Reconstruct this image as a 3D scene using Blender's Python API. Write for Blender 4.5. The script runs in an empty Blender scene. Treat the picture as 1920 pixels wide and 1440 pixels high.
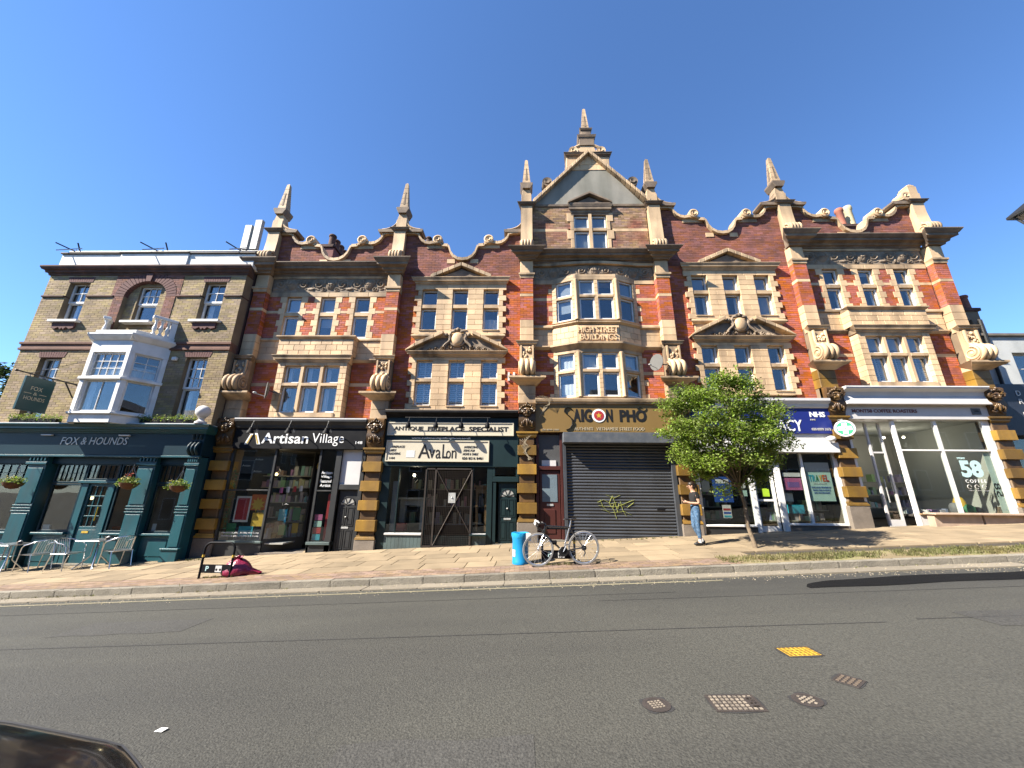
# High-street terrace with shopfronts, pub, pavement and road
import bpy, bmesh, math, random
import numpy as np
from mathutils import Vector, Matrix
random.seed(11)
rng = np.random.default_rng(5)
sc = bpy.context.scene
COL = sc.collection

# ------------------------------------------------------------------ camera
cd = bpy.data.cameras.new('camera'); cam = bpy.data.objects.new('camera', cd); COL.objects.link(cam)
cd.sensor_width = 36.0; cd.lens = 36.0 * 700 / 1920; cd.clip_start = 0.05; cd.clip_end = 3000
RT = Vector((0.999761, 0.019757, 0.009362)); UP = Vector((-0.003358, -0.284389, 0.958703)); FW = Vector((-0.021604, 0.958505, 0.284254))
m = Matrix((RT, UP, -FW)).transposed().to_4x4(); m.translation = (0, -12, 1.62)
cam.matrix_world = m
sc.camera = cam
sc.view_settings.view_transform = 'Standard'; sc.view_settings.look = 'None'
sc.view_settings.exposure = 1.8; sc.view_settings.gamma = 1.0
sc.cycles.use_denoising = True
sc.cycles.max_bounces = 7; sc.cycles.diffuse_bounces = 3; sc.cycles.glossy_bounces = 3
sc.cycles.transparent_max_bounces = 10; sc.cycles.caustics_reflective = False; sc.cycles.caustics_refractive = False

# ------------------------------------------------------------------ sky and sun
SUN = Vector((-2.1, -1.0, 2.05)).normalized()          # towards the sun
elev = math.asin(SUN.z); azim = math.atan2(SUN.x, SUN.y)
wd = bpy.data.worlds.new('World'); sc.world = wd; wd.use_nodes = True
nt = wd.node_tree; nt.nodes.clear()
sky = nt.nodes.new('ShaderNodeTexSky'); sky.sky_type = 'NISHITA'; sky.sun_disc = False
sky.sun_elevation = elev; sky.sun_rotation = azim; sky.altitude = 50; sky.air_density = 1.0; sky.dust_density = 0.0; sky.ozone_density = 10.0
bg = nt.nodes.new('ShaderNodeBackground'); bg.inputs[1].default_value = 0.078
wo = nt.nodes.new('ShaderNodeOutputWorld')
nt.links.new(sky.outputs[0], bg.inputs[0]); nt.links.new(bg.outputs[0], wo.inputs[0])
sd = bpy.data.lights.new('sun', 'SUN'); sd.energy = 5.0; sd.angle = math.radians(0.53); sd.color = (1.0, 0.93, 0.82)
so = bpy.data.objects.new('sun', sd); COL.objects.link(so); so.location = (-30, -20, 40)
so.rotation_euler = SUN.to_track_quat('Z', 'Y').to_euler()

# ------------------------------------------------------------------ materials
ALB = 0.72                                               # palette scale: reflectances below were first noted for a longer exposure
def mat(name, col, rough=0.75, var=0.18, scale=1.5, rnd=0.0, stain=None, stain_amt=0.0, stain_scale=2.0, bump=0.25, bscale=35.0,
        metal=0.0, tint=0.0, spec=0.4, fine=0.0, fscale=90.0, coat=0.0, streak=False):
    """principled material: base colour broken up by world-space noise, per-object and per-face variation, stains and fine relief"""
    m = bpy.data.materials.new(name); m.use_nodes = True
    if not metal: col = tuple(c * ALB for c in col); stain = stain and tuple(c * ALB for c in stain)
    n = m.node_tree.nodes; L = m.node_tree.links; b = n['Principled BSDF']
    b.inputs['Roughness'].default_value = rough; b.inputs['Metallic'].default_value = metal
    b.inputs['Specular IOR Level'].default_value = spec
    if coat: b.inputs['Coat Weight'].default_value = coat; b.inputs['Coat Roughness'].default_value = 0.08
    g = n.new('ShaderNodeNewGeometry'); pos = g.outputs['Position']
    def noise(s, det=4, vec=None):  # world-space fractal noise
        t = n.new('ShaderNodeTexNoise'); t.inputs['Scale'].default_value = s; t.inputs['Detail'].default_value = det
        L.new(vec or pos, t.inputs['Vector']); return t.outputs['Fac']
    def rng_(v, a, b_, lo=0.25, hi=0.75):
        r = n.new('ShaderNodeMapRange'); L.new(v, r.inputs[0]); r.inputs[1].default_value = lo; r.inputs[2].default_value = hi
        r.inputs[3].default_value = a; r.inputs[4].default_value = b_; return r.outputs[0]
    def mul(a, b_):
        t = n.new('ShaderNodeMath'); t.operation = 'MULTIPLY'; L.new(a, t.inputs[0])
        if isinstance(b_, float): t.inputs[1].default_value = b_
        else: L.new(b_, t.inputs[1])
        return t.outputs[0]
    f = rng_(noise(scale), 1 - var, 1 + var)
    if rnd:
        oi = n.new('ShaderNodeObjectInfo'); f = mul(f, rng_(oi.outputs['Random'], 1 - rnd, 1 + rnd, 0, 1))
    if fine: f = mul(f, rng_(noise(fscale, 2), 1 - fine, 1 + fine, 0.3, 0.7))
    c = n.new('ShaderNodeRGB'); c.outputs[0].default_value = (*col, 1); cc = c.outputs[0]
    if tint:
        at = n.new('ShaderNodeAttribute'); at.attribute_name = 'tint'
        f = mul(f, rng_(at.outputs['Fac'], 1 - tint, 1 + tint, 0, 1))
        hs = n.new('ShaderNodeHueSaturation'); L.new(cc, hs.inputs['Color'])
        fr = n.new('ShaderNodeMath'); fr.operation = 'FRACT'; L.new(mul(at.outputs['Fac'], 7.13), fr.inputs[0])
        L.new(rng_(fr.outputs[0], 0.485, 0.515, 0, 1), hs.inputs['Hue']); L.new(rng_(fr.outputs[0], 0.8, 1.1, 0, 1), hs.inputs['Saturation'])
        cc = hs.outputs[0]
    if stain:
        vec = None
        if streak:
            mp = n.new('ShaderNodeMapping'); mp.inputs['Scale'].default_value = (1, 1, 0.16) if streak is True else streak; L.new(pos, mp.inputs[0]); vec = mp.outputs[0]
        s = rng_(noise(stain_scale, 6, vec), 0, stain_amt, 0.45, 0.7)
        mx = n.new('ShaderNodeMix'); mx.data_type = 'RGBA'; L.new(s, mx.inputs[0]); L.new(cc, mx.inputs[6]); mx.inputs[7].default_value = (*stain, 1); cc = mx.outputs[2]
    vm = n.new('ShaderNodeVectorMath'); vm.operation = 'SCALE'; L.new(cc, vm.inputs[0]); L.new(f, vm.inputs['Scale'])
    L.new(vm.outputs[0], b.inputs['Base Color'])
    if bump:
        bp = n.new('ShaderNodeBump'); bp.inputs['Strength'].default_value = bump; bp.inputs['Distance'].default_value = 0.02
        L.new(noise(bscale, 5), bp.inputs['Height']); L.new(bp.outputs[0], b.inputs['Normal'])
    return m

def emit(name, col, s):
    m = bpy.data.materials.new(name); m.use_nodes = True; b = m.node_tree.nodes['Principled BSDF']
    b.inputs['Base Color'].default_value = (*col, 1); b.inputs['Emission Color'].default_value = (*col, 1); b.inputs['Emission Strength'].default_value = s
    return m

def glass(name, tint=(0.86, 0.9, 0.9), gain=1.2):
    """thin window glass: sees through, reflects by Fresnel, slightly wavy"""
    m = bpy.data.materials.new(name); m.use_nodes = True; n = m.node_tree.nodes; L = m.node_tree.links; n.clear()
    o = n.new('ShaderNodeOutputMaterial'); mx = n.new('ShaderNodeMixShader'); t = n.new('ShaderNodeBsdfTransparent'); g = n.new('ShaderNodeBsdfGlossy')
    t.inputs[0].default_value = (*tint, 1); g.inputs['Roughness'].default_value = 0.015; g.inputs[0].default_value = (1, 1, 1, 1)
    ge = n.new('ShaderNodeNewGeometry'); no = n.new('ShaderNodeTexNoise'); no.inputs['Scale'].default_value = 1.1; no.inputs['Detail'].default_value = 1
    bp = n.new('ShaderNodeBump'); bp.inputs['Strength'].default_value = 0.035; bp.inputs['Distance'].default_value = 0.04
    L.new(ge.outputs['Position'], no.inputs['Vector']); L.new(no.outputs[0], bp.inputs['Height']); L.new(bp.outputs[0], g.inputs['Normal'])
    lw = n.new('ShaderNodeLayerWeight'); lw.inputs[0].default_value = 0.5            # Schlick reflectance, the same on both faces
    pw = n.new('ShaderNodeMath'); pw.operation = 'POWER'; pw.inputs[1].default_value = 5.0; L.new(lw.outputs['Facing'], pw.inputs[0])
    fr = n.new('ShaderNodeMath'); fr.operation = 'MULTIPLY_ADD'; fr.inputs[1].default_value = 0.96; fr.inputs[2].default_value = 0.04; L.new(pw.outputs[0], fr.inputs[0])
    ml = n.new('ShaderNodeMath'); ml.operation = 'MULTIPLY'; ml.inputs[1].default_value = gain; ml.use_clamp = True
    L.new(fr.outputs[0], ml.inputs[0]); L.new(ml.outputs[0], mx.inputs[0]); L.new(t.outputs[0], mx.inputs[1]); L.new(g.outputs[0], mx.inputs[2]); L.new(mx.outputs[0], o.inputs[0])
    return m

RED = mat('red_brick', (0.5, 0.112, 0.037), 0.85, 0.16, 1.3, tint=0.15, stain=(0.16, 0.06, 0.05), stain_amt=0.5, stain_scale=1.6, fine=0.12)
GAB = mat('weathered_brick', (0.26, 0.086, 0.055), 0.88, 0.22, 1.6, tint=0.22, stain=(0.13, 0.06, 0.05), stain_amt=0.5, stain_scale=2.2, fine=0.15)
DRM = mat('patched_brick', (0.33, 0.2, 0.11), 0.88, 0.2, 1.6, tint=0.35, stain=(0.26, 0.07, 0.045), stain_amt=0.95, stain_scale=1.3, fine=0.15)
MOR = mat('red_mortar', (0.2, 0.07, 0.04), 0.95, 0.2, 3)
STK = mat('yellow_stock_brick', (0.36, 0.265, 0.14), 0.88, 0.2, 1.2, tint=0.2, stain=(0.2, 0.14, 0.075), stain_amt=0.55, stain_scale=1.5, fine=0.15)
STM = mat('stock_mortar', (0.2, 0.155, 0.1), 0.95, 0.2, 3)
PRB = mat('pub_red_brick', (0.21, 0.085, 0.06), 0.88, 0.2, 2, tint=0.3, fine=0.15, stain=(0.12, 0.06, 0.05), stain_amt=0.5)
PDK = mat('sooty_moulding_shaded_return', (0.085, 0.05, 0.04), 0.9, 0.3, 3, fine=0.2, stain=(0.2, 0.08, 0.06), stain_amt=0.5)
BUF = mat('buff_terracotta', (0.74, 0.515, 0.295), 0.7, 0.12, 1.2, rnd=0.16, stain=(0.3, 0.2, 0.12), stain_amt=0.7, stain_scale=1.8, fine=0.1, streak=True)
BUFT = mat('buff_terracotta_trim', (0.6, 0.42, 0.245), 0.72, 0.18, 1.6, rnd=0.08, stain=(0.11, 0.08, 0.055), stain_amt=0.9, stain_scale=1.7, fine=0.1, streak=True)
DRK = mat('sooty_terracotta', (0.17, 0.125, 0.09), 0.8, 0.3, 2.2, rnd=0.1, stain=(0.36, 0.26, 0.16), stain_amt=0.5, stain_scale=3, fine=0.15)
CRV = mat('carved_terracotta', (0.3, 0.225, 0.155), 0.8, 0.25, 2.5, stain=(0.1, 0.075, 0.055), stain_amt=0.7, stain_scale=3, fine=0.12)
JNT = mat('stone_joint', (0.23, 0.165, 0.105), 0.95, 0.2, 3)
OCH = mat('ochre_glazed_stone', (0.27, 0.15, 0.022), 0.5, 0.25, 2.2, rnd=0.4, stain=(0.15, 0.085, 0.03), stain_amt=0.75, stain_scale=2.6, fine=0.15, streak=True)
OCD = mat('brown_glazed_stone', (0.13, 0.068, 0.02), 0.5, 0.3, 2.5, rnd=0.2, stain=(0.06, 0.035, 0.02), stain_amt=0.8, stain_scale=3, fine=0.15)
MSK = mat('bronze_glazed_carving', (0.085, 0.05, 0.025), 0.35, 0.35, 4, stain=(0.25, 0.14, 0.03), stain_amt=0.6, stain_scale=5)
PLN = mat('grey_plinth_stone', (0.2, 0.165, 0.13), 0.85, 0.25, 3, rnd=0.15, fine=0.2)
REN = mat('cement_render', (0.3, 0.28, 0.235), 0.9, 0.15, 1.2, stain=(0.15, 0.15, 0.12), stain_amt=0.8, stain_scale=1.4, fine=0.1, streak=True)
WHT = mat('white_paint', (0.9, 0.89, 0.86), 0.5, 0.06, 2, stain=(0.45, 0.42, 0.37), stain_amt=0.35, stain_scale=3, bump=0.08)
OFW = mat('off_white_render', (0.85, 0.83, 0.78), 0.85, 0.1, 1.5, stain=(0.35, 0.33, 0.28), stain_amt=0.5, stain_scale=1.6, streak=True)
TEAL = mat('teal_paint', (0.011, 0.088, 0.108), 0.42, 0.14, 2, bump=0.1, spec=0.4, stain=(0.03, 0.06, 0.07), stain_amt=0.7, stain_scale=3.5, streak=True)
NAVY = mat('dark_teal_paint', (0.004, 0.026, 0.038), 0.45, 0.12, 2, bump=0.06, spec=0.25)
BLK = mat('black_paint', (0.007, 0.007, 0.009), 0.6, 0.2, 3, bump=0.05, spec=0.12, stain=(0.02, 0.02, 0.02), stain_amt=0.5, stain_scale=4)
CHA = mat('charcoal_paint', (0.024, 0.025, 0.026), 0.5, 0.15, 3, bump=0.06, stain=(0.07, 0.068, 0.06), stain_amt=0.4)
BGRN = mat('bottle_green_paint', (0.01, 0.026, 0.028), 0.45, 0.15, 3, bump=0.06, spec=0.3)
GGRY = mat('green_grey_boards', (0.1, 0.14, 0.135), 0.6, 0.15, 3, stain=(0.05, 0.06, 0.055), stain_amt=0.6)
MAR = mat('maroon_paint', (0.07, 0.02, 0.016), 0.4, 0.15, 3, bump=0.06)
TAN = mat('tan_fascia', (0.235, 0.145, 0.045), 0.45, 0.06, 1.5, bump=0.03)
CRM = mat('cream_sign', (0.66, 0.6, 0.46), 0.5, 0.06, 2, bump=0.03, stain=(0.5, 0.43, 0.3), stain_amt=0.3)
BLU = mat('royal_blue_fascia', (0.018, 0.03, 0.2), 0.35, 0.06, 2, bump=0.02)
GRYP = mat('pale_grey_paint', (0.7, 0.68, 0.66), 0.55, 0.06, 2, bump=0.05, stain=(0.35, 0.33, 0.31), stain_amt=0.3)
SHUT = mat('shutter_steel', (0.066, 0.071, 0.08), 0.42, 0.15, 1.2, metal=0.35, bump=0.05, stain=(0.05, 0.05, 0.05), stain_amt=0.5)
SBOX = mat('shutter_box_grey', (0.09, 0.1, 0.115), 0.55, 0.15, 3, bump=0.06, stain=(0.2, 0.19, 0.17), stain_amt=0.3, stain_scale=6)
IRON = mat('black_iron', (0.02, 0.02, 0.02), 0.45, 0.2, 8, metal=0.2)
MESHM = mat('brown_steel_grille', (0.035, 0.027, 0.022), 0.6, 0.2, 8, metal=0.3)
ALU = mat('aluminium', (0.62, 0.62, 0.62), 0.28, 0.08, 6, metal=1.0, bump=0.02)
GALV = mat('galvanised', (0.42, 0.42, 0.4), 0.55, 0.15, 8, metal=0.6)
SLATE = mat('slate_roof', (0.07, 0.072, 0.08), 0.75, 0.2, 3)
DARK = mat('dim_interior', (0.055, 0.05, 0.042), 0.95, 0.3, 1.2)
DARKW = mat('pale_interior', (0.4, 0.39, 0.35), 0.95, 0.1, 1.2)
CURT = mat('curtain_cloth', (0.62, 0.61, 0.6), 0.95, 0.1, 4)
CURB = mat('grey_blind', (0.3, 0.32, 0.34), 0.9, 0.1, 4)
LET = mat('white_lettering', (0.95, 0.95, 0.93), 0.5, 0.02, 4, bump=0)
LETG = mat('grey_lettering', (0.45, 0.43, 0.4), 0.4, 0.03, 4, bump=0, metal=0.2)
LETB = mat('black_lettering', (0.012, 0.011, 0.011), 0.45, 0.02, 4, bump=0)
LETR = mat('brown_red_lettering', (0.2, 0.055, 0.04), 0.5, 0.02, 4, bump=0)
LETC = mat('cream_lettering', (0.55, 0.47, 0.33), 0.5, 0.02, 4, bump=0)
LETT = mat('pale_blue_lettering', (0.55, 0.78, 0.77), 0.5, 0.02, 4, bump=0)
GOLD = mat('gold_lettering', (0.6, 0.4, 0.05), 0.4, 0.02, 4, bump=0)
TERR = mat('chimney_terracotta', (0.4, 0.14, 0.085), 0.8, 0.2, 4, rnd=0.2, stain=(0.12, 0.06, 0.05), stain_amt=0.5)
CRMP = mat('cream_chimney_pot', (0.6, 0.5, 0.3), 0.8, 0.2, 4)
GLS = glass('window_glass', (0.9, 0.93, 0.94), 2.1)
GLS2 = glass('shop_glass', (0.9, 0.92, 0.9), 1.3)

# ------------------------------------------------------------------ mesh helpers
LOC = {}
ZMAP = [lambda z: z]
class MB:
    def __init__(s): s.v = []; s.f = []; s.t = []; s.T = None
    def add(s, vs, fs, t=None):
        o = len(s.v)
        if s.T: vs = [s.T(*p) for p in vs]
        s.v += [tuple(p) for p in vs]; s.f += [tuple(i + o for i in f) for f in fs]
        if t is not None: s.t += [t] * len(fs)
        return s
    def box(s, x0, x1, y0, y1, z0, z1, t=None, back=True):
        fs = [(0, 1, 5, 4), (1, 2, 6, 5), (3, 0, 4, 7), (4, 5, 6, 7), (3, 2, 1, 0)]
        if back: fs.append((2, 3, 7, 6))
        return s.add([(x0, y0, z0), (x1, y0, z0), (x1, y1, z0), (x0, y1, z0), (x0, y0, z1), (x1, y0, z1), (x1, y1, z1), (x0, y1, z1)], fs, t)
    def extr(s, pts, ax, a, b):
        n = len(pts)
        P = {'y': lambda p, q: (p[0], q, p[1]), 'x': lambda p, q: (q, p[0], p[1]), 'z': lambda p, q: (p[0], p[1], q)}[ax]
        vs = [P(p, a) for p in pts] + [P(p, b) for p in pts]
        return s.add(vs, [tuple(range(n)), tuple(range(2 * n - 1, n - 1, -1))] + [(i, i + n, (i + 1) % n + n, (i + 1) % n) for i in range(n)])
    def lathe(s, prof, cx, cy, n=16, z0=0):
        vs = [(cx + r * math.cos(2 * math.pi * k / n), cy + r * math.sin(2 * math.pi * k / n), z0 + z) for r, z in prof for k in range(n)]
        fs = [(i * n + k, i * n + (k + 1) % n, (i + 1) * n + (k + 1) % n, (i + 1) * n + k) for i in range(len(prof) - 1) for k in range(n)]
        fs += [tuple(range(n - 1, -1, -1)), tuple((len(prof) - 1) * n + k for k in range(n))]
        return s.add(vs, fs)
    def tube(s, path, r, n=7, cap=True, flat=1.0):
        P = [Vector(p) for p in path]; m = len(P); rr = r if isinstance(r, (list, tuple)) else [r] * m
        vs = []; prev = None
        for i, p in enumerate(P):
            d = (P[min(i + 1, m - 1)] - P[max(i - 1, 0)]).normalized()
            ref = Vector((0, 0, 1)) if abs(d.z) < 0.9 else Vector((1, 0, 0))
            a = d.cross(ref).normalized() if prev is None else (prev - d * prev.dot(d)).normalized()
            prev = a; b = d.cross(a)
            for k in range(n):
                t = 2 * math.pi * k / n; vs.append(p + a * (rr[i] * math.cos(t)) + b * (rr[i] * flat * math.sin(t)))
        fs = [(i * n + k, i * n + (k + 1) % n, (i + 1) * n + (k + 1) % n, (i + 1) * n + k) for i in range(m - 1) for k in range(n)]
        if cap: fs += [tuple(range(n - 1, -1, -1)), tuple((m - 1) * n + k for k in range(n))]
        return s.add(vs, fs)
    def ell(s, c, r, n=10, m=7):
        vs = []
        for i in range(m + 1):
            a = math.pi * i / m
            for k in range(n):
                t = 2 * math.pi * k / n
                vs.append((c[0] + r[0] * math.sin(a) * math.cos(t), c[1] + r[1] * math.sin(a) * math.sin(t), c[2] + r[2] * math.cos(a)))
        return s.add(vs, [(i * n + k, i * n + (k + 1) % n, (i + 1) * n + (k + 1) % n, (i + 1) * n + k) for i in range(m) for k in range(n)])
    def build(s, name, mt, parent=None, smooth=False, bevel=0.0, **kw):
        me = bpy.data.meshes.new(name)
        if parent is not None: off = LOC[parent]
        else:
            A = np.array(s.v); off = Vector(((A[:, 0].min() + A[:, 0].max()) / 2, (A[:, 1].min() + A[:, 1].max()) / 2, A[:, 2].min()))
        me.from_pydata([(x - off[0], y - off[1], z - off[2]) for x, y, z in ((a, b, ZMAP[0](c)) for a, b, c in s.v)], [], s.f)
        if smooth:
            bm = bmesh.new(); bm.from_mesh(me); bmesh.ops.recalc_face_normals(bm, faces=bm.faces); bm.to_mesh(me); bm.free()
            for p in me.polygons: p.use_smooth = True
            try: me.set_sharp_from_angle(angle=math.radians(50))
            except Exception: pass
        if s.t and len(s.t) == len(s.f):
            a = me.attributes.new('tint', 'FLOAT', 'FACE'); a.data.foreach_set('value', s.t)
        me.materials.append(mt)
        return link(name, me, parent, off, bevel, **kw)

def link(name, me, parent=None, off=(0, 0, 0), bevel=0, label=None, cat=None, group=None, kind=None):
    o = bpy.data.objects.new(name, me); COL.objects.link(o)
    if parent is not None: o.parent = parent
    else: o.location = off
    LOC[o] = Vector(off)
    if bevel:
        b = o.modifiers.new('bevel', 'BEVEL'); b.width = bevel; b.segments = 1; b.limit_method = 'ANGLE'
    tag(o, label, cat, group, kind)
    return o
def tag(o, label=None, cat=None, group=None, kind=None):
    if label: o['label'] = label
    if cat: o['category'] = cat
    if group: o['group'] = group
    if kind: o['kind'] = kind
    return o
def thing(name, loc, label, cat, group=None):
    o = bpy.data.objects.new(name, None); COL.objects.link(o); o.location = loc; o.empty_display_size = 0.3
    LOC[o] = Vector(loc); return tag(o, label, cat, group)
_unit = {}
def unit(mt):
    if mt.name not in _unit:
        bm = bmesh.new(); bmesh.ops.create_cube(bm, size=1.0); bmesh.ops.bevel(bm, geom=bm.edges[:], offset=0.025, segments=1, affect='EDGES')
        me = bpy.data.meshes.new('block'); bm.to_mesh(me); bm.free(); me.materials.append(mt); _unit[mt.name] = me
    return _unit[mt.name]
def stone(x0, x1, y0, y1, z0, z1, mt, parent, name='stone'):
    """one block of its own, sharing a bevelled unit-block mesh"""
    unit(mt); z0, z1 = ZMAP[0](z0), ZMAP[0](z1)
    o = bpy.data.objects.new(name, _unit[mt.name]); COL.objects.link(o); o.parent = parent
    o.location = Vector(((x0 + x1) / 2, (y0 + y1) / 2, (z0 + z1) / 2)) - LOC[parent]; o.scale = (x1 - x0, y1 - y0, z1 - z0); LOC[o] = LOC[parent]
    return o
def ashlar(x0, x1, z0, z1, y0, y1, ch, ln, parent, mt=None, name='stone', phase=0.0, gap=0.007):
    """coursed blocks with open joints in front of a recessed joint backing"""
    mt = mt or BUF
    nr = max(1, round((z1 - z0) / ch)); h = (z1 - z0) / nr
    for r in range(nr):
        n = max(1, round((x1 - x0) / ln)); w = (x1 - x0) / n
        cuts = [x0] + [x0 + w * (k + (0.5 if (r + phase) % 2 else 0)) for k in range(0 if (r + phase) % 2 else 1, n)] + [x1]
        for a, b in zip(cuts, cuts[1:]):
            if b - a > 0.02: stone(a + gap / 2, b - gap / 2, y0, y1 - 0.004, z0 + r * h + gap / 2, z0 + (r + 1) * h - gap / 2, mt, parent, name)
    MB().box(x0 + 0.005, x1 - 0.005, y0 + 0.012, y1, z0 + 0.004, z1 - 0.004).build('joint_bed', JNT, parent)
def mould(x0, x1, prof, mt, parent, name='moulding', ret=True, smooth=False, bevel=0.0, ends=True):
    """moulding: (y, z) outline run along x; its ends return by the projection"""
    mb = MB(); n = len(prof)
    e = [max(0.0, prof[1][0] - p[0]) if ret else 0.0 for p in prof]
    vs = [(x0 - q, p[0], p[1]) for p, q in zip(prof, e)] + [(x1 + q, p[0], p[1]) for p, q in zip(prof, e)]
    mb.add(vs, [tuple(range(n)), tuple(range(2 * n - 1, n - 1, -1))] + [(i, i + n, (i + 1) % n + n, (i + 1) % n) for i in range(n)])
    return mb.build(name, mt, parent, smooth=smooth, bevel=bevel)
def corn(y0, p, z0, z1, back=0.2):
    """cornice outline between z0 and z1 projecting p in front of y0"""
    h = z1 - z0
    return [(y0 + back, z0), (y0, z0), (y0 - 0.12 * p, z0), (y0 - 0.15 * p, z0 + 0.14 * h), (y0 - 0.32 * p, z0 + 0.18 * h), (y0 - 0.38 * p, z0 + 0.36 * h), (y0 - 0.72 * p, z0 + 0.44 * h),
            (y0 - 0.72 * p, z0 + 0.64 * h), (y0 - 0.8 * p, z0 + 0.68 * h), (y0 - 0.9 * p, z0 + 0.8 * h), (y0 - p, z0 + 0.92 * h), (y0 - p, z1), (y0 + back, z1)]
def brickwork(parent, mt, mmt, y, intervals, z0, z1, bh=0.078, bl=0.232, depth=0.28, name='brickwork', T=None):
    """real bricks (proud of the mortar) laid over the intervals(z) -> [(x0, x1)], in front of a solid mortar wall"""
    nr = int(round((z1 - z0) / bh)); h = (z1 - z0) / nr; B = MB(); B.T = T; g = 0.009; WB = []
    cur = None; start = z0
    for r in range(nr):
        za = z0 + r * h; iv = [(round(a, 4), round(b, 4)) for a, b in intervals(za + h / 2)]
        if iv != cur:
            if cur:
                WB += [(a, b, start, za) for a, b in cur]
            cur = iv; start = za
        for a, b in iv:
            off = (bl * 0.5 if r % 2 else 0); k = math.floor((a - off) / bl); x = k * bl + off; j = 0
            while x < b:
                l = bl
                xa = max(a, x); xb = min(b, x + l)
                if xb - xa > 0.03:
                    d = random.uniform(-0.0025, 0.0025); B.box(xa + g / 2, xb - g / 2, y + d, y + 0.02, za + g / 2, za + h - g / 2, random.random(), back=False)
                x += l; j += 1
    if cur:
        WB += [(a, b, start, z1) for a, b in cur]
    while WB:                                            # touching pieces of mortar wall make one part
        grp = [WB.pop()]; k = 0
        while k < len(grp):
            q = grp[k]; k += 1; near = [w for w in WB if w[0] < q[1] + 1e-3 and w[1] > q[0] - 1e-3 and w[2] < q[3] + 1e-3 and w[3] > q[2] - 1e-3]
            for w in near: WB.remove(w); grp.append(w)
        W = MB(); W.T = T
        for a, b, c, d in grp: W.box(a, b, y + 0.006, y + depth, c, d)
        W.build('wall', mmt, parent)
    return B.build(name, mt, parent, kind='stuff')
def cut(base, holes):
    """interval function: base intervals (list or function of z) minus rectangular holes (x0, x1, z0, z1)"""
    def f(z):
        iv = base(z) if callable(base) else list(base)
        for hx0, hx1, hz0, hz1 in holes:
            if hz0 < z < hz1:
                o = []
                for a, b in iv:
                    if hx1 <= a or hx0 >= b: o.append((a, b)); continue
                    if hx0 > a: o.append((a, hx0))
                    if hx1 < b: o.append((hx1, b))
                iv = o
        return iv
    return f
def text(body, x0, x1, z0, z1, y, mt, parent, name='lettering', shear=0.0, bold=0.0, space=1.0, depth=0.012, T=None):
    c = bpy.data.curves.new('t', 'FONT'); c.body = body; c.extrude = 0.5 * depth; c.offset = bold; c.shear = shear; c.space_character = space; c.resolution_u = 3; c.align_x = 'LEFT'
    o = bpy.data.objects.new('t', c); COL.objects.link(o); dg = bpy.context.evaluated_depsgraph_get(); me0 = bpy.data.meshes.new_from_object(o.evaluated_get(dg))
    vs = np.array([v.co[:] for v in me0.vertices]); fs = [tuple(p.vertices) for p in me0.polygons]
    bpy.data.objects.remove(o); bpy.data.curves.remove(c); bpy.data.meshes.remove(me0)
    mn = vs.min(0); mx = vs.max(0); mb = MB(); mb.T = T
    mb.add([(x0 + (v[0] - mn[0]) / (mx[0] - mn[0]) * (x1 - x0), y - v[2], z0 + (v[1] - mn[1]) / (mx[1] - mn[1]) * (z1 - z0)) for v in vs], fs)
    return mb.build(name, mt, parent)
def window(x0, x1, z0, z1, y, parent, mt=None, fw=0.05, nx=1, nz=1, bw=0.022, curtain=None, T=None, sash=True, gl=None, name='window', depth=0.07):
    """painted frame (> pane, curtain) set at plane y"""
    mt = mt or WHT; f = MB(); f.T = T
    f.box(x0, x0 + fw, y, y + depth, z0, z1); f.box(x1 - fw, x1, y, y + depth, z0, z1)
    f.box(x0 + fw, x1 - fw, y, y + depth, z0, z0 + fw * 1.3); f.box(x0 + fw, x1 - fw, y, y + depth, z1 - fw, z1)
    a0, a1, b0, b1 = x0 + fw, x1 - fw, z0 + 1.3 * fw, z1 - fw
    for k in range(1, nx): xx = a0 + (a1 - a0) * k / nx; f.box(xx - bw / 2, xx + bw / 2, y + 0.015, y + 0.05, b0, b1)
    for k in range(1, nz): zz = b0 + (b1 - b0) * k / nz; f.box(a0, a1, y + 0.012, y + 0.053, zz - bw / 2, zz + bw / 2)
    w = f.build(name, mt, parent, bevel=0.004)
    p = MB(); p.T = T; p.box(a0, a1, y + 0.036, y + 0.042, b0, b1); p.build('pane', gl or GLS, w)
    if curtain:
        c = MB(); c.T = T; kind, frac = curtain
        def wavy(xa, xb, za, zb, amp, yy):
            n = max(6, int((xb - xa) / 0.025)); pts = [(xa + (xb - xa) * i / n, yy + amp * math.sin(i * 1.25 + xa * 7) + 0.4 * amp * math.sin(i * 2.9)) for i in range(n + 1)]
            vs = [(px, py, za) for px, py in pts] + [(px, py, zb) for px, py in pts]; c.add(vs, [(i, i + 1, i + n + 2, i + n + 1) for i in range(n)])
        if kind == 'drape':
            wavy(a0, a0 + (a1 - a0) * frac, b0, b1, 0.012, y + 0.13); wavy(a1 - (a1 - a0) * frac * 0.7, a1, b0, b1, 0.012, y + 0.13)
        elif kind == 'net': wavy(a0, a1, b0, b0 + (b1 - b0) * frac, 0.006, y + 0.13)
        elif kind == 'blind': c.box(a0 - 0.02, a1 + 0.02, y + 0.1, y + 0.108, b1 - (b1 - b0) * frac, b1)
        elif kind == 'slats':
            nz_ = int((b1 - b0) / 0.07)
            for i in range(nz_):
                zz = b0 + (i + 0.5) * 0.07; c.add([(a0, y + 0.09, zz - 0.025), (a1, y + 0.09, zz - 0.025), (a1, y + 0.125, zz + 0.025), (a0, y + 0.125, zz + 0.025)], [(0, 1, 2, 3)])
            c.box((a0 + a1) / 2 - 0.02, (a0 + a1) / 2 + 0.02, y + 0.075, y + 0.088, b0, b1)
        c.build('curtain' if kind in ('drape', 'net') else 'blind', CURB if kind == 'blind' else CURT, w)
    return w
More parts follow.
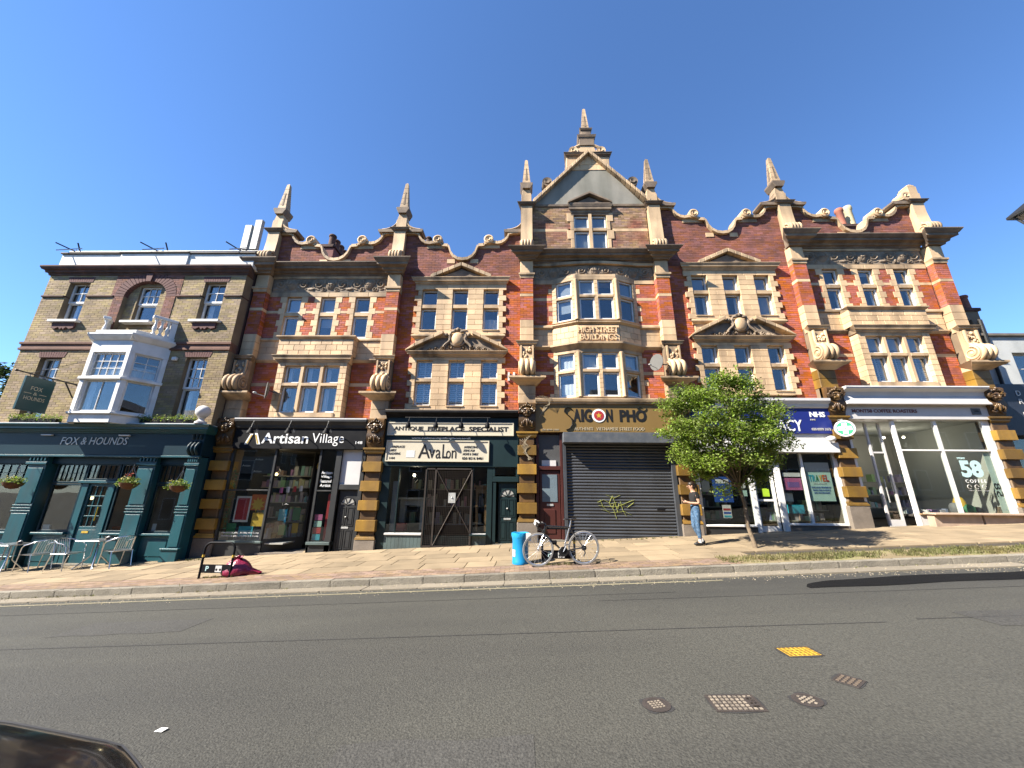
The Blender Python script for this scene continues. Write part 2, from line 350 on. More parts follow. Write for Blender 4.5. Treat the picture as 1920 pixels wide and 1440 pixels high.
def room(x0, x1, y0, y1, z0, z1, parent, mt=None):
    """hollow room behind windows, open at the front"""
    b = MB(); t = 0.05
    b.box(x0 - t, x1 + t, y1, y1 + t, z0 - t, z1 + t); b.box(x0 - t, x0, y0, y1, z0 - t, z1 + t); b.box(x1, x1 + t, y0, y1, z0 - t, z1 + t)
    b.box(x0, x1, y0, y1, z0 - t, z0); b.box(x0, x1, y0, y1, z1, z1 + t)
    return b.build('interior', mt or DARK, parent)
def zg(x, y):
    """ground height: the street climbs to the right; pavement falls to the kerb, road is cambered"""
    yk = -3.88 - 0.03 * x; s = 0.052 * max(-60, min(60, x))
    if y >= yk: return s + 0.13 + 0.1 * min(1.0, (y - yk) / -yk)
    return s + 0.0 + 0.05 * max(0.0, 1 - ((y + 8.6) / 4.6) ** 2)
def relief(x0, x1, z0, z1, y, fn, nx, nz, mt, parent, name, amp=0.06, T=None):
    """carved panel: a height field fn(u, v) in panel units, standing proud of plane y"""
    xs = np.linspace(x0, x1, nx + 1); zs = np.linspace(z0, z1, nz + 1); X, Z = np.meshgrid(xs, zs)
    H = np.clip(fn(X - x0, Z - z0, x1 - x0, z1 - z0), 0, 1.3); edge = np.minimum(np.minimum(X - x0, x1 - X), np.minimum(Z - z0, z1 - Z)); H = H * np.clip(edge / 0.03, 0, 1)
    mb = MB(); mb.T = T
    mb.add([(float(a), float(y - amp * h), float(c)) for a, h, c in zip(X.ravel(), H.ravel(), Z.ravel())],
           [(j * (nx + 1) + i, j * (nx + 1) + i + 1, (j + 1) * (nx + 1) + i + 1, (j + 1) * (nx + 1) + i) for j in range(nz) for i in range(nx)])
    return mb.build(name, mt, parent, smooth=True)
def blob(X, Z, cx, cz, rx, rz=None):
    rz = rz or rx; d = ((X - cx) / rx) ** 2 + ((Z - cz) / rz) ** 2
    return np.sqrt(np.clip(1 - d, 0, 1))
def spiral(X, Z, cx, cz, R, sgn=1, turns=2.2, rot=0.0):
    dx = (X - cx) * sgn; dz = Z - cz; r = np.hypot(dx, dz); th = np.arctan2(dz, dx) + rot
    ph = th / (2 * np.pi) + turns * r / R
    return np.clip(0.5 + 0.75 * np.cos(2 * np.pi * ph), 0, 1) * (r < R) * np.clip(1.4 - r / R, 0.35, 1)

# ------------------------------------------------------------------ ground, road, kerb, pavement
ASP = mat('asphalt', (0.068, 0.066, 0.055), 0.82, 0.1, 0.35, stain=(0.042, 0.041, 0.037), stain_amt=0.8, stain_scale=1.3, streak=(0.06, 0.55, 1), fine=0.35, fscale=55, bump=0.6, bscale=70, spec=0.35)
CARSH = mat('painted_car_shadow', (0.004, 0.004, 0.0045), 0.9, 0.2, 2, fine=0.25, bump=0.3, bscale=60, spec=0.15)  # near-black colour for the painted car shadow on the road
SEAM = mat('tar_seam', (0.035, 0.034, 0.033), 0.8, 0.2, 4)
SLB = mat('paving_slab', (0.31, 0.235, 0.145), 0.88, 0.12, 1.6, rnd=0.2, stain=(0.19, 0.145, 0.09), stain_amt=0.5, stain_scale=1.8, fine=0.12, bump=0.2)
SLJ = mat('sandy_joint', (0.06, 0.048, 0.033), 0.95, 0.3, 4)
PNK = mat('pinkish_block_paving', (0.26, 0.17, 0.11), 0.88, 0.2, 2, tint=0.25, fine=0.15, stain=(0.2, 0.15, 0.1), stain_amt=0.5)
KRB = mat('granite_kerb', (0.24, 0.215, 0.17), 0.85, 0.2, 3, rnd=0.2, stain=(0.15, 0.135, 0.11), stain_amt=0.6, stain_scale=4, fine=0.3, bump=0.6)
CHN = mat('concrete_channel', (0.25, 0.215, 0.16), 0.9, 0.15, 2, rnd=0.15, stain=(0.2, 0.17, 0.13), stain_amt=0.6, fine=0.2, bump=0.4)
YLW = mat('worn_yellow_line', (0.27, 0.24, 0.15), 0.8, 0.2, 3, stain=(0.2, 0.18, 0.13), stain_amt=0.7, stain_scale=7)
GRS = mat('dry_grass', (0.17, 0.175, 0.055), 0.8, 0.3, 1.2, tint=0.5, bump=0, stain=(0.24, 0.19, 0.08), stain_amt=0.9, stain_scale=1.1)
SOIL = mat('dry_soil', (0.26, 0.2, 0.11), 0.95, 0.25, 2, fine=0.3, bump=0.8, bscale=25, stain=(0.16, 0.18, 0.06), stain_amt=0.6)
yk = lambda x: -3.88 - 0.03 * x
SL = math.atan(0.052)

def sheet(name, xs, rows, mt, dz=0.0, kind='structure', parent=None):
    """grid sheet following the ground; rows = functions of x giving y"""
    mb = MB(); n = len(xs); mm = len(rows)
    mb.add([(x, r(x), zfun(x, r(x)) + dz) for r in rows for x in xs], [(j * n + i, j * n + i + 1, (j + 1) * n + i + 1, (j + 1) * n + i) for j in range(mm - 1) for i in range(n - 1)])
    return mb.build(name, mt, parent, kind=kind)
zfun = lambda x, y: zg(x, y)
big = [-900, -400, -150, -60, -30, 0, 30, 60, 150, 400, 900]
zfun = lambda x, y: 0.052 * max(-60, min(60, x)) - 0.35
sheet('ground', big, [lambda x, k=k: k for k in (-900, -300, -100, -40, 0, 40, 100, 300, 900)], mat('earth', (0.12, 0.11, 0.08), 0.95, 0.3, 0.2))
xs = list(np.linspace(-58, 58, 59))
zfun = lambda x, y: 0.052 * x + 0.05 * max(0.0, 1 - ((y + 8.6) / 4.6) ** 2)
road = sheet('road', xs, [lambda x, k=k: -17.5 + (yk(x) + 0.02 + 17.5) * k / 26 for k in range(27)], ASP)
def strip(name, x0, x1, ya, yb, mt, dz, kind='structure', n=40, parent=None):
    return sheet(name, list(np.linspace(x0, x1, n)), [lambda x: yk(x) + ya, lambda x: yk(x) + yb], mt, dz, kind, parent)
strip('road_marking', -24, 3.6, -0.65, -0.58, YLW, 0.004)
for a, b, o in ((-14, 4.2, -3.05), (4.6, 12, -2.98), (-11, 2.5, -1.35), (1.2, 9, -1.72)):
    strip('tar_seam', a, b, o, o + 0.018, SEAM, 0.003, parent=None)
# dark sheet by the far kerb, painting in the shadow of an absent car
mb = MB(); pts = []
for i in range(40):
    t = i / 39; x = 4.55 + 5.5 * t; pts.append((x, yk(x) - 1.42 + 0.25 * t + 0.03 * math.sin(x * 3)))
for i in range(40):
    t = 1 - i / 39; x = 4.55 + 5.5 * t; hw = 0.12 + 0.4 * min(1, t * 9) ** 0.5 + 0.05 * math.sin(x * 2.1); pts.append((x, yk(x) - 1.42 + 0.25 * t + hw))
mb.add([(x, y, zfun(x, y) + 0.006) for x, y in pts], [tuple(range(80))]); mb.build('car_shadow_sheet', CARSH, None, kind='structure')
# pavement bed, block strip, soil strip
zfun = zg
pave = sheet('pavement', xs, [lambda x, k=k: yk(x) + 0.15 + (6.0 - yk(x)) * k / 6 for k in range(7)], SLJ, -0.03)
B = MB(); x = -20.0
while x < 4.3:
    for r in range(6):
        a = x + (0.1 if r % 2 else 0); y0 = yk(a) + 0.16 + r * 0.1; z = zg(a, y0) + random.uniform(-0.002, 0.002)
        z2 = zg(a + 0.19, y0); z3 = zg(a, y0 + 0.094) - zg(a, y0)
        B.add([(a, y0, z), (a + 0.193, y0 - 0.006, z2), (a + 0.193, y0 + 0.088, z2 + z3), (a, y0 + 0.094, z + z3)], [(0, 1, 2, 3)], random.random())
    x += 0.2
B.build('block_paving', PNK, pave, kind='stuff')
strip('soil_strip', 4.3, 24, 0.15, 0.95, SOIL, -0.004)
# slabs, kerbstones and channel stones, each one of its own
def slab(x0, x1, y0, y1, h, mt, name, parent, dz=0.0):
    o = bpy.data.objects.new(name, unit(mt)); COL.objects.link(o); o.parent = parent
    xc, yc = (x0 + x1) / 2, (y0 + y1) / 2; z = zg(xc, yc) + dz
    o.location = Vector((xc, yc, z - h / 2)) - LOC[parent]; o.scale = (x1 - x0, y1 - y0, h); o.rotation_euler = (0.026 + random.gauss(0, 0.002), -SL + random.gauss(0, 0.002), -0.03); LOC[o] = LOC[parent]
    return o
for r in range(6):
    x = -17.5 + 0.37 * r
    while x < 16.8:
        l = random.choice((0.75, 0.75, 0.9, 0.6)) * 1.12; ya = 0.78 + r * 0.6
        if r > 0 or x < 4.4:
            xc = x + l / 2
            slab(x + 0.009, x + l - 0.009, yk(xc) + ya + 0.009, yk(xc) + ya + 0.591, 0.06, SLB, 'paving_slab', pave, random.uniform(-0.003, 0.003))
        x += l
kerb = strip('kerb', -24, 24, 0.03, 0.12, SLJ, -0.02)
x = -20.0
while x < 20:
    l = random.uniform(0.8, 1.15); xc = x + l / 2
    o = slab(x + 0.005, x + l - 0.005, yk(xc), yk(xc) + 0.16, 0.2, KRB, 'kerbstone', kerb, random.uniform(-0.004, 0.004)); o.rotation_euler.x = 0.0
    if not (-5.3 < xc < -4.3) and xc < 9:
        o = slab(x + 0.004, x + l - 0.004, yk(xc) - 0.4, yk(xc) - 0.01, 0.05, CHN, 'channel_stone', kerb)
        o.location.z = 0.052 * xc + 0.02 - 0.025 + random.uniform(-0.003, 0.003) - LOC[kerb].z + 0.05 * max(0.0, 1 - ((yk(xc) - 0.2 + 8.6) / 4.6) ** 2); o.rotation_euler.x = -0.03
    x += l
# grass and weeds
def tufts(name, spots, mt, label, hgt=(0.05, 0.14), spread=0.12, blades=14, **kw):
    g = MB()
    for (x, y) in spots:
        for b in range(blades):
            a = random.random() * 6.283; r_ = random.random() * spread; bx, by = x + r_ * math.cos(a), y + r_ * math.sin(a) * 0.7; z = zg(bx, by) - 0.004
            h = random.uniform(*hgt); lean = random.uniform(0.2, 0.9) * h; c = random.random() * 6.283; w = 0.006
            dx, dy = math.cos(c), math.sin(c)
            g.add([(bx - dy * w, by + dx * w, z), (bx + dy * w, by - dx * w, z), (bx + dx * lean * 0.5 + dy * w * 0.7, by + dy * lean * 0.5 - dx * w * 0.7, z + h * 0.7), (bx + dx * lean, by + dy * lean, z + h)], [(0, 1, 2), (0, 2, 3)], random.random())
    return g.build(name, mt, None, kind='stuff', label=label, cat='grass')
sp = []
while len(sp) < 800:
    x = random.uniform(4.2, 16); d = random.betavariate(1.6, 1.6)
    if random.random() < 0.75 + 0.25 * math.sin(x * 2.3): sp.append((x, yk(x) + 0.2 + 0.75 * d))
tufts('grass_verge', sp, GRS, 'patchy sunlit grass strip along the kerb at the right', (0.02, 0.07))
sp = [(random.gauss(0.95, 0.35), yk(0.9) + 0.72 + random.gauss(0, 0.05)) for _ in range(26)] + [(random.uniform(1.6, 4.6), random.uniform(-0.25, -0.1)) for _ in range(30)] + \
     [(random.uniform(-9.9, -9.0), random.uniform(-0.6, -0.35)) for _ in range(14)] + [(random.uniform(-7.1, -6.3), yk(-6.7) + 0.68 + random.gauss(0, 0.02)) for _ in range(20)] + \
     [(random.uniform(-20, 9), 0) for _ in range(90)]
sp = [(x, y if y else yk(x) - 0.02 - 0.03 * random.random()) for x, y in sp]
tufts('weeds', sp, GRS, 'small weeds growing in the pavement and kerb joints', (0.02, 0.06), 0.05, 8)
zfun = lambda x, y: 0.052 * x + 0.05 * max(0.0, 1 - ((y + 8.6) / 4.6) ** 2)
# grit swept against the kerb, a few worn repair patches in the road
g = MB()
for _ in range(2600):
    x = random.uniform(-14, 12); d = abs(random.gauss(0, 0.16)); y = yk(x) - 0.42 - d if random.random() < 0.6 else yk(x) - 0.02 - 0.38 * random.random()
    z = 0.052 * x + 0.05 * max(0.0, 1 - ((y + 8.6) / 4.6) ** 2) + (0.02 if y > yk(x) - 0.4 else 0.0); r_ = random.uniform(0.004, 0.013); a = random.random() * 6.28
    g.add([(x + r_ * math.cos(a + k * 2.09), y + r_ * math.sin(a + k * 2.09), z) for k in range(3)] + [(x, y, z + r_ * 0.8)], [(0, 1, 3), (1, 2, 3), (2, 0, 3)], random.random())
g.build('gutter_grit', mat('grit', (0.4, 0.33, 0.22), 0.95, 0.2, 3, tint=0.5, bump=0), None, kind='stuff', label='sandy grit and debris along the gutter', cat='grit')
PAT = mat('asphalt_repair', (0.058, 0.056, 0.05), 0.85, 0.12, 1.2, fine=0.35, fscale=50, bump=0.6, bscale=60)
for x0_, x1_, y0_, y1_ in ((-6.4, -4.6, -6.3, -5.7), (-1.2, 0.1, -9.4, -8.9), (5.2, 7.4, -7.3, -6.8)):
    nn_ = 12; sheet('road_patch', list(np.linspace(x0_, x1_, nn_)), [lambda x, a=y0_: a + 0.02 * math.sin(x * 9), lambda x, a=y1_: a + 0.02 * math.sin(x * 7 + 1)], PAT, -0.0 + 0.003)
# road covers
def plate(name, cx, cy, L_, W_, ang, mt, label, bumps=(8, 5), letters=None, shape='rect', lm=None):
    t = thing(name, (cx, cy, zr(cx, cy)), label, 'manhole cover')
    ca, sa = math.cos(ang), math.sin(ang)
    T = lambda x, y, z: (cx + x * ca - y * sa, cy + x * sa + y * ca, zr(cx + x * ca - y * sa, cy + x * sa + y * ca) + z)
    mb = MB(); mb.T = T
    if shape == 'rect': mb.box(-L_ / 2, L_ / 2, -W_ / 2, W_ / 2, -0.03, 0.004)
    else:
        mb.add([(L_ / 2 * math.cos(k * math.pi / 12), L_ / 2 * math.sin(k * math.pi / 12), z) for z in (-0.03, 0.004) for k in range(24)], [tuple(range(24, 48))] + [(k, (k + 1) % 24, (k + 1) % 24 + 24, k + 24) for k in range(24)])
    mb.build('plate', mt, t)
    tr = MB(); n_ = 28; cols = [(L_ * 0.5 + 0.022 + 0.016 * random.random(), W_ * 0.5 + 0.022 + 0.016 * random.random()) for _ in range(n_)]   # ragged tar the frame is bedded in
    tr.T = T; tr.add([((abs(math.cos(6.2832 * k / n_)) ** 0.5) * (1 if math.cos(6.2832 * k / n_) > 0 else -1) * cols[k][0], (abs(math.sin(6.2832 * k / n_)) ** 0.5) * (1 if math.sin(6.2832 * k / n_) > 0 else -1) * cols[k][1], 0.0022) for k in range(n_)], [tuple(range(n_))]); tr.build('tar_bed', SEAM, t)
    rm = MB(); rm.T = T; w = 0.014
    if shape == 'rect':
        for a in (-1, 1): rm.box(-L_ / 2 - w, L_ / 2 + w, a * (W_ / 2 + w / 2) - w / 2, a * (W_ / 2 + w / 2) + w / 2, -0.02, 0.005); rm.box(a * (L_ / 2 + w / 2) - w / 2, a * (L_ / 2 + w / 2) + w / 2, -W_ / 2, W_ / 2, -0.02, 0.005)
    else:
        for k in range(24):
            a0, a1 = k * math.pi / 12, (k + 1) * math.pi / 12; r0, r1 = L_ / 2, L_ / 2 + 0.025
            rm.add([(r * math.cos(a), r * math.sin(a), 0.005) for r, a in ((r0, a0), (r1, a0), (r1, a1), (r0, a1))], [(0, 1, 2, 3)])
    rm.build('frame', COVF, t)
    bb = MB(); bb.T = T; nx, ny = bumps
    for i in range(nx):
        for j in range(ny):
            x = -L_ / 2 + L_ * (i + 0.5) / nx; y = -W_ / 2 + W_ * (j + 0.5) / ny
            if letters and x > L_ * 0.28 and abs(y) < W_ * 0.3: continue
            if shape != 'rect' and math.hypot(x, y) > L_ * 0.42: continue
            bb.box(x - L_ / nx * 0.28, x + L_ / nx * 0.28, y - W_ / ny * 0.3, y + W_ / ny * 0.3, 0.004, 0.008)
    bb.build('tread', lm or COVT, t, kind='stuff')
    if letters:
        for ch, dy in zip(letters, (0.5, -0.5)):
            text(ch, -0.5, 0.5, -0.5, 0.5, 0, COVF, t, T=lambda x, y, z, d=dy: T(L_ * 0.38 + z * L_ * 0.12, -(x * W_ * 0.26) + d * W_ * 0.32, 0.012 - y), depth=0.008)
    return t
zr = lambda x, y: 0.052 * x + 0.05 * max(0.0, 1 - ((y + 8.6) / 4.6) ** 2)
COVP = mat('cover_iron', (0.15, 0.115, 0.085), 0.6, 0.2, 8, metal=0.4); COVF = mat('cover_frame_iron', (0.06, 0.05, 0.045), 0.6, 0.2, 8, metal=0.4); COVT = mat('worn_cover_iron', (0.3, 0.25, 0.19), 0.7, 0.3, 20, stain=(0.1, 0.085, 0.07), stain_amt=0.8, stain_scale=18)
COVY = mat('yellow_cover_paint', (0.66, 0.42, 0.04), 0.6, 0.12, 8, stain=(0.2, 0.13, 0.03), stain_amt=0.6, stain_scale=14); COVD = mat('yellow_cover_dark', (0.25, 0.14, 0.02), 0.7, 0.2, 9)
plate('hydrant_cover', 1.62, -8.6, 0.33, 0.21, -0.06, COVF, 'rusty rectangular grid cover marked FH in the road', (9, 5), 'FH')
plate('utility_cover', 2.7, -7.75, 0.3, 0.2, 0.0, COVY, 'bright yellow rectangular utility cover on the road', (7, 4), lm=COVD)
plate('round_cover', 1.04, -8.58, 0.16, 0.16, 0.2, COVF, 'small round iron cover left of the hydrant cover', (6, 6), shape='round')
plate('square_cover', 2.16, -8.6, 0.15, 0.15, 0.5, COVF, 'small worn cover right of the hydrant cover', (5, 5), shape='round')
plate('diamond_cover', 2.69, -8.34, 0.15, 0.15, 0.6, COVF, 'small dark square cover farthest right on the road', (4, 4), lm=COVP)
mb = MB(); cx, cy = -2.66, -8.66
mb.add([(cx + a, cy + b, zr(cx + a, cy + b) + c) for a, b, c in ((-0.04, -0.015, 0.006), (0.03, -0.03, 0.008), (0.045, 0.012, 0.014), (-0.02, 0.03, 0.009), (0, 0, 0.022))], [(0, 1, 4), (1, 2, 4), (2, 3, 4), (3, 0, 4)])
mb.build('paper_scrap', WHT, None, label='small white scrap of litter on the road', cat='litter')

# ------------------------------------------------------------------ the terrace: piers, walls, gables
WY = 0.25                                                # wall plane; pilaster faces stand at y = 0
PX = [-9.57, -4.65, 0.23, 5.17, 10.17, 15.18]
PZ = [0.0, 0.0, 0.55, 0.55, 1.12, 1.12]                  # the terrace steps up with the street
PT = [0.0, 0.0, 1.15, 1.15, 1.15, 1.15]
HL = [('red brick and stone house with curved gable above the black craft shop', -7.11), ('red brick house with stone window panel above the fireplace shop with cream signs', -2.21),
      ('tallest red brick house with pointed gable and bowed window bay', 2.7), ('red brick house with stone window panel behind the street tree', 7.72),
      ('red brick and stone house above the grey coffee shop, right end of terrace', 12.68)]
HOUSE = [thing('terrace_house', (x, 0.3, zg(x, 0)), l, 'building', 'houses of the red brick terrace') for l, x in HL]

def volute(mb, x, cy, cz, R, turns=2.0, r=0.03, sgn=1, start=0.0):
    """spiral moulding on a side face (plane x)"""
    pts = []
    for i in range(34):
        t = i / 33; a = start + sgn * t * turns * 2 * math.pi; rr = R * (1 - 0.82 * t); pts.append((x, cy + rr * math.cos(a), cz + rr * math.sin(a)))
    mb.tube(pts, [r * (1 - 0.5 * i / 33) for i in range(34)], 6)
def scroll_console(xc, w, z0, z1, y0, proj, parent, mt, ribs=3, name='scroll_console'):
    """curled bracket: a rolled foot with rounded ribs in front and spirals on both cheeks"""
    h = z1 - z0; R = proj * 0.62; cy, cz = y0 - proj + R, z0 + R + 0.02
    prof = [(y0 + 0.05, z0), (cy, z0)] + [(cy - R * math.sin(a), cz - R * math.cos(a)) for a in np.linspace(0, math.pi * 0.95, 12)]
    prof += [(y0 - proj * 0.32, cz + R * 1.25), (y0 - proj * 0.2, z0 + 0.72 * h), (y0 - proj * 0.2, z1), (y0 + 0.05, z1)]
    c = MB().extr([(float(a), float(b)) for a, b in prof], 'x', xc - w / 2, xc + w / 2); o = c.build(name, mt, parent, smooth=True)
    rb = MB(); path = [(cy - R * 0.98 * math.sin(a), cz - R * 0.98 * math.cos(a)) for a in np.linspace(0.25, math.pi * 0.97, 12)] + [(y0 - proj * 0.3, cz + R * 1.35)]
    for k in range(ribs):
        x = xc - w / 2 + w * (k + 0.5) / ribs; rb.tube([(x, float(a), float(b)) for a, b in path], [w / ribs * 0.5 * (0.55 + 0.45 * math.sin(math.pi * (i + 1) / (len(path) + 1))) for i in range(len(path))], 8)
    for s_ in (-1, 1): volute(rb, xc + s_ * (w / 2 + 0.004), cy, cz, R * 0.9, 1.8, 0.032, 1, math.pi / 2)
    for s_ in (-1, 1): rb.ell((xc + s_ * (w / 2), cy, cz), (0.035, R * 0.25, R * 0.25))
    return rb, o
def mask_console(xc, w, z0, z1, y0, parent):
    """lower bracket carved with a bearded face above leafy scrolls"""
    h = z1 - z0; prof = [(y0 + 0.1, z0), (y0 - 0.03, z0), (y0 - 0.06, z0 + 0.12 * h), (y0 - 0.14, z0 + 0.3 * h), (y0 - 0.16, z0 + 0.42 * h), (y0 - 0.11, z0 + 0.56 * h), (y0 - 0.14, z0 + 0.7 * h), (y0 - 0.2, z0 + 0.86 * h), (y0 - 0.2, z0 + 0.95 * h), (y0 - 0.12, z1), (y0 + 0.1, z1)]
    MB().extr(prof, 'x', xc - w / 2, xc + w / 2).build('console', OCD, parent, smooth=True)
    f = MB(); zf = z0 + 0.64 * h; y = y0 - 0.15
    f.ell((xc, y - 0.01, zf + 0.04 * h), (w * 0.27, 0.09, h * 0.19)); f.ell((xc, y - 0.1, zf), (w * 0.065, 0.05, h * 0.08)); f.ell((xc, y - 0.085, zf - 0.115 * h), (w * 0.13, 0.03, h * 0.018))
    for s_ in (-1, 1):
        f.ell((xc + s_ * w * 0.15, y - 0.075, zf + 0.045 * h), (w * 0.07, 0.028, h * 0.026)); f.ell((xc + s_ * w * 0.16, y - 0.085, zf + 0.1 * h), (w * 0.12, 0.03, h * 0.02))
        f.ell((xc + s_ * w * 0.13, y - 0.07, zf - 0.04 * h), (w * 0.1, 0.035, h * 0.04))
        for k in range(4): f.ell((xc + s_ * w * (0.08 + 0.12 * k), y - 0.05 + 0.01 * k, zf + (0.24 - 0.05 * k * k / 3) * h), (w * 0.08, 0.06, h * 0.05))
        pts = []
        for i in range(20):
            t = i / 19; a = s_ * (0.3 + t * 9.5); rr = w * 0.16 * (1 - 0.75 * t); pts.append((xc + s_ * w * 0.36 + rr * math.cos(a) * s_, y - 0.05, zf + 0.08 * h + rr * math.sin(a)))
        f.tube(pts, 0.026, 6)
        pts = []
        for i in range(18):
            t = i / 17; a = s_ * (-0.5 - t * 8.5); rr = w * 0.17 * (1 - 0.75 * t); pts.append((xc + s_ * w * 0.27 + rr * math.cos(a), y0 - 0.13 + 0.05 * (t < 0.3), z0 + 0.2 * h + rr * math.sin(a)))
        f.tube(pts, 0.024, 6)
        for k in range(3): f.ell((xc + s_ * w * (0.1 + 0.1 * k), y0 - 0.155, z0 + (0.36 - 0.05 * k) * h), (w * 0.055, 0.035, h * 0.075))
    f.ell((xc, y0 - 0.16, z0 + 0.3 * h), (w * 0.07, 0.04, h * 0.14)); f.ell((xc, y - 0.06, zf + 0.3 * h), (w * 0.08, 0.06, h * 0.06))
    f.build('mask_carving', MSK, parent, smooth=True)
def obelisk(xc, yc, z0, z1, hw, parent, mt=BUF):
    b = MB(); t = hw * 0.34; n = 5
    lv = []
    for k in range(n):                                   # stacked courses of a tapering spike, with fine sunk joints
        for u, e in ((k / n, 0.0), ((k + 1) / n - 0.012, 0.0), ((k + 1) / n - 0.008, 0.008), ((k + 1) / n - 0.004, 0.008)): lv.append((hw + (t - hw) * u - e, z0 + (z1 - z0) * u * 0.96))
    lv.append((0.01, z1))
    b.add([(xc + i * q, yc + j * q, z) for q, z in lv for i, j in ((-1, -1), (1, -1), (1, 1), (-1, 1))], [(i * 4 + k, i * 4 + (k + 1) % 4, i * 4 + 4 + (k + 1) % 4, i * 4 + 4 + k) for i in range(len(lv) - 1) for k in range(4)] + [(3, 2, 1, 0)])
    o = b.build('obelisk', mt, parent)
    s = MB()                                             # sunk slot on the front and cheeks
    for T in (lambda x, y, z: (xc + x, yc - y, z), lambda x, y, z: (xc - y, yc + x, z)):
        s.T = T
        q0, q1 = hw * 0.93, hw * 0.62; zz0, zz1 = z0 + 0.14 * (z1 - z0), z0 + 0.62 * (z1 - z0)
        s.add([(-hw * 0.24, q0 + 0.006, zz0), (hw * 0.24, q0 + 0.006, zz0), (hw * 0.06, q1 + 0.006, zz1), (-hw * 0.06, q1 + 0.006, zz1)], [(0, 1, 2, 3)])
    s.build('slot', DRK, parent)
def wing(xp, s_, zc, parent, y0=-0.02, y1=0.5, L=0.82):
    """cap slab and concave shoulder running from a pier onto the gable"""
    a, b = sorted((xp + s_ * 0.2, xp + s_ * L)); MB().extr([(a, zc), (b, zc), (b + 0.05 * (s_ > 0), zc + 0.06), (b + 0.05 * (s_ > 0), zc + 0.13), (a - 0.05 * (s_ < 0), zc + 0.13), (a - 0.05 * (s_ < 0), zc + 0.06)], 'y', y0 + 0.06, y1).build('cap', DRK, parent)
    pts = [(xp + s_ * 0.18, zc + 0.13)] + [(xp + s_ * (L - 0.04), zc + 0.13)] + [(xp + s_ * (0.18 + (L - 0.22) * (1 - math.sin(t)) ** 1.0), zc + 0.17 + 0.4 * (1 - math.cos(t))) for t in np.linspace(0.05, math.pi / 2, 9)]
    MB().extr([(float(a), float(b)) for a, b in pts], 'y', y0 + 0.16, y1 - 0.06).build('shoulder', BUFT, parent)
    rim = [(xp + s_ * (0.18 + (L - 0.22) * (1 - math.sin(t))), y0 + 0.15, zc + 0.17 + 0.4 * (1 - math.cos(t))) for t in np.linspace(0.05, math.pi / 2, 9)]
    MB().tube([tuple(map(float, p)) for p in rim], 0.035, 6).build('shoulder_rim', BUFT, parent, smooth=True)
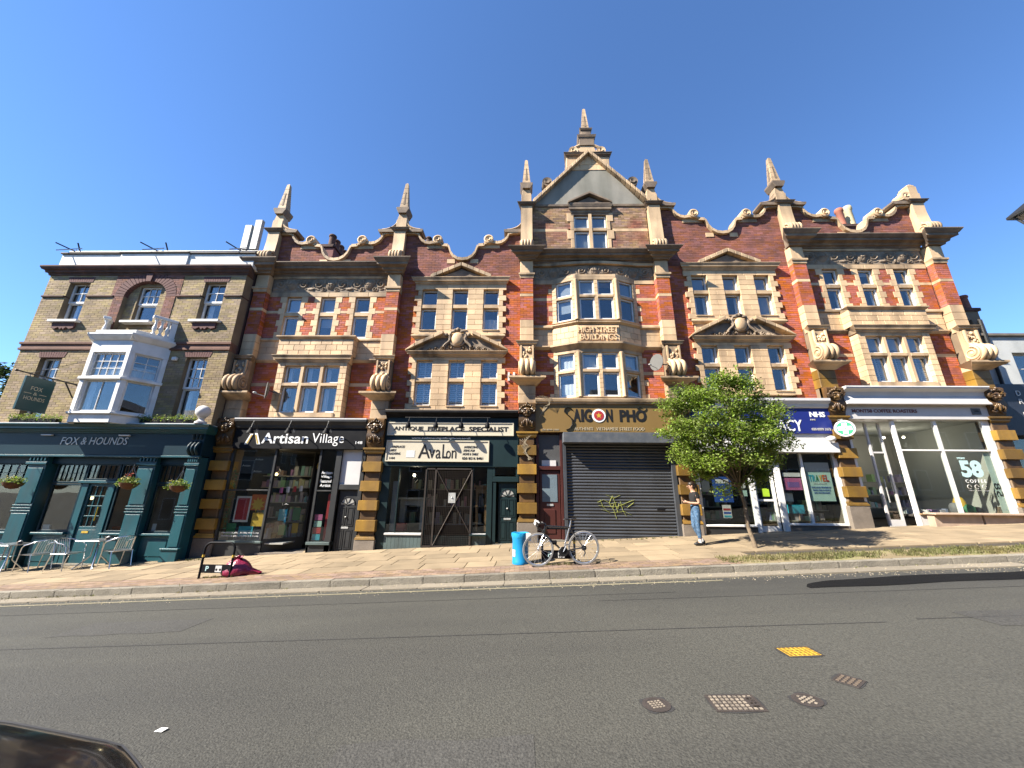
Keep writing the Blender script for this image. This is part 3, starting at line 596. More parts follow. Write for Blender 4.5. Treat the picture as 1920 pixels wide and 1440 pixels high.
def pier(i, parent, wings=(), top='obelisk'):
    xc, d, t = PX[i], PZ[i], PT[i]; g = zg(xc, 0) - 0.1
    core = MB()                                          # shaft from plinth to capital
    core.box(xc - 0.235, xc + 0.235, 0.012, 0.6, 0.4 + d, 3.0 + d); core.box(xc - 0.27, xc + 0.27, 0.012, 0.6, 3.0 + d, 4.6 + d); core.box(xc - 0.225, xc + 0.225, 0.012, 0.6, 4.6 + d, 9.5 + d); core.box(xc - 0.3, xc + 0.3, 0.0, 0.6, g, 0.28 + d)
    p = core.build('pier', JNT, parent)
    stone(xc - 0.31, xc + 0.31, -0.05, 0.5, g, 0.27 + d, PLN, p, 'plinth_stone')
    mould(xc - 0.26, xc + 0.26, [(0.4, 0.28 + d), (-0.01, 0.28 + d), (-0.06, 0.28 + d), (-0.05, 0.33 + d), (-0.03, 0.35 + d), (-0.02, 0.4 + d), (0.4, 0.4 + d)], OCH, p, 'base_moulding')
    zb = [0.52, 1.12, 1.68, 2.27]; ze = [0.84, 1.41, 1.99, 2.58]; prev = 0.4
    for a, b in zip(zb + [2.83], ze + [3.02]):
        stone(xc - 0.232, xc + 0.232, -0.002, 0.4, prev + d + 0.003, a + d - 0.003, OCD, p, 'shaft_stone')
        if a < 2.8: stone(xc - 0.3, xc + 0.3, -0.1, 0.4, a + d, b + d, OCH, p, 'rusticated_block')
        prev = b
    mould(xc - 0.25, xc + 0.25, [(0.4, 2.83 + d), (0.0, 2.83 + d), (-0.03, 2.83 + d), (-0.06, 2.88 + d), (-0.06, 2.93 + d), (-0.1, 2.97 + d), (-0.1, 3.02 + d), (0.4, 3.02 + d)], OCH, p, 'necking')
    mask_console(xc, 0.54, 3.025 + d, 3.96 + d, 0.0, p)
    stone(xc - 0.285, xc + 0.285, -0.03, 0.45, 3.965 + d, 4.27 + d, OCH if i > 3 else BUFT, p); stone(xc - 0.285, xc + 0.285, -0.03, 0.45, 4.275 + d, 4.58 + d, OCH if i > 3 else BUFT, p)
    mould(xc - 0.285, xc + 0.285, [(0.4, 4.58 + d), (-0.03, 4.58 + d), (-0.06, 4.58 + d), (-0.12, 4.63 + d), (-0.2, 4.68 + d), (-0.28, 4.7 + d), (-0.36, 4.76 + d), (-0.36, 4.82 + d), (0.4, 4.84 + d)], BUFT, p, 'ledge')
    rb, so_ = scroll_console(xc, 0.5, 4.84 + d, 5.97 + d, 0.0, 0.42, p, CRV if i < 2 else BUFT); rb.build('scroll_ribs', BUF, p, smooth=True)
    lf = MB()                                            # carved leaf panel over the scroll
    for k in range(9): lf.ell((xc + random.uniform(-0.14, 0.14), -0.1, 5.6 + d + random.uniform(-0.1, 0.28)), (0.045, 0.05, 0.06))
    for s_ in (-1, 1): lf.box(xc + s_ * 0.2 - 0.025, xc + s_ * 0.2 + 0.025, -0.15, -0.05, 5.45 + d, 5.97 + d)
    lf.build('leaf_carving', BUF, p, smooth=True)
    mould(xc - 0.25, xc + 0.25, corn(-0.03, 0.14, 5.97 + d, 6.15 + d), BUFT, p, 'capital')
    for a, b in ((6.15, 6.42), (6.42, 6.71), (6.71, 7.0)):
        stone(xc - 0.235, xc + 0.235, 0.0, 0.4, a + d + 0.003, b + d - 0.003, BUF, p)
    holes = []
    brickwork(p, RED, MOR, 0.0, lambda z: [(xc - 0.232, xc + 0.232)], 7.0 + d, 7.92 + d, depth=0.4); brickwork(p, RED, MOR, 0.0, lambda z: [(xc - 0.232, xc + 0.232)], 8.04 + d, 8.68 + d, depth=0.4)
    for s_ in (-1, 1):                                   # brick cheeks of the pilaster
        T = lambda x, y, z, s_=s_: (xc + s_ * (0.235 - y), x, z)
        for a, b in ((7.0, 7.92), (8.04, 8.68)): brickwork(p, RED, MOR, 0.0, lambda z: [(0.022, WY)], a + d, b + d, depth=0.02, T=T)
    stone(xc - 0.238, xc + 0.238, -0.004, 0.4, 7.925 + d, 8.035 + d, BUF, p, 'band_stone')
    mould(xc - 0.235, xc + 0.235, [(0.4, 8.68 + d), (0.0, 8.68 + d), (-0.02, 8.68 + d), (-0.02, 8.77 + d), (-0.06, 8.8 + d), (-0.06, 8.87 + d), (0.4, 8.87 + d)], BUFT, p, 'necking')
    stone(xc - 0.235, xc + 0.235, -0.005, 0.4, 8.87 + d, 9.4 + d, BUF, p)
    zt = CT[i // 2]
    mould(xc - 0.27, xc + 0.27, corn(-0.05, 0.42, 9.4 + d, zt), DRK, p, 'cornice_break', bevel=0.008)
    # attic bracket and finial
    rb, so_ = scroll_console(xc, 0.44, zt, 11.3 + t, 0.1, 0.36, p, BUFT, 4); rb.build('scroll_ribs', BUFT, p, smooth=True)
    stone(xc - 0.2, xc + 0.2, 0.06, 0.6, zt, 11.3 + t, BUFT, p)
    mould(xc - 0.23, xc + 0.23, corn(0.06, 0.14, 11.3 + t, 11.44 + t, 0.4), DRK, p, 'cap')
    for s_ in wings: wing(xc, s_, 11.32 + t, p, 0.0, 0.6)
    t += 0.14
    if top == 'obelisk':
        stone(xc - 0.2, xc + 0.2, 0.1, 0.5, 11.3 + t, 11.44 + t, BUFT, p, 'pedestal')
        stone(xc - 0.2, xc + 0.2, 0.1, 0.5, 11.44 + t, 11.78 + t, BUFT, p, 'pedestal'); MB().extr([(xc - 0.2, 11.78 + t), (xc + 0.2, 11.78 + t), (xc + 0.14, 12.06 + t), (xc - 0.14, 12.06 + t)], 'y', 0.14, 0.46).build('pedestal', BUFT, p, bevel=0.01)
        MB().extr([(xc - 0.15, 12.06 + t), (xc + 0.15, 12.06 + t), (xc + 0.25, 12.26 + t), (xc + 0.25, 12.34 + t), (xc - 0.25, 12.34 + t), (xc - 0.25, 12.26 + t)], 'y', 0.05, 0.55).build('cap', DRK, p, bevel=0.008)
        obelisk(xc, 0.3, 12.345 + t, 13.72 + t, 0.165, p, BUFT)
    else:
        stone(xc - 0.1, xc + 0.3, 0.1, 0.55, 11.3 + t, 11.72 + t, BUFT, p, 'pedestal'); stone(xc - 0.06, xc + 0.28, 0.12, 0.53, 11.725 + t, 12.05 + t, BUFT, p, 'pedestal'); MB().extr([(xc - 0.06, 12.05 + t), (xc + 0.28, 12.05 + t), (xc + 0.24, 12.13 + t), (xc + 0.1, 12.18 + t), (xc - 0.04, 12.12 + t)], 'y', 0.14, 0.5).build('cap', BUFT, p, bevel=0.02)
        c = MB(); c.T = lambda x, y, z: (x, 0.12 + z, y); c.lathe([(0.02, 0), (0.06, -0.03), (0.08, 0.01), (0.14, -0.02), (0.2, 0.0), (0.2, 0.38)], xc - 0.2, 11.62 + t, 18); c.build('shoulder_scroll', BUFT, p, smooth=True)
    return p
CT = [9.86, 10.3, 10.98]

GP = [(0, 10.15), (0.2, 10.18), (0.38, 10.3), (0.5, 10.48), (0.56, 10.68), (0.6, 10.76), (0.82, 10.78), (0.86, 10.86), (1.18, 10.9), (1.34, 10.87), (1.5, 10.9), (1.64, 11.0), (1.74, 11.13), (1.8, 11.3), (1.95, 11.34), (2.3, 11.34)]
def gable(xc, z, hw, parent, zlow, left=True, right=True):
    """shaped gable: brick field with swept stone coping and scroll balls"""
    prof = [(u * hw / 2.3, v + z) for u, v in GP]
    top = [(xc - u, v) for u, v in prof[::-1]] + [(xc + u, v) for u, v in prof[1:]]
    def iv(zz):
        o = []; n = 400; xs_ = np.linspace(xc - hw, xc + hw, n); tz = np.interp(xs_, [p[0] for p in top], [p[1] for p in top]) - 0.05 > zz; st = None
        for k in range(n):
            if tz[k] and st is None: st = xs_[k]
            if (not tz[k] or k == n - 1) and st is not None: o.append((float(st), float(xs_[k]))); st = None
        return [q for q in o if q[1] - q[0] > 0.03]
    brickwork(parent, GAB, MOR, WY, iv, zlow, max(p[1] for p in top) - 0.02, depth=0.26)
    cp = MB()
    for (a, b) in zip(top, top[1:]):
        d = Vector((b[0] - a[0], b[1] - a[1])).normalized(); nrm = Vector((-d.y, d.x)) * 0.1
        cp.extr([(a[0], a[1] - 0.06), (b[0], b[1] - 0.06), (b[0] + nrm.x * 0.4, b[1] + nrm.y * 0.6), (a[0] + nrm.x * 0.4, a[1] + nrm.y * 0.6)], 'y', WY - 0.12, WY + 0.34)
    cp.build('coping', BUFT, parent)
    for s_ in (-1, 1):
        bx, bz = xc + s_ * 1.0 * hw / 2.3, 11.0 + z; ro = MB(); T = lambda x, y, zz: (x, WY - 0.16 + zz, y)
        ro.T = T; ro.lathe([(0.02, 0), (0.07, -0.03), (0.08, 0.01), (0.12, 0.01), (0.14, -0.02), (0.185, 0.0), (0.19, 0.45)], bx, bz, 20); ro.build('coping_scroll', BUF, parent, smooth=True)
        a, b = sorted((bx - s_ * 0.33, bx + s_ * 0.42)); MB().box(a, b, WY - 0.03, WY + 0.05, bz - 0.33, bz - 0.17).build('kneeler', BUFT, parent)
        a = xc + s_ * 0.3 * hw / 2.3; MB().box(min(a, a + s_ * 0.3), max(a, a + s_ * 0.3), WY - 0.02, WY + 0.05, 10.02 + z, 10.2 + z).build('kneeler', BUF, parent)
    return top
def scroll_frieze(X, Z, W, H):
    """repeated shells with leafy scrolls between them"""
    n = max(1, round(W / (H * 2.4))); h = np.zeros_like(X); pw = W / n
    for k in range(n):
        cx = pw * (k + 0.5); h = np.maximum(h, blob(X, Z, cx, H * 0.5, H * 0.3, H * 0.34) * 1.15)
        for s_ in (-1, 1):
            h = np.maximum(h, 0.85 * spiral(X, Z, cx + s_ * pw * 0.31, H * 0.56, H * 0.4, s_, 2.0, 1.0)); h = np.maximum(h, 0.7 * spiral(X, Z, cx + s_ * pw * 0.17, H * 0.2, H * 0.2, -s_, 1.5))
            h = np.maximum(h, 0.8 * blob(X, Z, cx + s_ * H * 0.36, H * 0.72, H * 0.07, H * 0.2)); h = np.maximum(h, 0.75 * blob(X, Z, cx + s_ * pw * 0.47, H * 0.22, H * 0.16, H * 0.1))
        h = h * (0.85 + 0.15 * np.cos(18 * np.arctan2(Z - H * 0.5, X - cx)))
    return h
def light_pair(x0, x1, zu0, zu1, zl0, zl1, y, parent, cu=None, cl=None, T=None):
    window(x0, x1, zu0, zu1, y, parent, curtain=cu, T=T, fw=0.045); window(x0, x1, zl0, zl1, y, parent, curtain=cl, T=T, fw=0.05)
def quoins(x, s_, z0, z1, y0, y1, w, tooth, n, parent):
    h = (z1 - z0) / n
    for k in range(n):
        ww = w + (tooth if k % 2 == 0 else 0.0); a, b = sorted((x, x + s_ * ww)); stone(a, b, y0, y1, z0 + k * h + 0.003, z0 + (k + 1) * h - 0.003, BUF, parent)

# ---- houses A and E: three-light top windows, frieze, flat oriel below
def house_ae(H, xc, d, cur):
    k = lambda z: 1.62 + (z - d - 1.62) * 1.0 + d
    x0, x1 = xc - 2.225, xc + 2.225
    cs = [xc - 1.285, xc, xc + 1.285]; hw = 0.275; ox0, ox1 = xc - 1.2, xc + 1.2
    holes = [(c - hw - 0.14, c + hw + 0.14, 6.95 + d, 8.6 + d) for c in cs] + [(ox0 - 0.02, ox1 + 0.02, 3.9 + d, 6.0 + d)]
    for a, b in ((3.9, 5.14), (5.26, 6.0), (6.96, 7.925), (8.035, 8.6)):
        brickwork(H, RED, MOR, WY, cut([(x0, x1)], holes), a + d, b + d, depth=0.3)
    for a, b in ((x0, ox0 - 0.02), (ox1 + 0.02, x1)): stone(a, b, WY - 0.006, 0.45, 5.142 + d, 5.258 + d, BUF, H, 'band_stone')
    segs = [(x0, cs[0] - hw - 0.14), (cs[0] + hw + 0.14, cs[1] - hw - 0.14), (cs[1] + hw + 0.14, cs[2] - hw - 0.14), (cs[2] + hw + 0.14, x1)]
    for a, b in segs: stone(a, b, WY - 0.006, 0.45, 7.928 + d, 8.032 + d, BUF, H, 'band_stone')
    for j, c in enumerate(cs):
        for s_ in (-1, 1): quoins(c + s_ * hw, s_, 6.95 + d, 8.6 + d, WY - 0.01, WY + 0.18, 0.14, 0.1, 7, H)
        stone(c - hw, c + hw, WY + 0.01, WY + 0.2, 7.83 + d, 7.97 + d, BUFT, H, 'transom')
        light_pair(c - hw, c + hw, 7.98 + d, 8.59 + d, 6.97 + d, 7.82 + d, WY + 0.09, H, cur[0][j], cur[1][j])
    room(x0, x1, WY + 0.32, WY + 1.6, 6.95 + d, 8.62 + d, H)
    # frieze, architrave, main cornice
    ashlar(x0, x1, 8.6 + d, 8.79 + d, WY - 0.02, 0.5, 0.19, 0.7, H, BUFT)
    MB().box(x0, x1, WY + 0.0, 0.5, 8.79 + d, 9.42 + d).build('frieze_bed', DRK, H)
    relief(x0 + 0.05, x1 - 0.05, 8.8 + d, 9.38 + d, WY - 0.005, scroll_frieze, 200, 36, CRV, H, 'carved_frieze', 0.085)
    MB().box(x0, x1, WY - 0.04, 0.5, 9.36 + d, 9.46 + d).build('frieze_bead', BUFT, H, bevel=0.01)
    zt = CT[0] if d < 1 else CT[2]
    n = 11
    for q in range(n):
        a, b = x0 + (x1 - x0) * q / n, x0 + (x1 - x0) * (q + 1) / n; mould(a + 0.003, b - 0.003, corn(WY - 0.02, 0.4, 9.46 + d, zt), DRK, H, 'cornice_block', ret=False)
    gable(xc, 0 if d < 1 else 1.13, 2.3, H, zt)
    # apron and string courses
    ashlar(x0, x1, 6.13 + d, 6.82 + d, WY, 0.5, 0.23, 0.55, H)
    mould(x0, x1, [(0.45, 6.82 + d), (WY, 6.82 + d), (WY - 0.05, 6.84 + d), (WY - 0.05, 6.9 + d), (WY, 6.95 + d), (0.45, 6.95 + d)], BUFT, H, 'string_course', ret=False)
    mould(x0, x1, [(0.45, 6.0 + d), (WY, 6.0 + d), (WY - 0.03, 6.02 + d), (WY - 0.08, 6.09 + d), (WY - 0.08, 6.13 + d), (0.45, 6.13 + d)], BUFT, H, 'string_course', ret=False)
    oy = -0.06
    ashlar(ox0 - 0.12, ox1 + 0.12, 6.15 + d, 6.76 + d, oy - 0.02, WY + 0.05, 0.2, 0.4, H); mould(ox0 - 0.12, ox1 + 0.12, [(WY, 6.76 + d), (oy - 0.02, 6.76 + d), (oy - 0.05, 6.79 + d), (oy - 0.1, 6.84 + d), (oy - 0.1, 6.88 + d), (WY, 6.9 + d)], BUFT, H, 'oriel_coping')
    mould(ox0 - 0.03, ox1 + 0.03, corn(oy, 0.16, 5.9 + d, 6.15 + d, 0.3), BUFT, H, 'oriel_cornice')
    lw = 0.56; mw = 0.115; xs_ = [xc - 1.5 * lw - mw, xc - 0.5 * lw, xc + 0.5 * lw + mw]
    for a, b in ((ox0, xs_[0]), (xs_[2] + lw, ox1)): ashlar(a, b, 4.0 + d, 5.9 + d, oy, WY + 0.3, 0.19, 0.33, H)
    for a in (xs_[0] + lw, xs_[1] + lw): stone(a + 0.005, a + mw - 0.005, oy + 0.01, WY + 0.1, 4.15 + d, 5.88 + d, BUF, H, 'mullion')
    ashlar(xs_[0], xs_[2] + lw, 5.8 + d, 5.9 + d, oy + 0.005, WY + 0.1, 0.1, 0.5, H); stone(xs_[0] - 0.02, xs_[2] + lw + 0.02, oy - 0.04, WY + 0.1, 4.0 + d, 4.15 + d, BUFT, H, 'sill')
    for j, a in enumerate(xs_):
        stone(a - 0.01, a + lw + 0.01, oy + 0.0, WY + 0.08, 5.08 + d, 5.18 + d, BUFT, H, 'transom')
        light_pair(a, a + lw, 5.18 + d, 5.8 + d, 4.16 + d, 5.08 + d, oy + 0.12, H, cur[2][j], cur[3][j])
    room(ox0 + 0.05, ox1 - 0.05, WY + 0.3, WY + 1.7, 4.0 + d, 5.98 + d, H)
house_ae(HOUSE[0], -7.11, 0.0, ([('blind', 1.0), ('blind', 1.0), None], [None, ('blind', 0.45), None], [('drape', 0.25), ('drape', 0.3), ('drape', 0.3)], [('drape', 0.2), ('drape', 0.3), ('drape', 0.35)]))
house_ae(HOUSE[4], 12.68, 1.12, ([None, ('blind', 0.3), None], [('drape', 0.25), ('drape', 0.2), ('drape', 0.25)], [('blind', 0.8)] * 3, [('slats', 1), ('slats', 1), ('slats', 1)]))

# ---- houses B and D: stone window panel under a pediment, broken pediment with cartouche
def cart_relief(X, Z, W, H):
    c = W / 2; h = np.zeros_like(X)
    for s_ in (-1, 1):
        for k, (u, r) in enumerate(((0.2, 0.13), (0.42, 0.11), (0.62, 0.09), (0.8, 0.07))):
            h = np.maximum(h, spiral(X, Z, c + s_ * u * W * 0.5, H * (0.36 - 0.2 * u), H * r * 2.3, s_ * (-1) ** k, 1.6, k)); h = np.maximum(h, 0.8 * blob(X, Z, c + s_ * (u + 0.1) * W * 0.5, H * 0.14, H * 0.09))
    return h
def house_bd(H, xc, d, dg, pl, pr, cur):
    x0, x1 = pl + 0.235, pr - 0.235; px0, px1 = xc - 1.56, xc + 1.56; cs = [xc - 1.135, xc, xc + 1.135]; hw = 0.28; ys = WY - 0.06
    brickwork(H, RED, MOR, WY, cut([(x0, x1)], [(px0 + 0.02, px1 - 0.02, 4.2 + d, 9.1 + d)]), 4.05 + d, 9.3 + d, depth=0.3)
    cols = [(px0, cs[0] - hw), (cs[0] + hw, cs[1] - hw), (cs[1] + hw, cs[2] - hw), (cs[2] + hw, px1)]
    for fl, (zl0, zl1, zu0, zu1, zend) in enumerate(((4.47, 5.3, 5.46, 6.1, 6.2), (7.25, 8.1, 8.28, 8.88, 9.06))):
        for j, (a, b) in enumerate(cols):
            if j in (0, 3): quoins(cs[0] - hw if j == 0 else cs[2] + hw, -1 if j == 0 else 1, zl0 - 0.14 + d, zend + d, ys, WY + 0.2, 0.15, 0.12, 9, H)
            else: ashlar(a, b, zl0 - 0.0 + d, zu1 + d, ys, WY + 0.25, 0.21, 0.42, H, phase=j)
        ashlar(px0 + 0.1, px1 - 0.1, zu1 + d, zend + d, ys, WY + 0.25, 0.16, 0.5, H); ashlar(px0 + 0.1, px1 - 0.1, zl0 - 0.15 + d, zl0 + d, ys, WY + 0.25, 0.15, 0.4, H)
        for j, c in enumerate(cs):
            stone(c - hw - 0.02, c + hw + 0.02, ys - 0.03, WY + 0.1, zl0 - 0.04 + d, zl0 + d, BUFT, H, 'sill'); stone(c - hw - 0.01, c + hw + 0.01, ys + 0.02, WY + 0.2, zl1 + 0.02 + d, zu0 - 0.02 + d, BUFT, H, 'transom')
            light_pair(c - hw, c + hw, zu0 - 0.02 + d, zu1 + d, zl0 + d, zl1 + 0.02 + d, WY + 0.08, H, cur[fl * 2][j], cur[fl * 2 + 1][j])
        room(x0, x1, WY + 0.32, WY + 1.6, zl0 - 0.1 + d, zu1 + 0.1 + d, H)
    # top pediment
    mould(px0 - 0.1, px1 + 0.1, corn(ys, 0.17, 9.06 + d, 9.32 + d, 0.3), BUFT, H, 'pediment_cornice', bevel=0.006)
    MB().extr([(xc - 0.95, 9.32 + d), (xc + 0.95, 9.32 + d), (xc, 9.72 + d)], 'y', ys - 0.02, WY + 0.1).build('tympanum', DRK, H)
    for s_ in (-1, 1):
        for q in range(5):                               # raking blocks
            u0, u1 = q / 5, (q + 1) / 5 - 0.012; A = Vector((xc + s_ * 1.12, 9.32 + d)); Bv = Vector((xc, 9.84 + d)); a = A.lerp(Bv, u0); b = A.lerp(Bv, u1)
            MB().extr([(a.x, a.y - 0.05), (b.x, b.y - 0.05), (b.x, b.y + 0.1), (a.x, a.y + 0.1)], 'y', ys - 0.17, WY + 0.15).build('raking_block', BUFT, H, bevel=0.01)
    gable(xc, dg, (x1 - x0) / 2 + 0.05, H, 9.3 + d)
    # sill course and broken pediment
    mould(px0 - 0.02, px1 + 0.02, [(WY + 0.2, 6.9 + d), (ys, 6.9 + d), (ys - 0.03, 6.92 + d), (ys - 0.09, 6.98 + d), (ys - 0.09, 7.03 + d), (ys, 7.1 + d), (WY + 0.2, 7.1 + d)], BUFT, H, 'string_course')
    ashlar(px0 + 0.03, px1 - 0.03, 6.2 + d, 6.9 + d, ys, WY + 0.25, 0.23, 0.55, H)
    mould(px0 - 0.02, px1 + 0.02, corn(ys, 0.2, 6.2 + d, 6.38 + d, 0.3), BUFT, H, 'pediment_cornice')
    for s_ in (-1, 1):
        for q in range(4):
            A = Vector((xc + s_ * 1.78, 6.38 + d)); Bv = Vector((xc + s_ * 0.5, 7.02 + d)); a = A.lerp(Bv, q / 4); b = A.lerp(Bv, (q + 1) / 4 - 0.01)
            MB().extr([(a.x, a.y), (b.x, b.y), (b.x, b.y + 0.13), (a.x, a.y + 0.13 * (1 if q else 0.3))], 'y', ys - 0.22, WY + 0.1).build('raking_block', BUFT, H, bevel=0.01)
    c = MB()
    c.extr([(xc - 1.55, 6.38 + d), (xc + 1.55, 6.38 + d), (xc + 0.45, 6.98 + d), (xc - 0.45, 6.98 + d)], 'y', ys - 0.03, ys + 0.05); c.build('tympanum', DRK, H)
    relief(xc - 1.2, xc + 1.2, 6.39 + d, 6.82 + d, ys - 0.035, cart_relief, 110, 26, CRV, H, 'tympanum_carving', 0.1)
    c = MB(); c.ell((xc, ys - 0.12, 6.84 + d), (0.21, 0.1, 0.25), 16, 10); o = c.build('cartouche', BUF, H, smooth=True)
    c = MB(); c.tube([(xc + 0.29 * math.sin(a) * (1 - 0.25 * math.cos(a)) , ys - 0.1, 6.86 + d - 0.31 * math.cos(a) + 0.05 * math.cos(2 * a)) for a in np.linspace(0, 2 * math.pi, 30)], 0.04, 7)
    for s_ in (-1, 1):
        c.tube([(xc + s_ * (0.3 + 0.1 * t - 0.08 * math.sin(5 * t)), ys - 0.12, 6.95 + d - 0.42 * t) for t in np.linspace(0, 1, 9)], 0.045, 7); c.ell((xc + s_ * 0.4, ys - 0.12, 7.0 + d), (0.07, 0.07, 0.07)); c.ell((xc + s_ * 0.16, ys - 0.12, 7.12 + d), (0.1, 0.06, 0.05))
    c.ell((xc, ys - 0.13, 7.2 + d), (0.06, 0.06, 0.07)); c.build('cartouche_frame', CRV, H, smooth=True)
sl = [('slats', 1)] * 3; nn = [None] * 3
house_bd(HOUSE[1], -2.2, 0.0, 0.0, PX[1], PX[2], (sl, sl, nn, [None, None, ('net', 0.6)]))
house_bd(HOUSE[3], 7.7, 0.57, 1.13, PX[3], PX[4], ([('drape', 0.2)] * 3, [('drape', 0.2)] * 3, [('blind', 1.0), ('blind', 1.0), ('blind', 1.0)], [('drape', 0.3), ('drape', 0.3), ('blind', 1.0)]))
# ---- house C: canted stone bay through two floors, dormer storey and pointed gable
H = HOUSE[2]; xc = 2.7; x0, x1 = PX[2] + 0.235, PX[3] - 0.235; oy = -0.12
bx0, bx1, fx0, fx1 = 1.16, 4.24, 1.98, 3.42                 # bay: width at the wall and of its front
brickwork(H, RED, MOR, WY, cut([(x0, x1)], [(bx0, bx1, 4.5, 9.4)]), 4.5, 5.58, depth=0.3); brickwork(H, RED, MOR, WY, cut([(x0, x1)], [(bx0, bx1, 4.5, 9.4)]), 5.7, 6.5, depth=0.3)
brickwork(H, RED, MOR, WY, cut([(x0, x1)], [(bx0, bx1, 4.5, 9.4)]), 7.45, 8.42, depth=0.3); brickwork(H, RED, MOR, WY, cut([(x0, x1)], [(bx0, bx1, 4.5, 9.4)]), 8.54, 9.1, depth=0.3)
for a, b in ((x0, bx0), (bx1, x1)):
    for z in (5.582, 8.422): stone(a, b, WY - 0.006, 0.45, z, z + 0.116, BUF, H, 'band_stone')
    ashlar(a, b, 6.62, 7.28, WY, 0.45, 0.22, 0.5, H, BUFT); mould(a, b, [(0.4, 6.5), (WY, 6.5), (WY - 0.1, 6.58), (WY - 0.1, 6.62), (0.4, 6.62)], BUFT, H, 'string_course', ret=False); mould(a, b, [(0.4, 7.28), (WY, 7.28), (WY - 0.08, 7.32), (WY - 0.08, 7.38), (WY, 7.45), (0.4, 7.45)], BUFT, H, 'string_course', ret=False)
    for z in (4.7, 5.2, 6.0, 7.6, 8.0, 8.7): 
        s_ = 1 if a == bx1 else -1; e = bx0 if s_ < 0 else bx1; p_, q_ = sorted((e, e + s_ * 0.13)); stone(p_, q_, WY - 0.008, 0.4, z, z + 0.2, BUF, H)
def seg(ax, ay, bx, by):
    L_ = math.hypot(bx - ax, by - ay); c, s_ = (bx - ax) / L_, (by - ay) / L_
    return L_, (lambda x, y, z: (ax + x * c - y * s_, ay + x * s_ + y * c, z))
sides = [seg(bx0, WY, fx0, oy), seg(fx0, oy, fx1, oy), seg(fx1, oy, bx1, WY)]
for fi, (zb, zl0, zl1, zu0, zu1, ztop, cur) in enumerate(((4.56, 4.72, 5.58, 5.68, 6.28, 6.4, ('net', 0.9)), (7.36, 7.5, 8.38, 8.48, 9.08, 9.2, ('blind', 0.9)))):
    for si, (L_, T) in enumerate(sides):
        s = MB(); s.T = T; s.box(-0.02, L_ + 0.02, 0.0, 0.16, zb, zl0); s.box(-0.02, L_ + 0.02, -0.03, 0.15, zl0 - 0.03, zl0 + 0.01); s.build('sill', BUFT, H, bevel=0.008); s = MB(); s.T = T; s.box(0, L_, 0.0, 0.16, zu1, ztop); s.build('bay_stone_course', BUFT, H, bevel=0.008)
        lights = [(0.16, L_ - 0.16)] if si != 1 else [(0.12, L_ / 2 - 0.06), (L_ / 2 + 0.06, L_ - 0.12)]
        for a, b in lights:
            window(a, b, zu0, zu1, 0.06, H, T=T, fw=0.05, curtain=None if si == 1 and a > 0.5 else cur); window(a, b, zl0 + 0.01, zl1, 0.06, H, T=T, fw=0.055, curtain=(cur[0], 0.6) if si == 0 else None)
            s = MB(); s.T = T; s.box(a - 0.01, b + 0.01, -0.01, 0.12, zl1, zu0); s.build('transom', BUFT, H, bevel=0.008)
        posts = [(0.0, 0.16), (L_ - 0.16, L_)] if si != 1 else [(0.0, 0.12), (L_ / 2 - 0.06, L_ / 2 + 0.06), (L_ - 0.12, L_)]
        for a, b in posts:
            n = 10
            for q in range(n):
                z0_, z1_ = zl0 + 0.01 + (zu1 - zl0 - 0.01) * q / n, zl0 + 0.01 + (zu1 - zl0 - 0.01) * (q + 1) / n - 0.006
                s = MB(); s.T = T; s.box(a, b, 0.0, 0.16, z0_, z1_); s.build('stone', BUF, H, bevel=0.006)
    for e in (fx0, fx1):
        c = MB(); c.lathe([(0.075, 0), (0.075, 0.02), (0.06, 0.05), (0.06, zu1 - zl0 - 0.1), (0.085, zu1 - zl0 - 0.04), (0.085, zu1 - zl0)], e, oy + 0.0, 10, zl0); c.build('mullion_shaft', BUF, H, smooth=True)
    room(bx0 + 0.05, bx1 - 0.05, WY + 0.02, WY + 1.6, zb, ztop, H)
for L_, T in sides:
    s = MB(); s.T = T; s.box(-0.02, L_ + 0.02, -0.02, 0.18, 6.62, 7.28); s.build('bay_panel', JNT, H)
    n = 3 if L_ < 1.2 else 4
    for r in range(3):
        cuts = [0] + [L_ * (q + (0.5 if r % 2 else 0)) / n for q in range(0 if r % 2 else 1, n)] + [L_]
        for a, b in zip(cuts, cuts[1:]): s = MB(); s.T = T; s.box(a + 0.003, b - 0.003, -0.035, 0.1, 6.62 + r * 0.22 + 0.003, 6.84 + r * 0.22 - 0.003); s.build('stone', BUF, H, bevel=0.006)
    for za, zb_, pr in ((6.4, 6.62, 0.16), (7.28, 7.4, 0.1)):
        s = MB(); s.T = T; pts = [(0.15, za), (0.0, za), (-pr * 0.5, za + (zb_ - za) * 0.4), (-pr, za + (zb_ - za) * 0.7), (-pr, zb_), (0.15, zb_)]; e = 0.05
        s.extr(pts, 'x', -e, L_ + e); s.build('string_course', BUFT, H)
s = MB(); s.box(1.94, 3.4, oy - 0.05, oy - 0.02, 6.66, 7.25); s.build('name_panel', BUF, H, bevel=0.006)
text('HIGH STREET', 1.98, 3.36, 6.97, 7.2, oy - 0.07, BUF, H, bold=0.012, depth=0.045); text('BUILDINGS', 2.05, 3.3, 6.7, 6.92, oy - 0.07, BUF, H, bold=0.012, depth=0.045)
ashlar(x0, x1, 9.1, 9.28, WY - 0.02, 0.5, 0.18, 0.7, H, BUFT); s = MB(); s.extr([(bx0, WY), (fx0, oy), (fx1, oy), (bx1, WY)], 'z', 9.2, 9.3); s.build('bay_roof', BUFT, H)
MB().box(x0, x1, WY, 0.5, 9.28, 9.9).build('frieze_bed', DRK, H)
bow = lambda x, y, z: (x, y - 0.16 * max(0.0, math.cos((x - xc) * math.pi / 3.2)) ** 1.0 * (abs(x - xc) < 1.6), z)
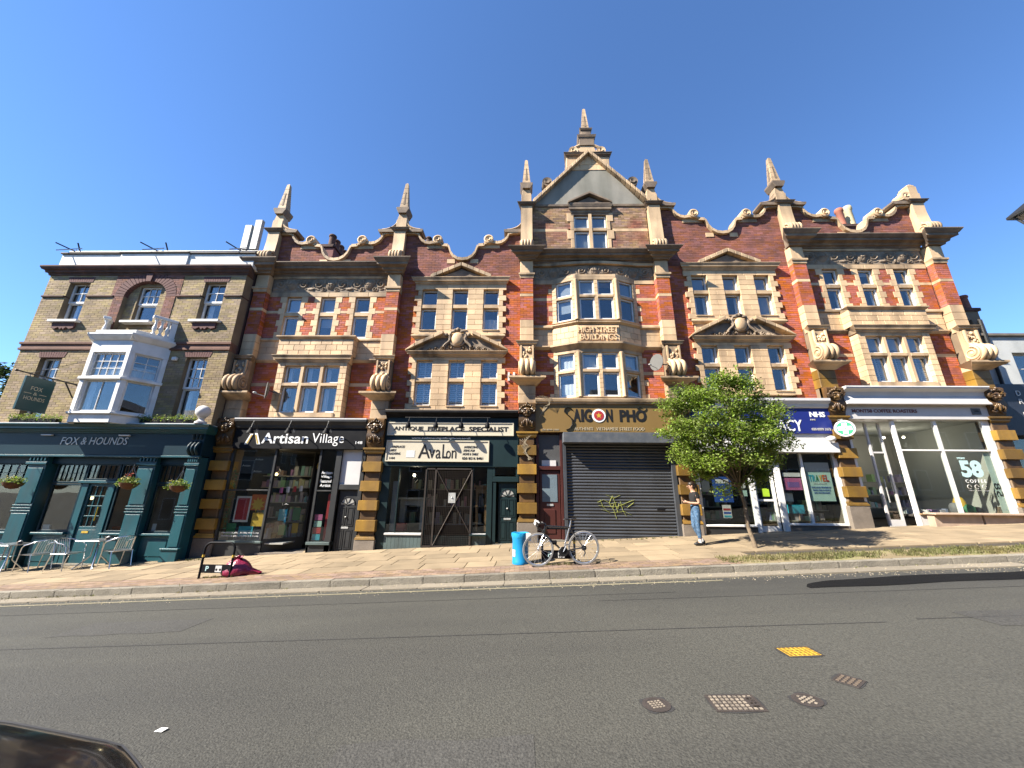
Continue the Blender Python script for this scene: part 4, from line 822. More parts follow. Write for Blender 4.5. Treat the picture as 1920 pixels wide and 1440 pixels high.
relief(x0 + 0.03, x1 - 0.03, 9.29, 9.82, WY - 0.01, scroll_frieze, 200, 36, CRV, H, 'carved_frieze', 0.08, T=bow)
s = MB(); s.T = bow
for q in range(40):
    a, b = x0 + (x1 - x0) * q / 40, x0 + (x1 - x0) * (q + 1) / 40; s.box(a, b, WY - 0.12, WY + 0.1, 9.82, 9.93)
s.build('frieze_bead', BUFT, H)
for q in range(11):
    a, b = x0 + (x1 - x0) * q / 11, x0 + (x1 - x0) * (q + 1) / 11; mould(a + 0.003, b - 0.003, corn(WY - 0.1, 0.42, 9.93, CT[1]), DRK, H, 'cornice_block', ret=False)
# dormer storey
ZMAP[0] = lambda z: z + max(0.0, z - 10.4) * 0.048
DY = WY + 0.03; wz = (10.45, 11.42, 11.56, 12.12)
brickwork(H, DRM, MOR, DY, cut([(x0, x1)], [(2.02, 3.42, 10.3, 12.6)]), CT[1], 11.4, depth=0.3); brickwork(H, DRM, MOR, DY, cut([(x0, x1)], [(2.02, 3.42, 10.3, 12.6)]), 11.53, 12.56, depth=0.3)
for a, b in ((x0, 1.86), (3.58, x1)): stone(a, b, DY - 0.006, 0.5, 11.402, 11.528, BUF, H, 'band_stone')
for s_ in (-1, 1): quoins(xc + 0.02 + s_ * 0.64, s_, CT[1], 12.22, DY - 0.03, DY + 0.2, 0.13, 0.13, 5, H)
stone(2.66, 2.78, DY - 0.05, DY + 0.15, CT[1], 12.2, BUF, H, 'mullion'); stone(2.08, 3.36, DY - 0.03, DY + 0.14, 11.42, 11.54, BUFT, H, 'transom')
for a, b in ((2.1, 2.66), (2.78, 3.34)): light_pair(a, b, 11.55, 12.1, CT[1], 11.41, DY + 0.05, H, ('blind', 1.0), ('blind', 1.0))
room(1.9, 3.6, DY + 0.3, DY + 1.5, CT[1], 12.3, H)
mould(2.0, 3.44, corn(DY - 0.02, 0.16, 12.12, 12.56, 0.3), DRK, H, 'dormer_entablature'); MB().extr([(2.02, 12.56), (3.42, 12.56), (2.72, 12.9)], 'y', DY - 0.08, DY + 0.1).build('tympanum', DRK, H)
for s_ in (-1, 1):
    a, b = Vector((2.72 + s_ * 0.86, 12.54)), Vector((2.72, 12.96)); MB().extr([(a.x, a.y), (b.x, b.y), (b.x, b.y + 0.1), (a.x, a.y + 0.08)], 'y', DY - 0.22, DY + 0.12).build('raking_block', DRK, H, bevel=0.01)
mould(x0, x1, [(0.5, 12.5), (DY, 12.5), (DY - 0.04, 12.52), (DY - 0.05, 12.6), (0.5, 12.62)], DRK, H, 'string_course', ret=False)
# rendered gable with raking coping
gz, gap_ = 12.62, (2.78, 15.28)
MB().extr([(x0 + 0.05, gz), (x1 - 0.05, gz), (3.55, 14.25), (2.05, 14.25)], 'y', DY, DY + 0.3).build('gable_render', REN, H)
for r, (za, zb) in enumerate(((14.25, 14.52), (14.52, 14.79), (14.79, 15.02))):
    w0 = 0.72 * (15.12 - za) / 0.87; n = max(1, 4 - r)
    for q in range(n): stone(2.79 - w0 + 2 * w0 * q / n + 0.003, 2.79 - w0 + 2 * w0 * (q + 1) / n - 0.003, DY - 0.02, DY + 0.3, za + 0.003, zb - 0.003, BUF, H)
for s_ in (-1, 1):
    A = Vector((2.79 + s_ * 2.3, 12.55)); Bv = Vector((2.79, 14.98)); n = 13
    for q in range(n):
        a = A.lerp(Bv, q / n); b = A.lerp(Bv, (q + 1) / n - 0.006); MB().extr([(a.x, a.y), (b.x, b.y), (b.x, b.y + 0.17), (a.x, a.y + 0.17)], 'y', DY - 0.2, DY + 0.35).build('coping_stone', BUFT, H, bevel=0.012)
    c = MB(); c.T = lambda x, y, z: (x, DY - 0.12 + z, y); c.lathe([(0.02, 0), (0.1, -0.03), (0.12, 0.02), (0.2, 0.0), (0.21, 0.4)], 2.79 + s_ * 1.72, 13.62, 18); c.build('coping_scroll', DRK, H, smooth=True)
    c = MB(); c.T = lambda x, y, z: (x, DY + 0.02 + z, y); c.lathe([(0.02, 0), (0.08, -0.03), (0.1, 0.02), (0.19, 0.0), (0.2, 0.35)], 2.79 + s_ * 0.58, 15.3, 18); c.build('coping_scroll', BUFT, H, smooth=True)
    c = MB(); c.tube([(2.79 + s_ * (0.62 - 0.44 * t), DY + 0.08, 15.42 + 0.06 * math.sin(t * 3) + 0.22 * t * t) for t in np.linspace(0, 1, 7)], 0.06, 6); c.build('shoulder_rim', BUFT, H, smooth=True)
MB().box(1.9, 3.68, DY + 0.05, DY + 0.6, 14.45, 15.02).build('gable_block', BUFT, H, bevel=0.015); mould(1.9, 3.68, corn(DY + 0.05, 0.12, 14.96, 15.12, 0.5), DRK, H, 'cap')
MB().extr([(2.35, 15.1), (3.23, 15.1), (3.08, 15.55), (2.5, 15.55)], 'y', DY + 0.06, DY + 0.5).build('pedestal', BUFT, H, bevel=0.012)
stone(2.47, 3.11, DY + 0.02, DY + 0.6, 15.55, 15.9, DRK, H, 'pedestal'); mould(2.45, 3.13, corn(DY + 0.02, 0.06, 15.88, 16.06, 0.6), DRK, H, 'cap'); stone(2.58, 3.0, DY + 0.1, DY + 0.52, 16.06, 16.4, DRK, H, 'pedestal'); mould(2.57, 3.01, corn(DY + 0.1, 0.06, 16.38, 16.5, 0.45), DRK, H, 'cap')
obelisk(2.79, DY + 0.31, 16.5, 17.85, 0.165, H, BUFT)
ZMAP[0] = lambda z: z
pier(0, HOUSE[0], (1,)); pier(1, HOUSE[0], (-1, 1)); pier(2, HOUSE[2]); pier(3, HOUSE[2], (1,)); pier(4, HOUSE[4], (-1, 1)); pier(5, HOUSE[4], (-1,), 'block')
wing(PX[2], -1, 11.32, HOUSE[1], 0.05, 0.55)
# solid backs and slate roofs of the five houses
for i, (a, b, z) in enumerate(((-9.8, -4.66, 9.6), (-4.64, 0.22, 9.2), (0.24, 5.16, 12.4), (5.18, 10.16, 9.8), (10.18, 15.4, 10.6))):
    s = MB(); s.box(a, b, 3.6, 9.5, zg(a, 2) - 0.4, z - 0.2); s.box(a, b, 0.47, 3.6, z - 0.35, z - 0.2); s.build('rear_block', GAB, HOUSE[i]); MB().extr([(0.5, z - 0.2), (9.5, z - 0.2), (5.0, z + 0.6)], 'x', a, b).build('roof', SLATE, HOUSE[i])
def stack(H, cx, cy, z0, z1, pots, name='chimney', w=0.5, dpt=1.3, mt=GAB):
    c = MB().box(cx - w / 2, cx + w / 2, cy, cy + dpt, z0, z1).build(name, mt, H, bevel=0.02); MB().box(cx - w / 2 - 0.06, cx + w / 2 + 0.06, cy - 0.06, cy + dpt + 0.06, z1, z1 + 0.12).build('chimney_cap', PDK, c)
    for px, py, r, h, m_ in pots: MB().lathe([(r, 0), (r * 0.95, h * 0.1), (r * 0.85, h * 0.8), (r * 1.05, h * 0.84), (r * 1.05, h * 0.95), (r * 0.9, h)], px, py, 14, z1 + 0.12).build('chimney_pot', m_, c, smooth=True)
stack(HOUSE[0], -8.1, 1.3, 9.5, 11.55, [(-8.1, 1.5 + 0.36 * k, 0.15, 0.62, PDK) for k in range(4)])
stack(HOUSE[4], 13.9, 1.4, 10.4, 12.5, [(13.72, 1.6, 0.15, 0.95, TERR), (14.25, 1.75, 0.16, 1.2, CRMP)], w=0.9)
stack(HOUSE[1], -3.95, 1.4, 9.1, 11.6, [(-3.95, 1.6, 0.14, 0.5, PDK)])

# ------------------------------------------------------------------ shopfronts
def board(x0, x1, z0, z1, y, mt, label, cat='poster', name='poster', group=None, t=0.006, T=None):
    b = MB(); b.T = T; b.box(x0, x1, y, y + t, z0, z1); return b.build(name, mt, None, label=label, cat=cat, group=group)
def paint(name, col, rough=0.6): return mat(name, col, rough, 0.08, 6, bump=0)
def gooseneck(x, y0, z, reach, label, group):
    t = thing('gooseneck_lamp', (x, y0, z), label, 'lamp', group)
    MB().tube([(x, y0 - 0.0, z + 0.1), (x, y0 - 0.1, z + 0.3), (x, y0 - 0.25, z + 0.38), (x, y0 - reach * 0.8, z + 0.33), (x, y0 - reach, z + 0.16)], 0.013, 6).build('arm', IRON, t, smooth=True)
    MB().lathe([(0.02, 0.16), (0.045, 0.14), (0.06, 0.08), (0.1, 0.03), (0.115, -0.03), (0.1, -0.03), (0.05, 0.02)], x, y0 - reach, 14, z).build('lamp_shade', BLK, t, smooth=True)
    MB().ell((x, y0 - reach, z - 0.0), (0.035, 0.035, 0.045)).build('bulb', WHT, t, smooth=True); MB().box(x - 0.04, x + 0.04, y0 - 0.02, y0, z + 0.05, z + 0.15).build('wall_plate', IRON, t)
def panel_door(x0, x1, z0, z1, y, mt, parent, sun=True):
    d = MB().box(x0, x1, y, y + 0.05, z0, z1).build('door', mt, parent, bevel=0.005); w = x1 - x0; h = z1 - z0; m = (x0 + x1) / 2
    for a, b in ((x0 + 0.09 * w, m - 0.04 * w), (m + 0.04 * w, x1 - 0.09 * w)):
        for c, e in ((0.06, 0.36), (0.42, 0.72)):
            p = MB(); za, zb = z0 + c * h, z0 + e * h
            p.box(a, b, y - 0.014, y + 0.01, za, za + 0.025); p.box(a, b, y - 0.014, y + 0.01, zb - 0.025, zb); p.box(a, a + 0.025, y - 0.013, y + 0.01, za, zb); p.box(b - 0.025, b, y - 0.013, y + 0.01, za, zb); p.box(a + 0.05, b - 0.05, y - 0.01, y + 0.01, za + 0.05, zb - 0.05); p.build('door_panel', mt, d)
    if sun:
        zc = z0 + 0.76 * h; R = 0.36 * w
        MB().extr([(m + R * math.cos(a), zc + R * math.sin(a)) for a in np.linspace(0, math.pi, 14)], 'y', y - 0.006, y + 0.02).build('fanlight', DARKW, d)
        for a in np.linspace(0.35, math.pi - 0.35, 4): MB().tube([(m, y - 0.012, zc), (m + R * math.cos(a), y - 0.012, zc + R * math.sin(a))], 0.012, 5).build('glazing_bar', mt, d)
        MB().tube([(m + (R + 0.02) * math.cos(a), y - 0.01, zc + (R + 0.02) * math.sin(a)) for a in np.linspace(0, math.pi, 14)], 0.016, 5).build('glazing_bar', mt, d)
    MB().box(m - 0.11, m + 0.11, y - 0.012, y + 0.01, z0 + 0.375 * h, z0 + 0.375 * h + 0.055).build('letter_box', GALV, d, bevel=0.004); MB().ell((m, y - 0.03, z0 + 0.56 * h), (0.028, 0.028, 0.028)).build('handle', GALV, d, smooth=True)
    return d
def frame(bars, y0, y1, mt, parent, name='shop_frame', bevel=0.006):
    for a in bars: MB().box(a[0], a[1], y0, y1, a[2], a[3]).build(name, mt, parent, bevel=bevel)
def shop_room(x0, x1, g, zt, parent, mt=None, y0=0.3, depth=2.2, floor=None):
    room(x0, x1, y0, y0 + depth, g, zt, parent, mt)

# ---- A: black craft shop
S = thing('shopfront', (-7.1, 0.1, zg(-7.1, 0)), 'black craft shop front with white and gold lettering on its fascia', 'shopfront', 'shopfronts of the terrace')
g = -0.42
f = MB().box(-9.27, -4.95, -0.08, 0.5, 2.96, 3.62).build('fascia', BLK, S, bevel=0.008); mould(-9.27, -4.95, [(0.5, 3.62), (-0.08, 3.62), (-0.12, 3.64), (-0.14, 3.72), (-0.22, 3.84), (-0.22, 3.9), (0.5, 3.9)], CHA, S, 'fascia_cornice', ret=False); MB().box(-9.27, -4.95, -0.23, 0.4, 3.9, 3.94).build('lead_flashing', GRYP, S)
text('Artisan', -8.34, -6.82, 3.13, 3.47, -0.083, LET, f, bold=0.014); text('Village', -6.7, -5.66, 3.06, 3.47, -0.083, LET, f, bold=-0.004); text('148', -5.27, -5.05, 3.13, 3.22, -0.083, LET, f, bold=0.01)
for s_ in (-1, 1):
    MB().extr([(-8.62 + s_ * 0.02, 3.46), (-8.62 + s_ * 0.11, 3.46), (-8.62 + s_ * 0.26, 3.1), (-8.62 + s_ * 0.15, 3.1)], 'y', -0.095, -0.075).build('emblem_stroke', LET, f); MB().extr([(-8.62 + s_ * 0.045, 3.4), (-8.62 + s_ * 0.085, 3.4), (-8.62 + s_ * 0.2, 3.12), (-8.62 + s_ * 0.16, 3.12)], 'y', -0.1, -0.09).build('emblem_stroke', GOLD, f)
frame([(-9.3, -9.22, -0.3, 2.96), (-7.89, -7.82, 0.2, 2.96), (-6.42, -6.35, -0.2, 2.96), (-5.88, -5.7, -0.2, 2.96), (-5.05, -4.93, -0.2, 2.96), (-9.22, -7.89, 1.66, 1.7), (-6.35, -5.88, 1.66, 1.7)], 0.02, 0.12, CHA, S)
MB().box(-9.22, -7.8, -0.02, 0.2, 0.14, 0.2).build('sill', GGRY, S, bevel=0.006); MB().box(-9.22, -7.8, 0.02, 0.2, g, 0.14).build('stall_riser', CHA, S); MB().box(-6.42, -5.7, -0.04, 0.2, 0.12, 0.2).build('sill', GGRY, S, bevel=0.006); MB().box(-6.42, -5.72, 0.02, 0.2, g, 0.12).build('stall_riser', CHA, S)
for a, b, za, zb in ((-9.22, -7.89, 0.2, 1.66), (-9.22, -7.89, 1.7, 2.96), (-6.35, -5.88, 0.2, 1.66), (-6.35, -5.88, 1.7, 2.96)): MB().box(a, b, 0.06, 0.068, za, zb).build('shop_pane', GLS2, S)
L_, T = seg(-7.85, 0.07, -7.05, 0.95)
b = MB(); b.T = T; b.box(0.03, L_, 0.0, 0.008, 0.25, 2.9); b.build('shop_pane', GLS2, S); b = MB(); b.T = T; b.box(0.02, L_, -0.03, 0.06, g, 0.25); b.build('stall_riser', CHA, S)
for a in (L_ - 0.03,): b = MB(); b.T = T; b.box(a, a + 0.06, -0.03, 0.03, 0.0, 2.96); b.build('shop_frame', CHA, S)
panel_door(-5.66, -5.08, -0.12, 1.72, 0.14, CHA, S); MB().box(-5.7, -5.05, 0.04, 0.15, 1.72, 1.88).build('door_transom', CHA, S, bevel=0.01); MB().box(-5.7, -5.05, 0.1, 0.108, 1.88, 2.96).build('fanlight_pane', GRYP, S); MB().box(-5.72, -5.0, -0.2, 0.15, g + 0.1, -0.1).build('door_step', KRB, S)
b = MB(); b.box(-7.08, -6.4, 1.0, 1.05, -0.1, 2.9); b.build('shop_door', BLK, S); MB().box(-6.95, -6.5, 0.985, 0.993, 0.9, 2.2).build('shop_door_pane', GLS2, S); MB().box(-6.42, -6.36, 0.12, 1.0, -0.1, 2.96).build('lobby_side', CHA, S)
MB().box(-7.9, -6.3, -0.05, 1.2, g, zg(-7.1, 0) + 0.02).build('lobby_floor', PLN, S)
shop_room(-9.25, -4.95, -0.25, 3.0, S, None, 1.1, 2.0); MB().box(-9.22, -7.2, 0.12, 1.0, 0.1, 0.14).build('display_floor', DARKW, S)
PB = paint('poster_black', (0.02, 0.022, 0.028)); PO = paint('poster_orange', (0.6, 0.13, 0.02)); PR_ = paint('poster_red', (0.4, 0.025, 0.03)); PY = paint('poster_yellow', (0.7, 0.45, 0.05)); PG = paint('poster_green', (0.03, 0.2, 0.08)); PBL = paint('poster_blue', (0.02, 0.08, 0.35)); PMN = paint('poster_mint', (0.45, 0.66, 0.58)); PPK = paint('poster_pink', (0.5, 0.13, 0.28)); PLM = paint('poster_lime', (0.4, 0.62, 0.03)); PTQ = paint('poster_turquoise', (0.03, 0.35, 0.45)); PWH = paint('poster_white', (0.7, 0.7, 0.68)); PGY = paint('poster_grey', (0.2, 0.2, 0.2))
b = board(-9.05, -7.98, 2.2, 2.74, 0.2, PB, 'black banner with small white lettering hung in the craft shop window', 'banner', 'window_banner')
text('Artisan', -8.62, -8.36, 2.62, 2.68, 0.197, LETG, b, depth=0.004); text('Artisan', -9.0, -8.74, 2.42, 2.48, 0.197, LETG, b, depth=0.004); text('Artisan', -8.6, -8.34, 2.24, 2.3, 0.197, LETG, b, depth=0.004)
for (a, c, d_, e, m_, l) in ((-9.0, -8.52, 0.72, 1.5, PWH, 'white framed red print standing in the craft shop window'), (-8.52, -8.05, 1.08, 1.55, PO, 'orange flower print in the craft shop window'), (-8.4, -8.0, 0.6, 1.0, PY, 'yellow picture low in the craft shop window'), (-9.15, -8.85, 0.35, 0.68, PG, 'green picture at lower left of the craft shop window'), (-8.75, -8.3, 0.3, 0.6, PTQ, 'turquoise card low in the craft shop window'),
                         (-7.75, -7.5, 0.75, 1.1, PTQ, 'turquoise landscape picture in the angled craft shop window'), (-7.45, -7.2, 0.75, 1.15, PG, 'green landscape picture in the angled craft shop window'), (-7.7, -7.45, 0.32, 0.62, PG, 'dark green card at foot of the angled shop window'), (-7.42, -7.22, 0.36, 0.66, PY, 'yellow card at foot of the angled shop window')):
    yy = 0.26 if c < -7.9 else 0.55 + (a + 7.75) * 0.9
    o = board(a, c, d_, e, yy, m_, l, 'picture', 'picture')
    if m_ == PWH: MB().box(a + 0.05, c - 0.05, yy - 0.004, yy, d_ + 0.06, e - 0.06).build('print', PR_, o)
    if m_ == PO:
        fl = MB(); fl.add([((a + c) / 2 + r_ * math.cos(k * math.pi / 9), yy - 0.006, 1.25 + r_ * math.sin(k * math.pi / 9)) for k in range(18) for r_ in ((0.23 if k % 2 else 0.13),)], [tuple(range(18))]); fl.build('flower', PY, o)
for k in range(4): L2 = 0.14; board(-7.7 + k * 0.13, -7.59 + k * 0.13, 1.6 + 0.02 * k, 1.78 + 0.02 * k, 0.3 + k * 0.14, (PPK, PWH, PR_, PWH)[k], ('purple', 'first white', 'red', 'last white')[k] + ' flag of the bunting in the angled shop window', 'bunting', 'bunting_flag')
for k in range(4): board(-6.32, -6.08, 0.24 + k * 0.19, 0.41 + k * 0.19, 0.09, (PTQ, PR_, PMN, PPK)[k], ('turquoise flyer at the foot of', 'red flyer second up in', 'mint flyer third up in', 'pink flyer at the top of the column in')[k] + ' the narrow craft shop window', 'flyer', 'flyer')
board(-6.02, -5.9, 0.22, 1.6, 0.16, PR_, 'tall dark red panel inside the narrow craft shop window', 'panel', 'window_panel')
for k, (z_, m_) in enumerate(((1.2, PWH), (0.7, PWH))):
    o = board(-6.78, -6.5, z_, z_ + 0.38, 0.975, m_, ('upper', 'lower')[k] + ' white notice on the craft shop door'); MB().box(-6.7, -6.58, 0.97, 0.975, z_ + 0.06, z_ + 0.2).build('notice_print', PBL, o)
for k, (t_, z_) in enumerate((('Artisan', 2.19), ('Village', 2.06), ('Featured', 1.93), ('Artist', 1.8))): text(t_, -6.3, -5.95, z_, z_ + 0.09, 0.056, LET, S, bold=0.012, depth=0.003, name='window_lettering')
for z_ in (0.4, 0.31): text('Handmade gifts . Hobby Art Camp', -9.1, -7.95, z_, z_ + 0.05, 0.056, LET, S, depth=0.003, name='window_lettering')
b = MB(); b.T = lambda x, y, z: (x, 0.9 + z, y); b.tube([(-6.75 + 0.16 * math.cos(a), 2.5 + 0.16 * math.sin(a), 0) for a in np.linspace(0, 6.283, 24)], 0.022, 6); b.build('wreath_ring', GOLD, None, smooth=True, label='gold ring hanging inside the craft shop doorway', cat='ornament')
mb = MB(); random.seed(3)
for k in range(150):
    z_ = random.uniform(0.4, 2.4); x_ = -9.12 + random.gauss(0, 0.05); a = random.random() * 6.28; mb.add([(x_, 0.14, z_), (x_ + 0.04 * math.cos(a), 0.13, z_ + 0.04 * math.sin(a)), (x_ + 0.05 * math.cos(a + 0.7), 0.145, z_ + 0.05 * math.sin(a + 0.7))], [(0, 1, 2)])
mb.build('ivy_garland', PG, None, label='trailing green ivy garland at left edge of the craft shop window', cat='garland')
for k, x in enumerate((-8.45, -7.25, -6.05)): gooseneck(x, -0.2, 3.42, 0.32, 'black gooseneck lamp, ' + ('left', 'middle', 'right')[k] + ' of three over the craft shop fascia', 'lamps over the craft shop sign')
mb = MB()
for s_ in (-0.06, 0.06): mb.ell((-8.15 + s_, 0.6, 2.2), (0.05, 0.05, 0.05))
mb.build('ceiling_bulb', emit('warm_bulb', (1.0, 0.75, 0.35), 1.6), None, label='pair of warm bulbs glowing in the craft shop window', cat='lamp')

# ---- B: fireplace shop
S = thing('shopfront', (-2.2, 0.1, zg(-2.2, 0)), 'dark green fireplace shop front with two cream sign boards', 'shopfront', 'shopfronts of the terrace'); g = -0.15
MB().box(-4.38, -0.05, 0.02, 0.5, 2.46, 4.02).build('fascia', BGRN, S); mould(-4.38, -0.05, [(0.5, 4.02), (0.02, 4.02), (-0.06, 4.04), (-0.1, 4.1), (-0.2, 4.16), (-0.2, 4.22), (0.5, 4.22)], BLK, S, 'fascia_cornice', ret=False); MB().box(-4.38, -0.05, -0.2, 0.4, 4.22, 4.25).build('lead_flashing', PLN, S)
def sign_board(x0, x1, z0, z1, y):
    b = MB().box(x0, x1, y, y + 0.05, z0, z1).build('sign_board', CRM, S, bevel=0.004)
    for a in ((x0, x1, z0, z0 + 0.035), (x0, x1, z1 - 0.035, z1), (x0, x0 + 0.035, z0 + 0.035, z1 - 0.035), (x1 - 0.035, x1, z0 + 0.035, z1 - 0.035)): MB().box(a[0], a[1], y - 0.022, y, a[2], a[3]).build('sign_frame', CRM, b)
    return b
b = sign_board(-4.3, -0.2, 3.43, 3.86, -0.02); text('ANTIQUE', -4.1, -3.14, 3.57, 3.72, -0.022, LETB, b, bold=0.03); text('FIREPLACE', -2.99, -1.8, 3.57, 3.72, -0.022, LETB, b, bold=0.03); text('SPECIALIST', -1.65, -0.37, 3.57, 3.72, -0.022, LETB, b, bold=0.03)
text('www.avalonantiquefireplaces.co.uk', -3.5, -1.58, 3.31, 3.38, 0.016, LET, S, bold=0.012)
b = sign_board(-4.28, -0.98, 2.6, 3.27, -0.02); text('A', -3.24, -2.86, 2.71, 3.15, -0.022, LETB, b); text('v', -2.9, -2.7, 2.71, 2.98, -0.022, LETB, b); text('a', -2.68, -2.52, 2.7, 2.98, -0.022, LETB, b); text('L', -2.47, -2.3, 2.71, 3.15, -0.022, LETB, b); text('o', -2.35, -2.2, 2.7, 2.95, -0.022, LETB, b); text('n', -2.17, -2.02, 2.71, 2.96, -0.022, LETB, b)
for t_, x_, z_, w_ in (('FIREPLACES', -4.1, 3.03, 0.42), ('BEDS', -4.13, 2.92, 0.18), ('LIGHTING', -4.15, 2.81, 0.34), ('INTERESTING', -1.78, 3.03, 0.44), ('ITEMS FOR', -1.8, 2.92, 0.36), ('HOME & TABLE', -1.82, 2.81, 0.5)): text(t_, x_, x_ + w_, z_, z_ + 0.07, -0.022, LETB, b, shear=0.35, bold=-0.012)
text('144', -4.15, -3.98, 2.67, 2.74, -0.022, LETB, b, bold=0.02); text('020 8516 8481', -1.83, -1.17, 2.67, 2.75, -0.022, LETB, b, bold=0.01); o = MB().box(-3.62, -3.35, -0.026, -0.02, 2.73, 2.95).build('paper_notice', PWH, b)
frame([(-4.38, -4.1, g, 2.46), (-3.82, -3.79, 0.46, 2.44), (-2.97, -2.91, g, 2.44), (-1.5, -1.44, g, 2.44), (-1.02, -0.86, g, 3.2)], 0.06, 0.16, BGRN, S)
MB().box(-4.1, -2.97, 0.02, 0.2, 0.42, 0.48).build('sill', GRYP, S, bevel=0.006); MB().box(-1.46, -1.02, 0.02, 0.2, 0.42, 0.48).build('sill', GRYP, S, bevel=0.006)
for k in range(10): MB().box(-4.1 + k * 0.113 + 0.003, -4.1 + (k + 1) * 0.113 - 0.003, 0.06, 0.1, g, 0.42).build('riser_board', GGRY, S)
for k in range(4): MB().box(-1.44 + k * 0.105 + 0.003, -1.44 + (k + 1) * 0.105 - 0.003, 0.06, 0.1, g, 0.42).build('riser_board', GGRY, S)
MB().box(-4.1, -1.02, 0.1, 0.16, g, 0.41).build('riser_backing', BGRN, S)
for a, b_ in ((-4.1, -3.82), (-3.79, -2.97), (-1.44, -1.02)): MB().box(a, b_, 0.1, 0.108, 0.48, 2.44).build('shop_pane', GLS2, S)
G = thing('security_gate', (-2.2, 0.03, 0.1), 'brown steel mesh security gate across the fireplace shop door', 'gate')
for a in ((-2.96, -2.92, 0.12, 2.4), (-2.66, -2.61, 0.12, 2.4), (-1.52, -1.47, 0.12, 2.4), (-2.96, -1.47, 0.1, 0.14), (-2.96, -1.47, 2.36, 2.4)): MB().box(a[0], a[1], 0.0, 0.04, a[2], a[3]).build('gate_bar', MESHM, G)
m_ = MB()
for k in range(1, 27): x = -2.92 + k * 1.45 / 27; m_.box(x - 0.003, x + 0.003, 0.016, 0.024, 0.14, 2.36)
for k in range(1, 42): z = 0.14 + k * 2.22 / 42; m_.box(-2.92, -1.5, 0.0245, 0.0325, z - 0.003, z + 0.003)
m_.build('mesh', MESHM, G, kind='stuff')
for p0, p1 in (((-2.6, 0.14), (-1.5, 2.34)), ((-2.6, 2.34), (-1.5, 0.5))): MB().tube([(p0[0], 0.005, p0[1]), (p1[0], 0.005, p1[1])], 0.018, 4).build('brace', MESHM, G)
MB().box(-2.2, -1.98, -0.012, 0.01, 1.36, 1.66).build('lock_plate', GALV, G); MB().ell((-2.09, -0.02, 1.52), (0.02, 0.02, 0.02)).build('padlock', WHT, G, smooth=True)
panel_door(-0.66, -0.1, 0.2, 2.0, 0.16, BGRN, S); MB().box(-0.86, -0.03, 0.06, 0.18, 2.0, 2.16).build('door_transom', BGRN, S, bevel=0.01); MB().box(-0.84, -0.74, 0.08, 0.18, g, 2.0).build('door_jamb', BGRN, S); MB().box(-0.8, -0.1, 0.12, 0.128, 2.2, 3.12).build('fanlight_pane', GLS2, S); frame([(-0.86, -0.78, 2.16, 3.2), (-0.12, -0.03, 2.16, 3.2), (-0.78, -0.12, 3.1, 3.2)], 0.06, 0.15, BGRN, S); MB().box(-0.8, -0.05, -0.02, 0.2, g, 0.2).build('door_step', KRB, S)
shop_room(-4.35, -0.05, 0.05, 3.9, S, None, 0.5, 2.6); MB().box(-1.5, -1.0, -0.1, 0.06, 0.43, 0.47).build('shelf', BGRN, S)
rl = MB().tube([(-3.7, -0.22, 3.98), (-0.95, -0.22, 3.98)], 0.012, 6).build('lamp_rail', IRON, S)
for k, x in enumerate((-3.55, -2.67, -1.86, -1.03)):
    t = thing('spot_lamp', (x, -0.22, 3.7), 'black spot lamp, ' + ('leftmost', 'second from left', 'third from left', 'rightmost')[k] + ' on the rail over the fireplace signs', 'lamp', 'lamps over the fireplace shop sign')
    MB().tube([(x, -0.22, 3.98), (x, -0.28, 3.9), (x, -0.3, 3.84)], 0.011, 6).build('arm', IRON, t); MB().lathe([(0.02, 0.2), (0.05, 0.17), (0.075, 0.1), (0.085, 0.03), (0.07, 0.0)], x, -0.32, 12, 3.62).build('lamp_shade', BLK, t, smooth=True)
FPL = mat('marble_fireplace', (0.42, 0.41, 0.38), 0.4, 0.2, 4)
for x0_, x1_, z1_, y_, m_, l in ((-3.95, -3.1, 1.5, 0.9, FPL, 'grey marble fireplace in the window of the fireplace shop'), (-1.42, -1.06, 1.9, 0.6, mat('pine_fireplace', (0.28, 0.17, 0.08), 0.5), 'narrow wooden fireplace surround right of the mesh gate')):
    t = thing('fireplace', ((x0_ + x1_) / 2, y_, 0.5), l, 'fireplace'); w = (x1_ - x0_) * 0.2
    for a in (x0_, x1_ - w): MB().box(a, a + w, y_, y_ + 0.2, 0.5, z1_ - 0.25).build('jamb', m_, t)
    MB().box(x0_, x1_, y_ - 0.02, y_ + 0.2, z1_ - 0.25, z1_ - 0.06).build('lintel', m_, t); MB().box(x0_ - 0.06, x1_ + 0.06, y_ - 0.1, y_ + 0.22, z1_ - 0.06, z1_).build('mantel_shelf', m_, t)
o = MB().ell((-3.45, 0.5, 2.2), (0.045, 0.045, 0.05)).build('pendant_bulb', emit('white_bulb', (1.0, 0.9, 0.7), 4.0), None, smooth=True, label='small lit bulb hanging in the fireplace shop window', cat='lamp')
board(-4.05, -3.9, 0.5, 2.0, 0.3, CURB, 'pale grey panel at left side of the fireplace shop window', 'panel', 'window_panel'); board(-3.9, -3.6, 0.5, 0.72, 0.4, PR_, 'dark red box low in the fireplace shop window', 'box', 'display_box', t=0.3)

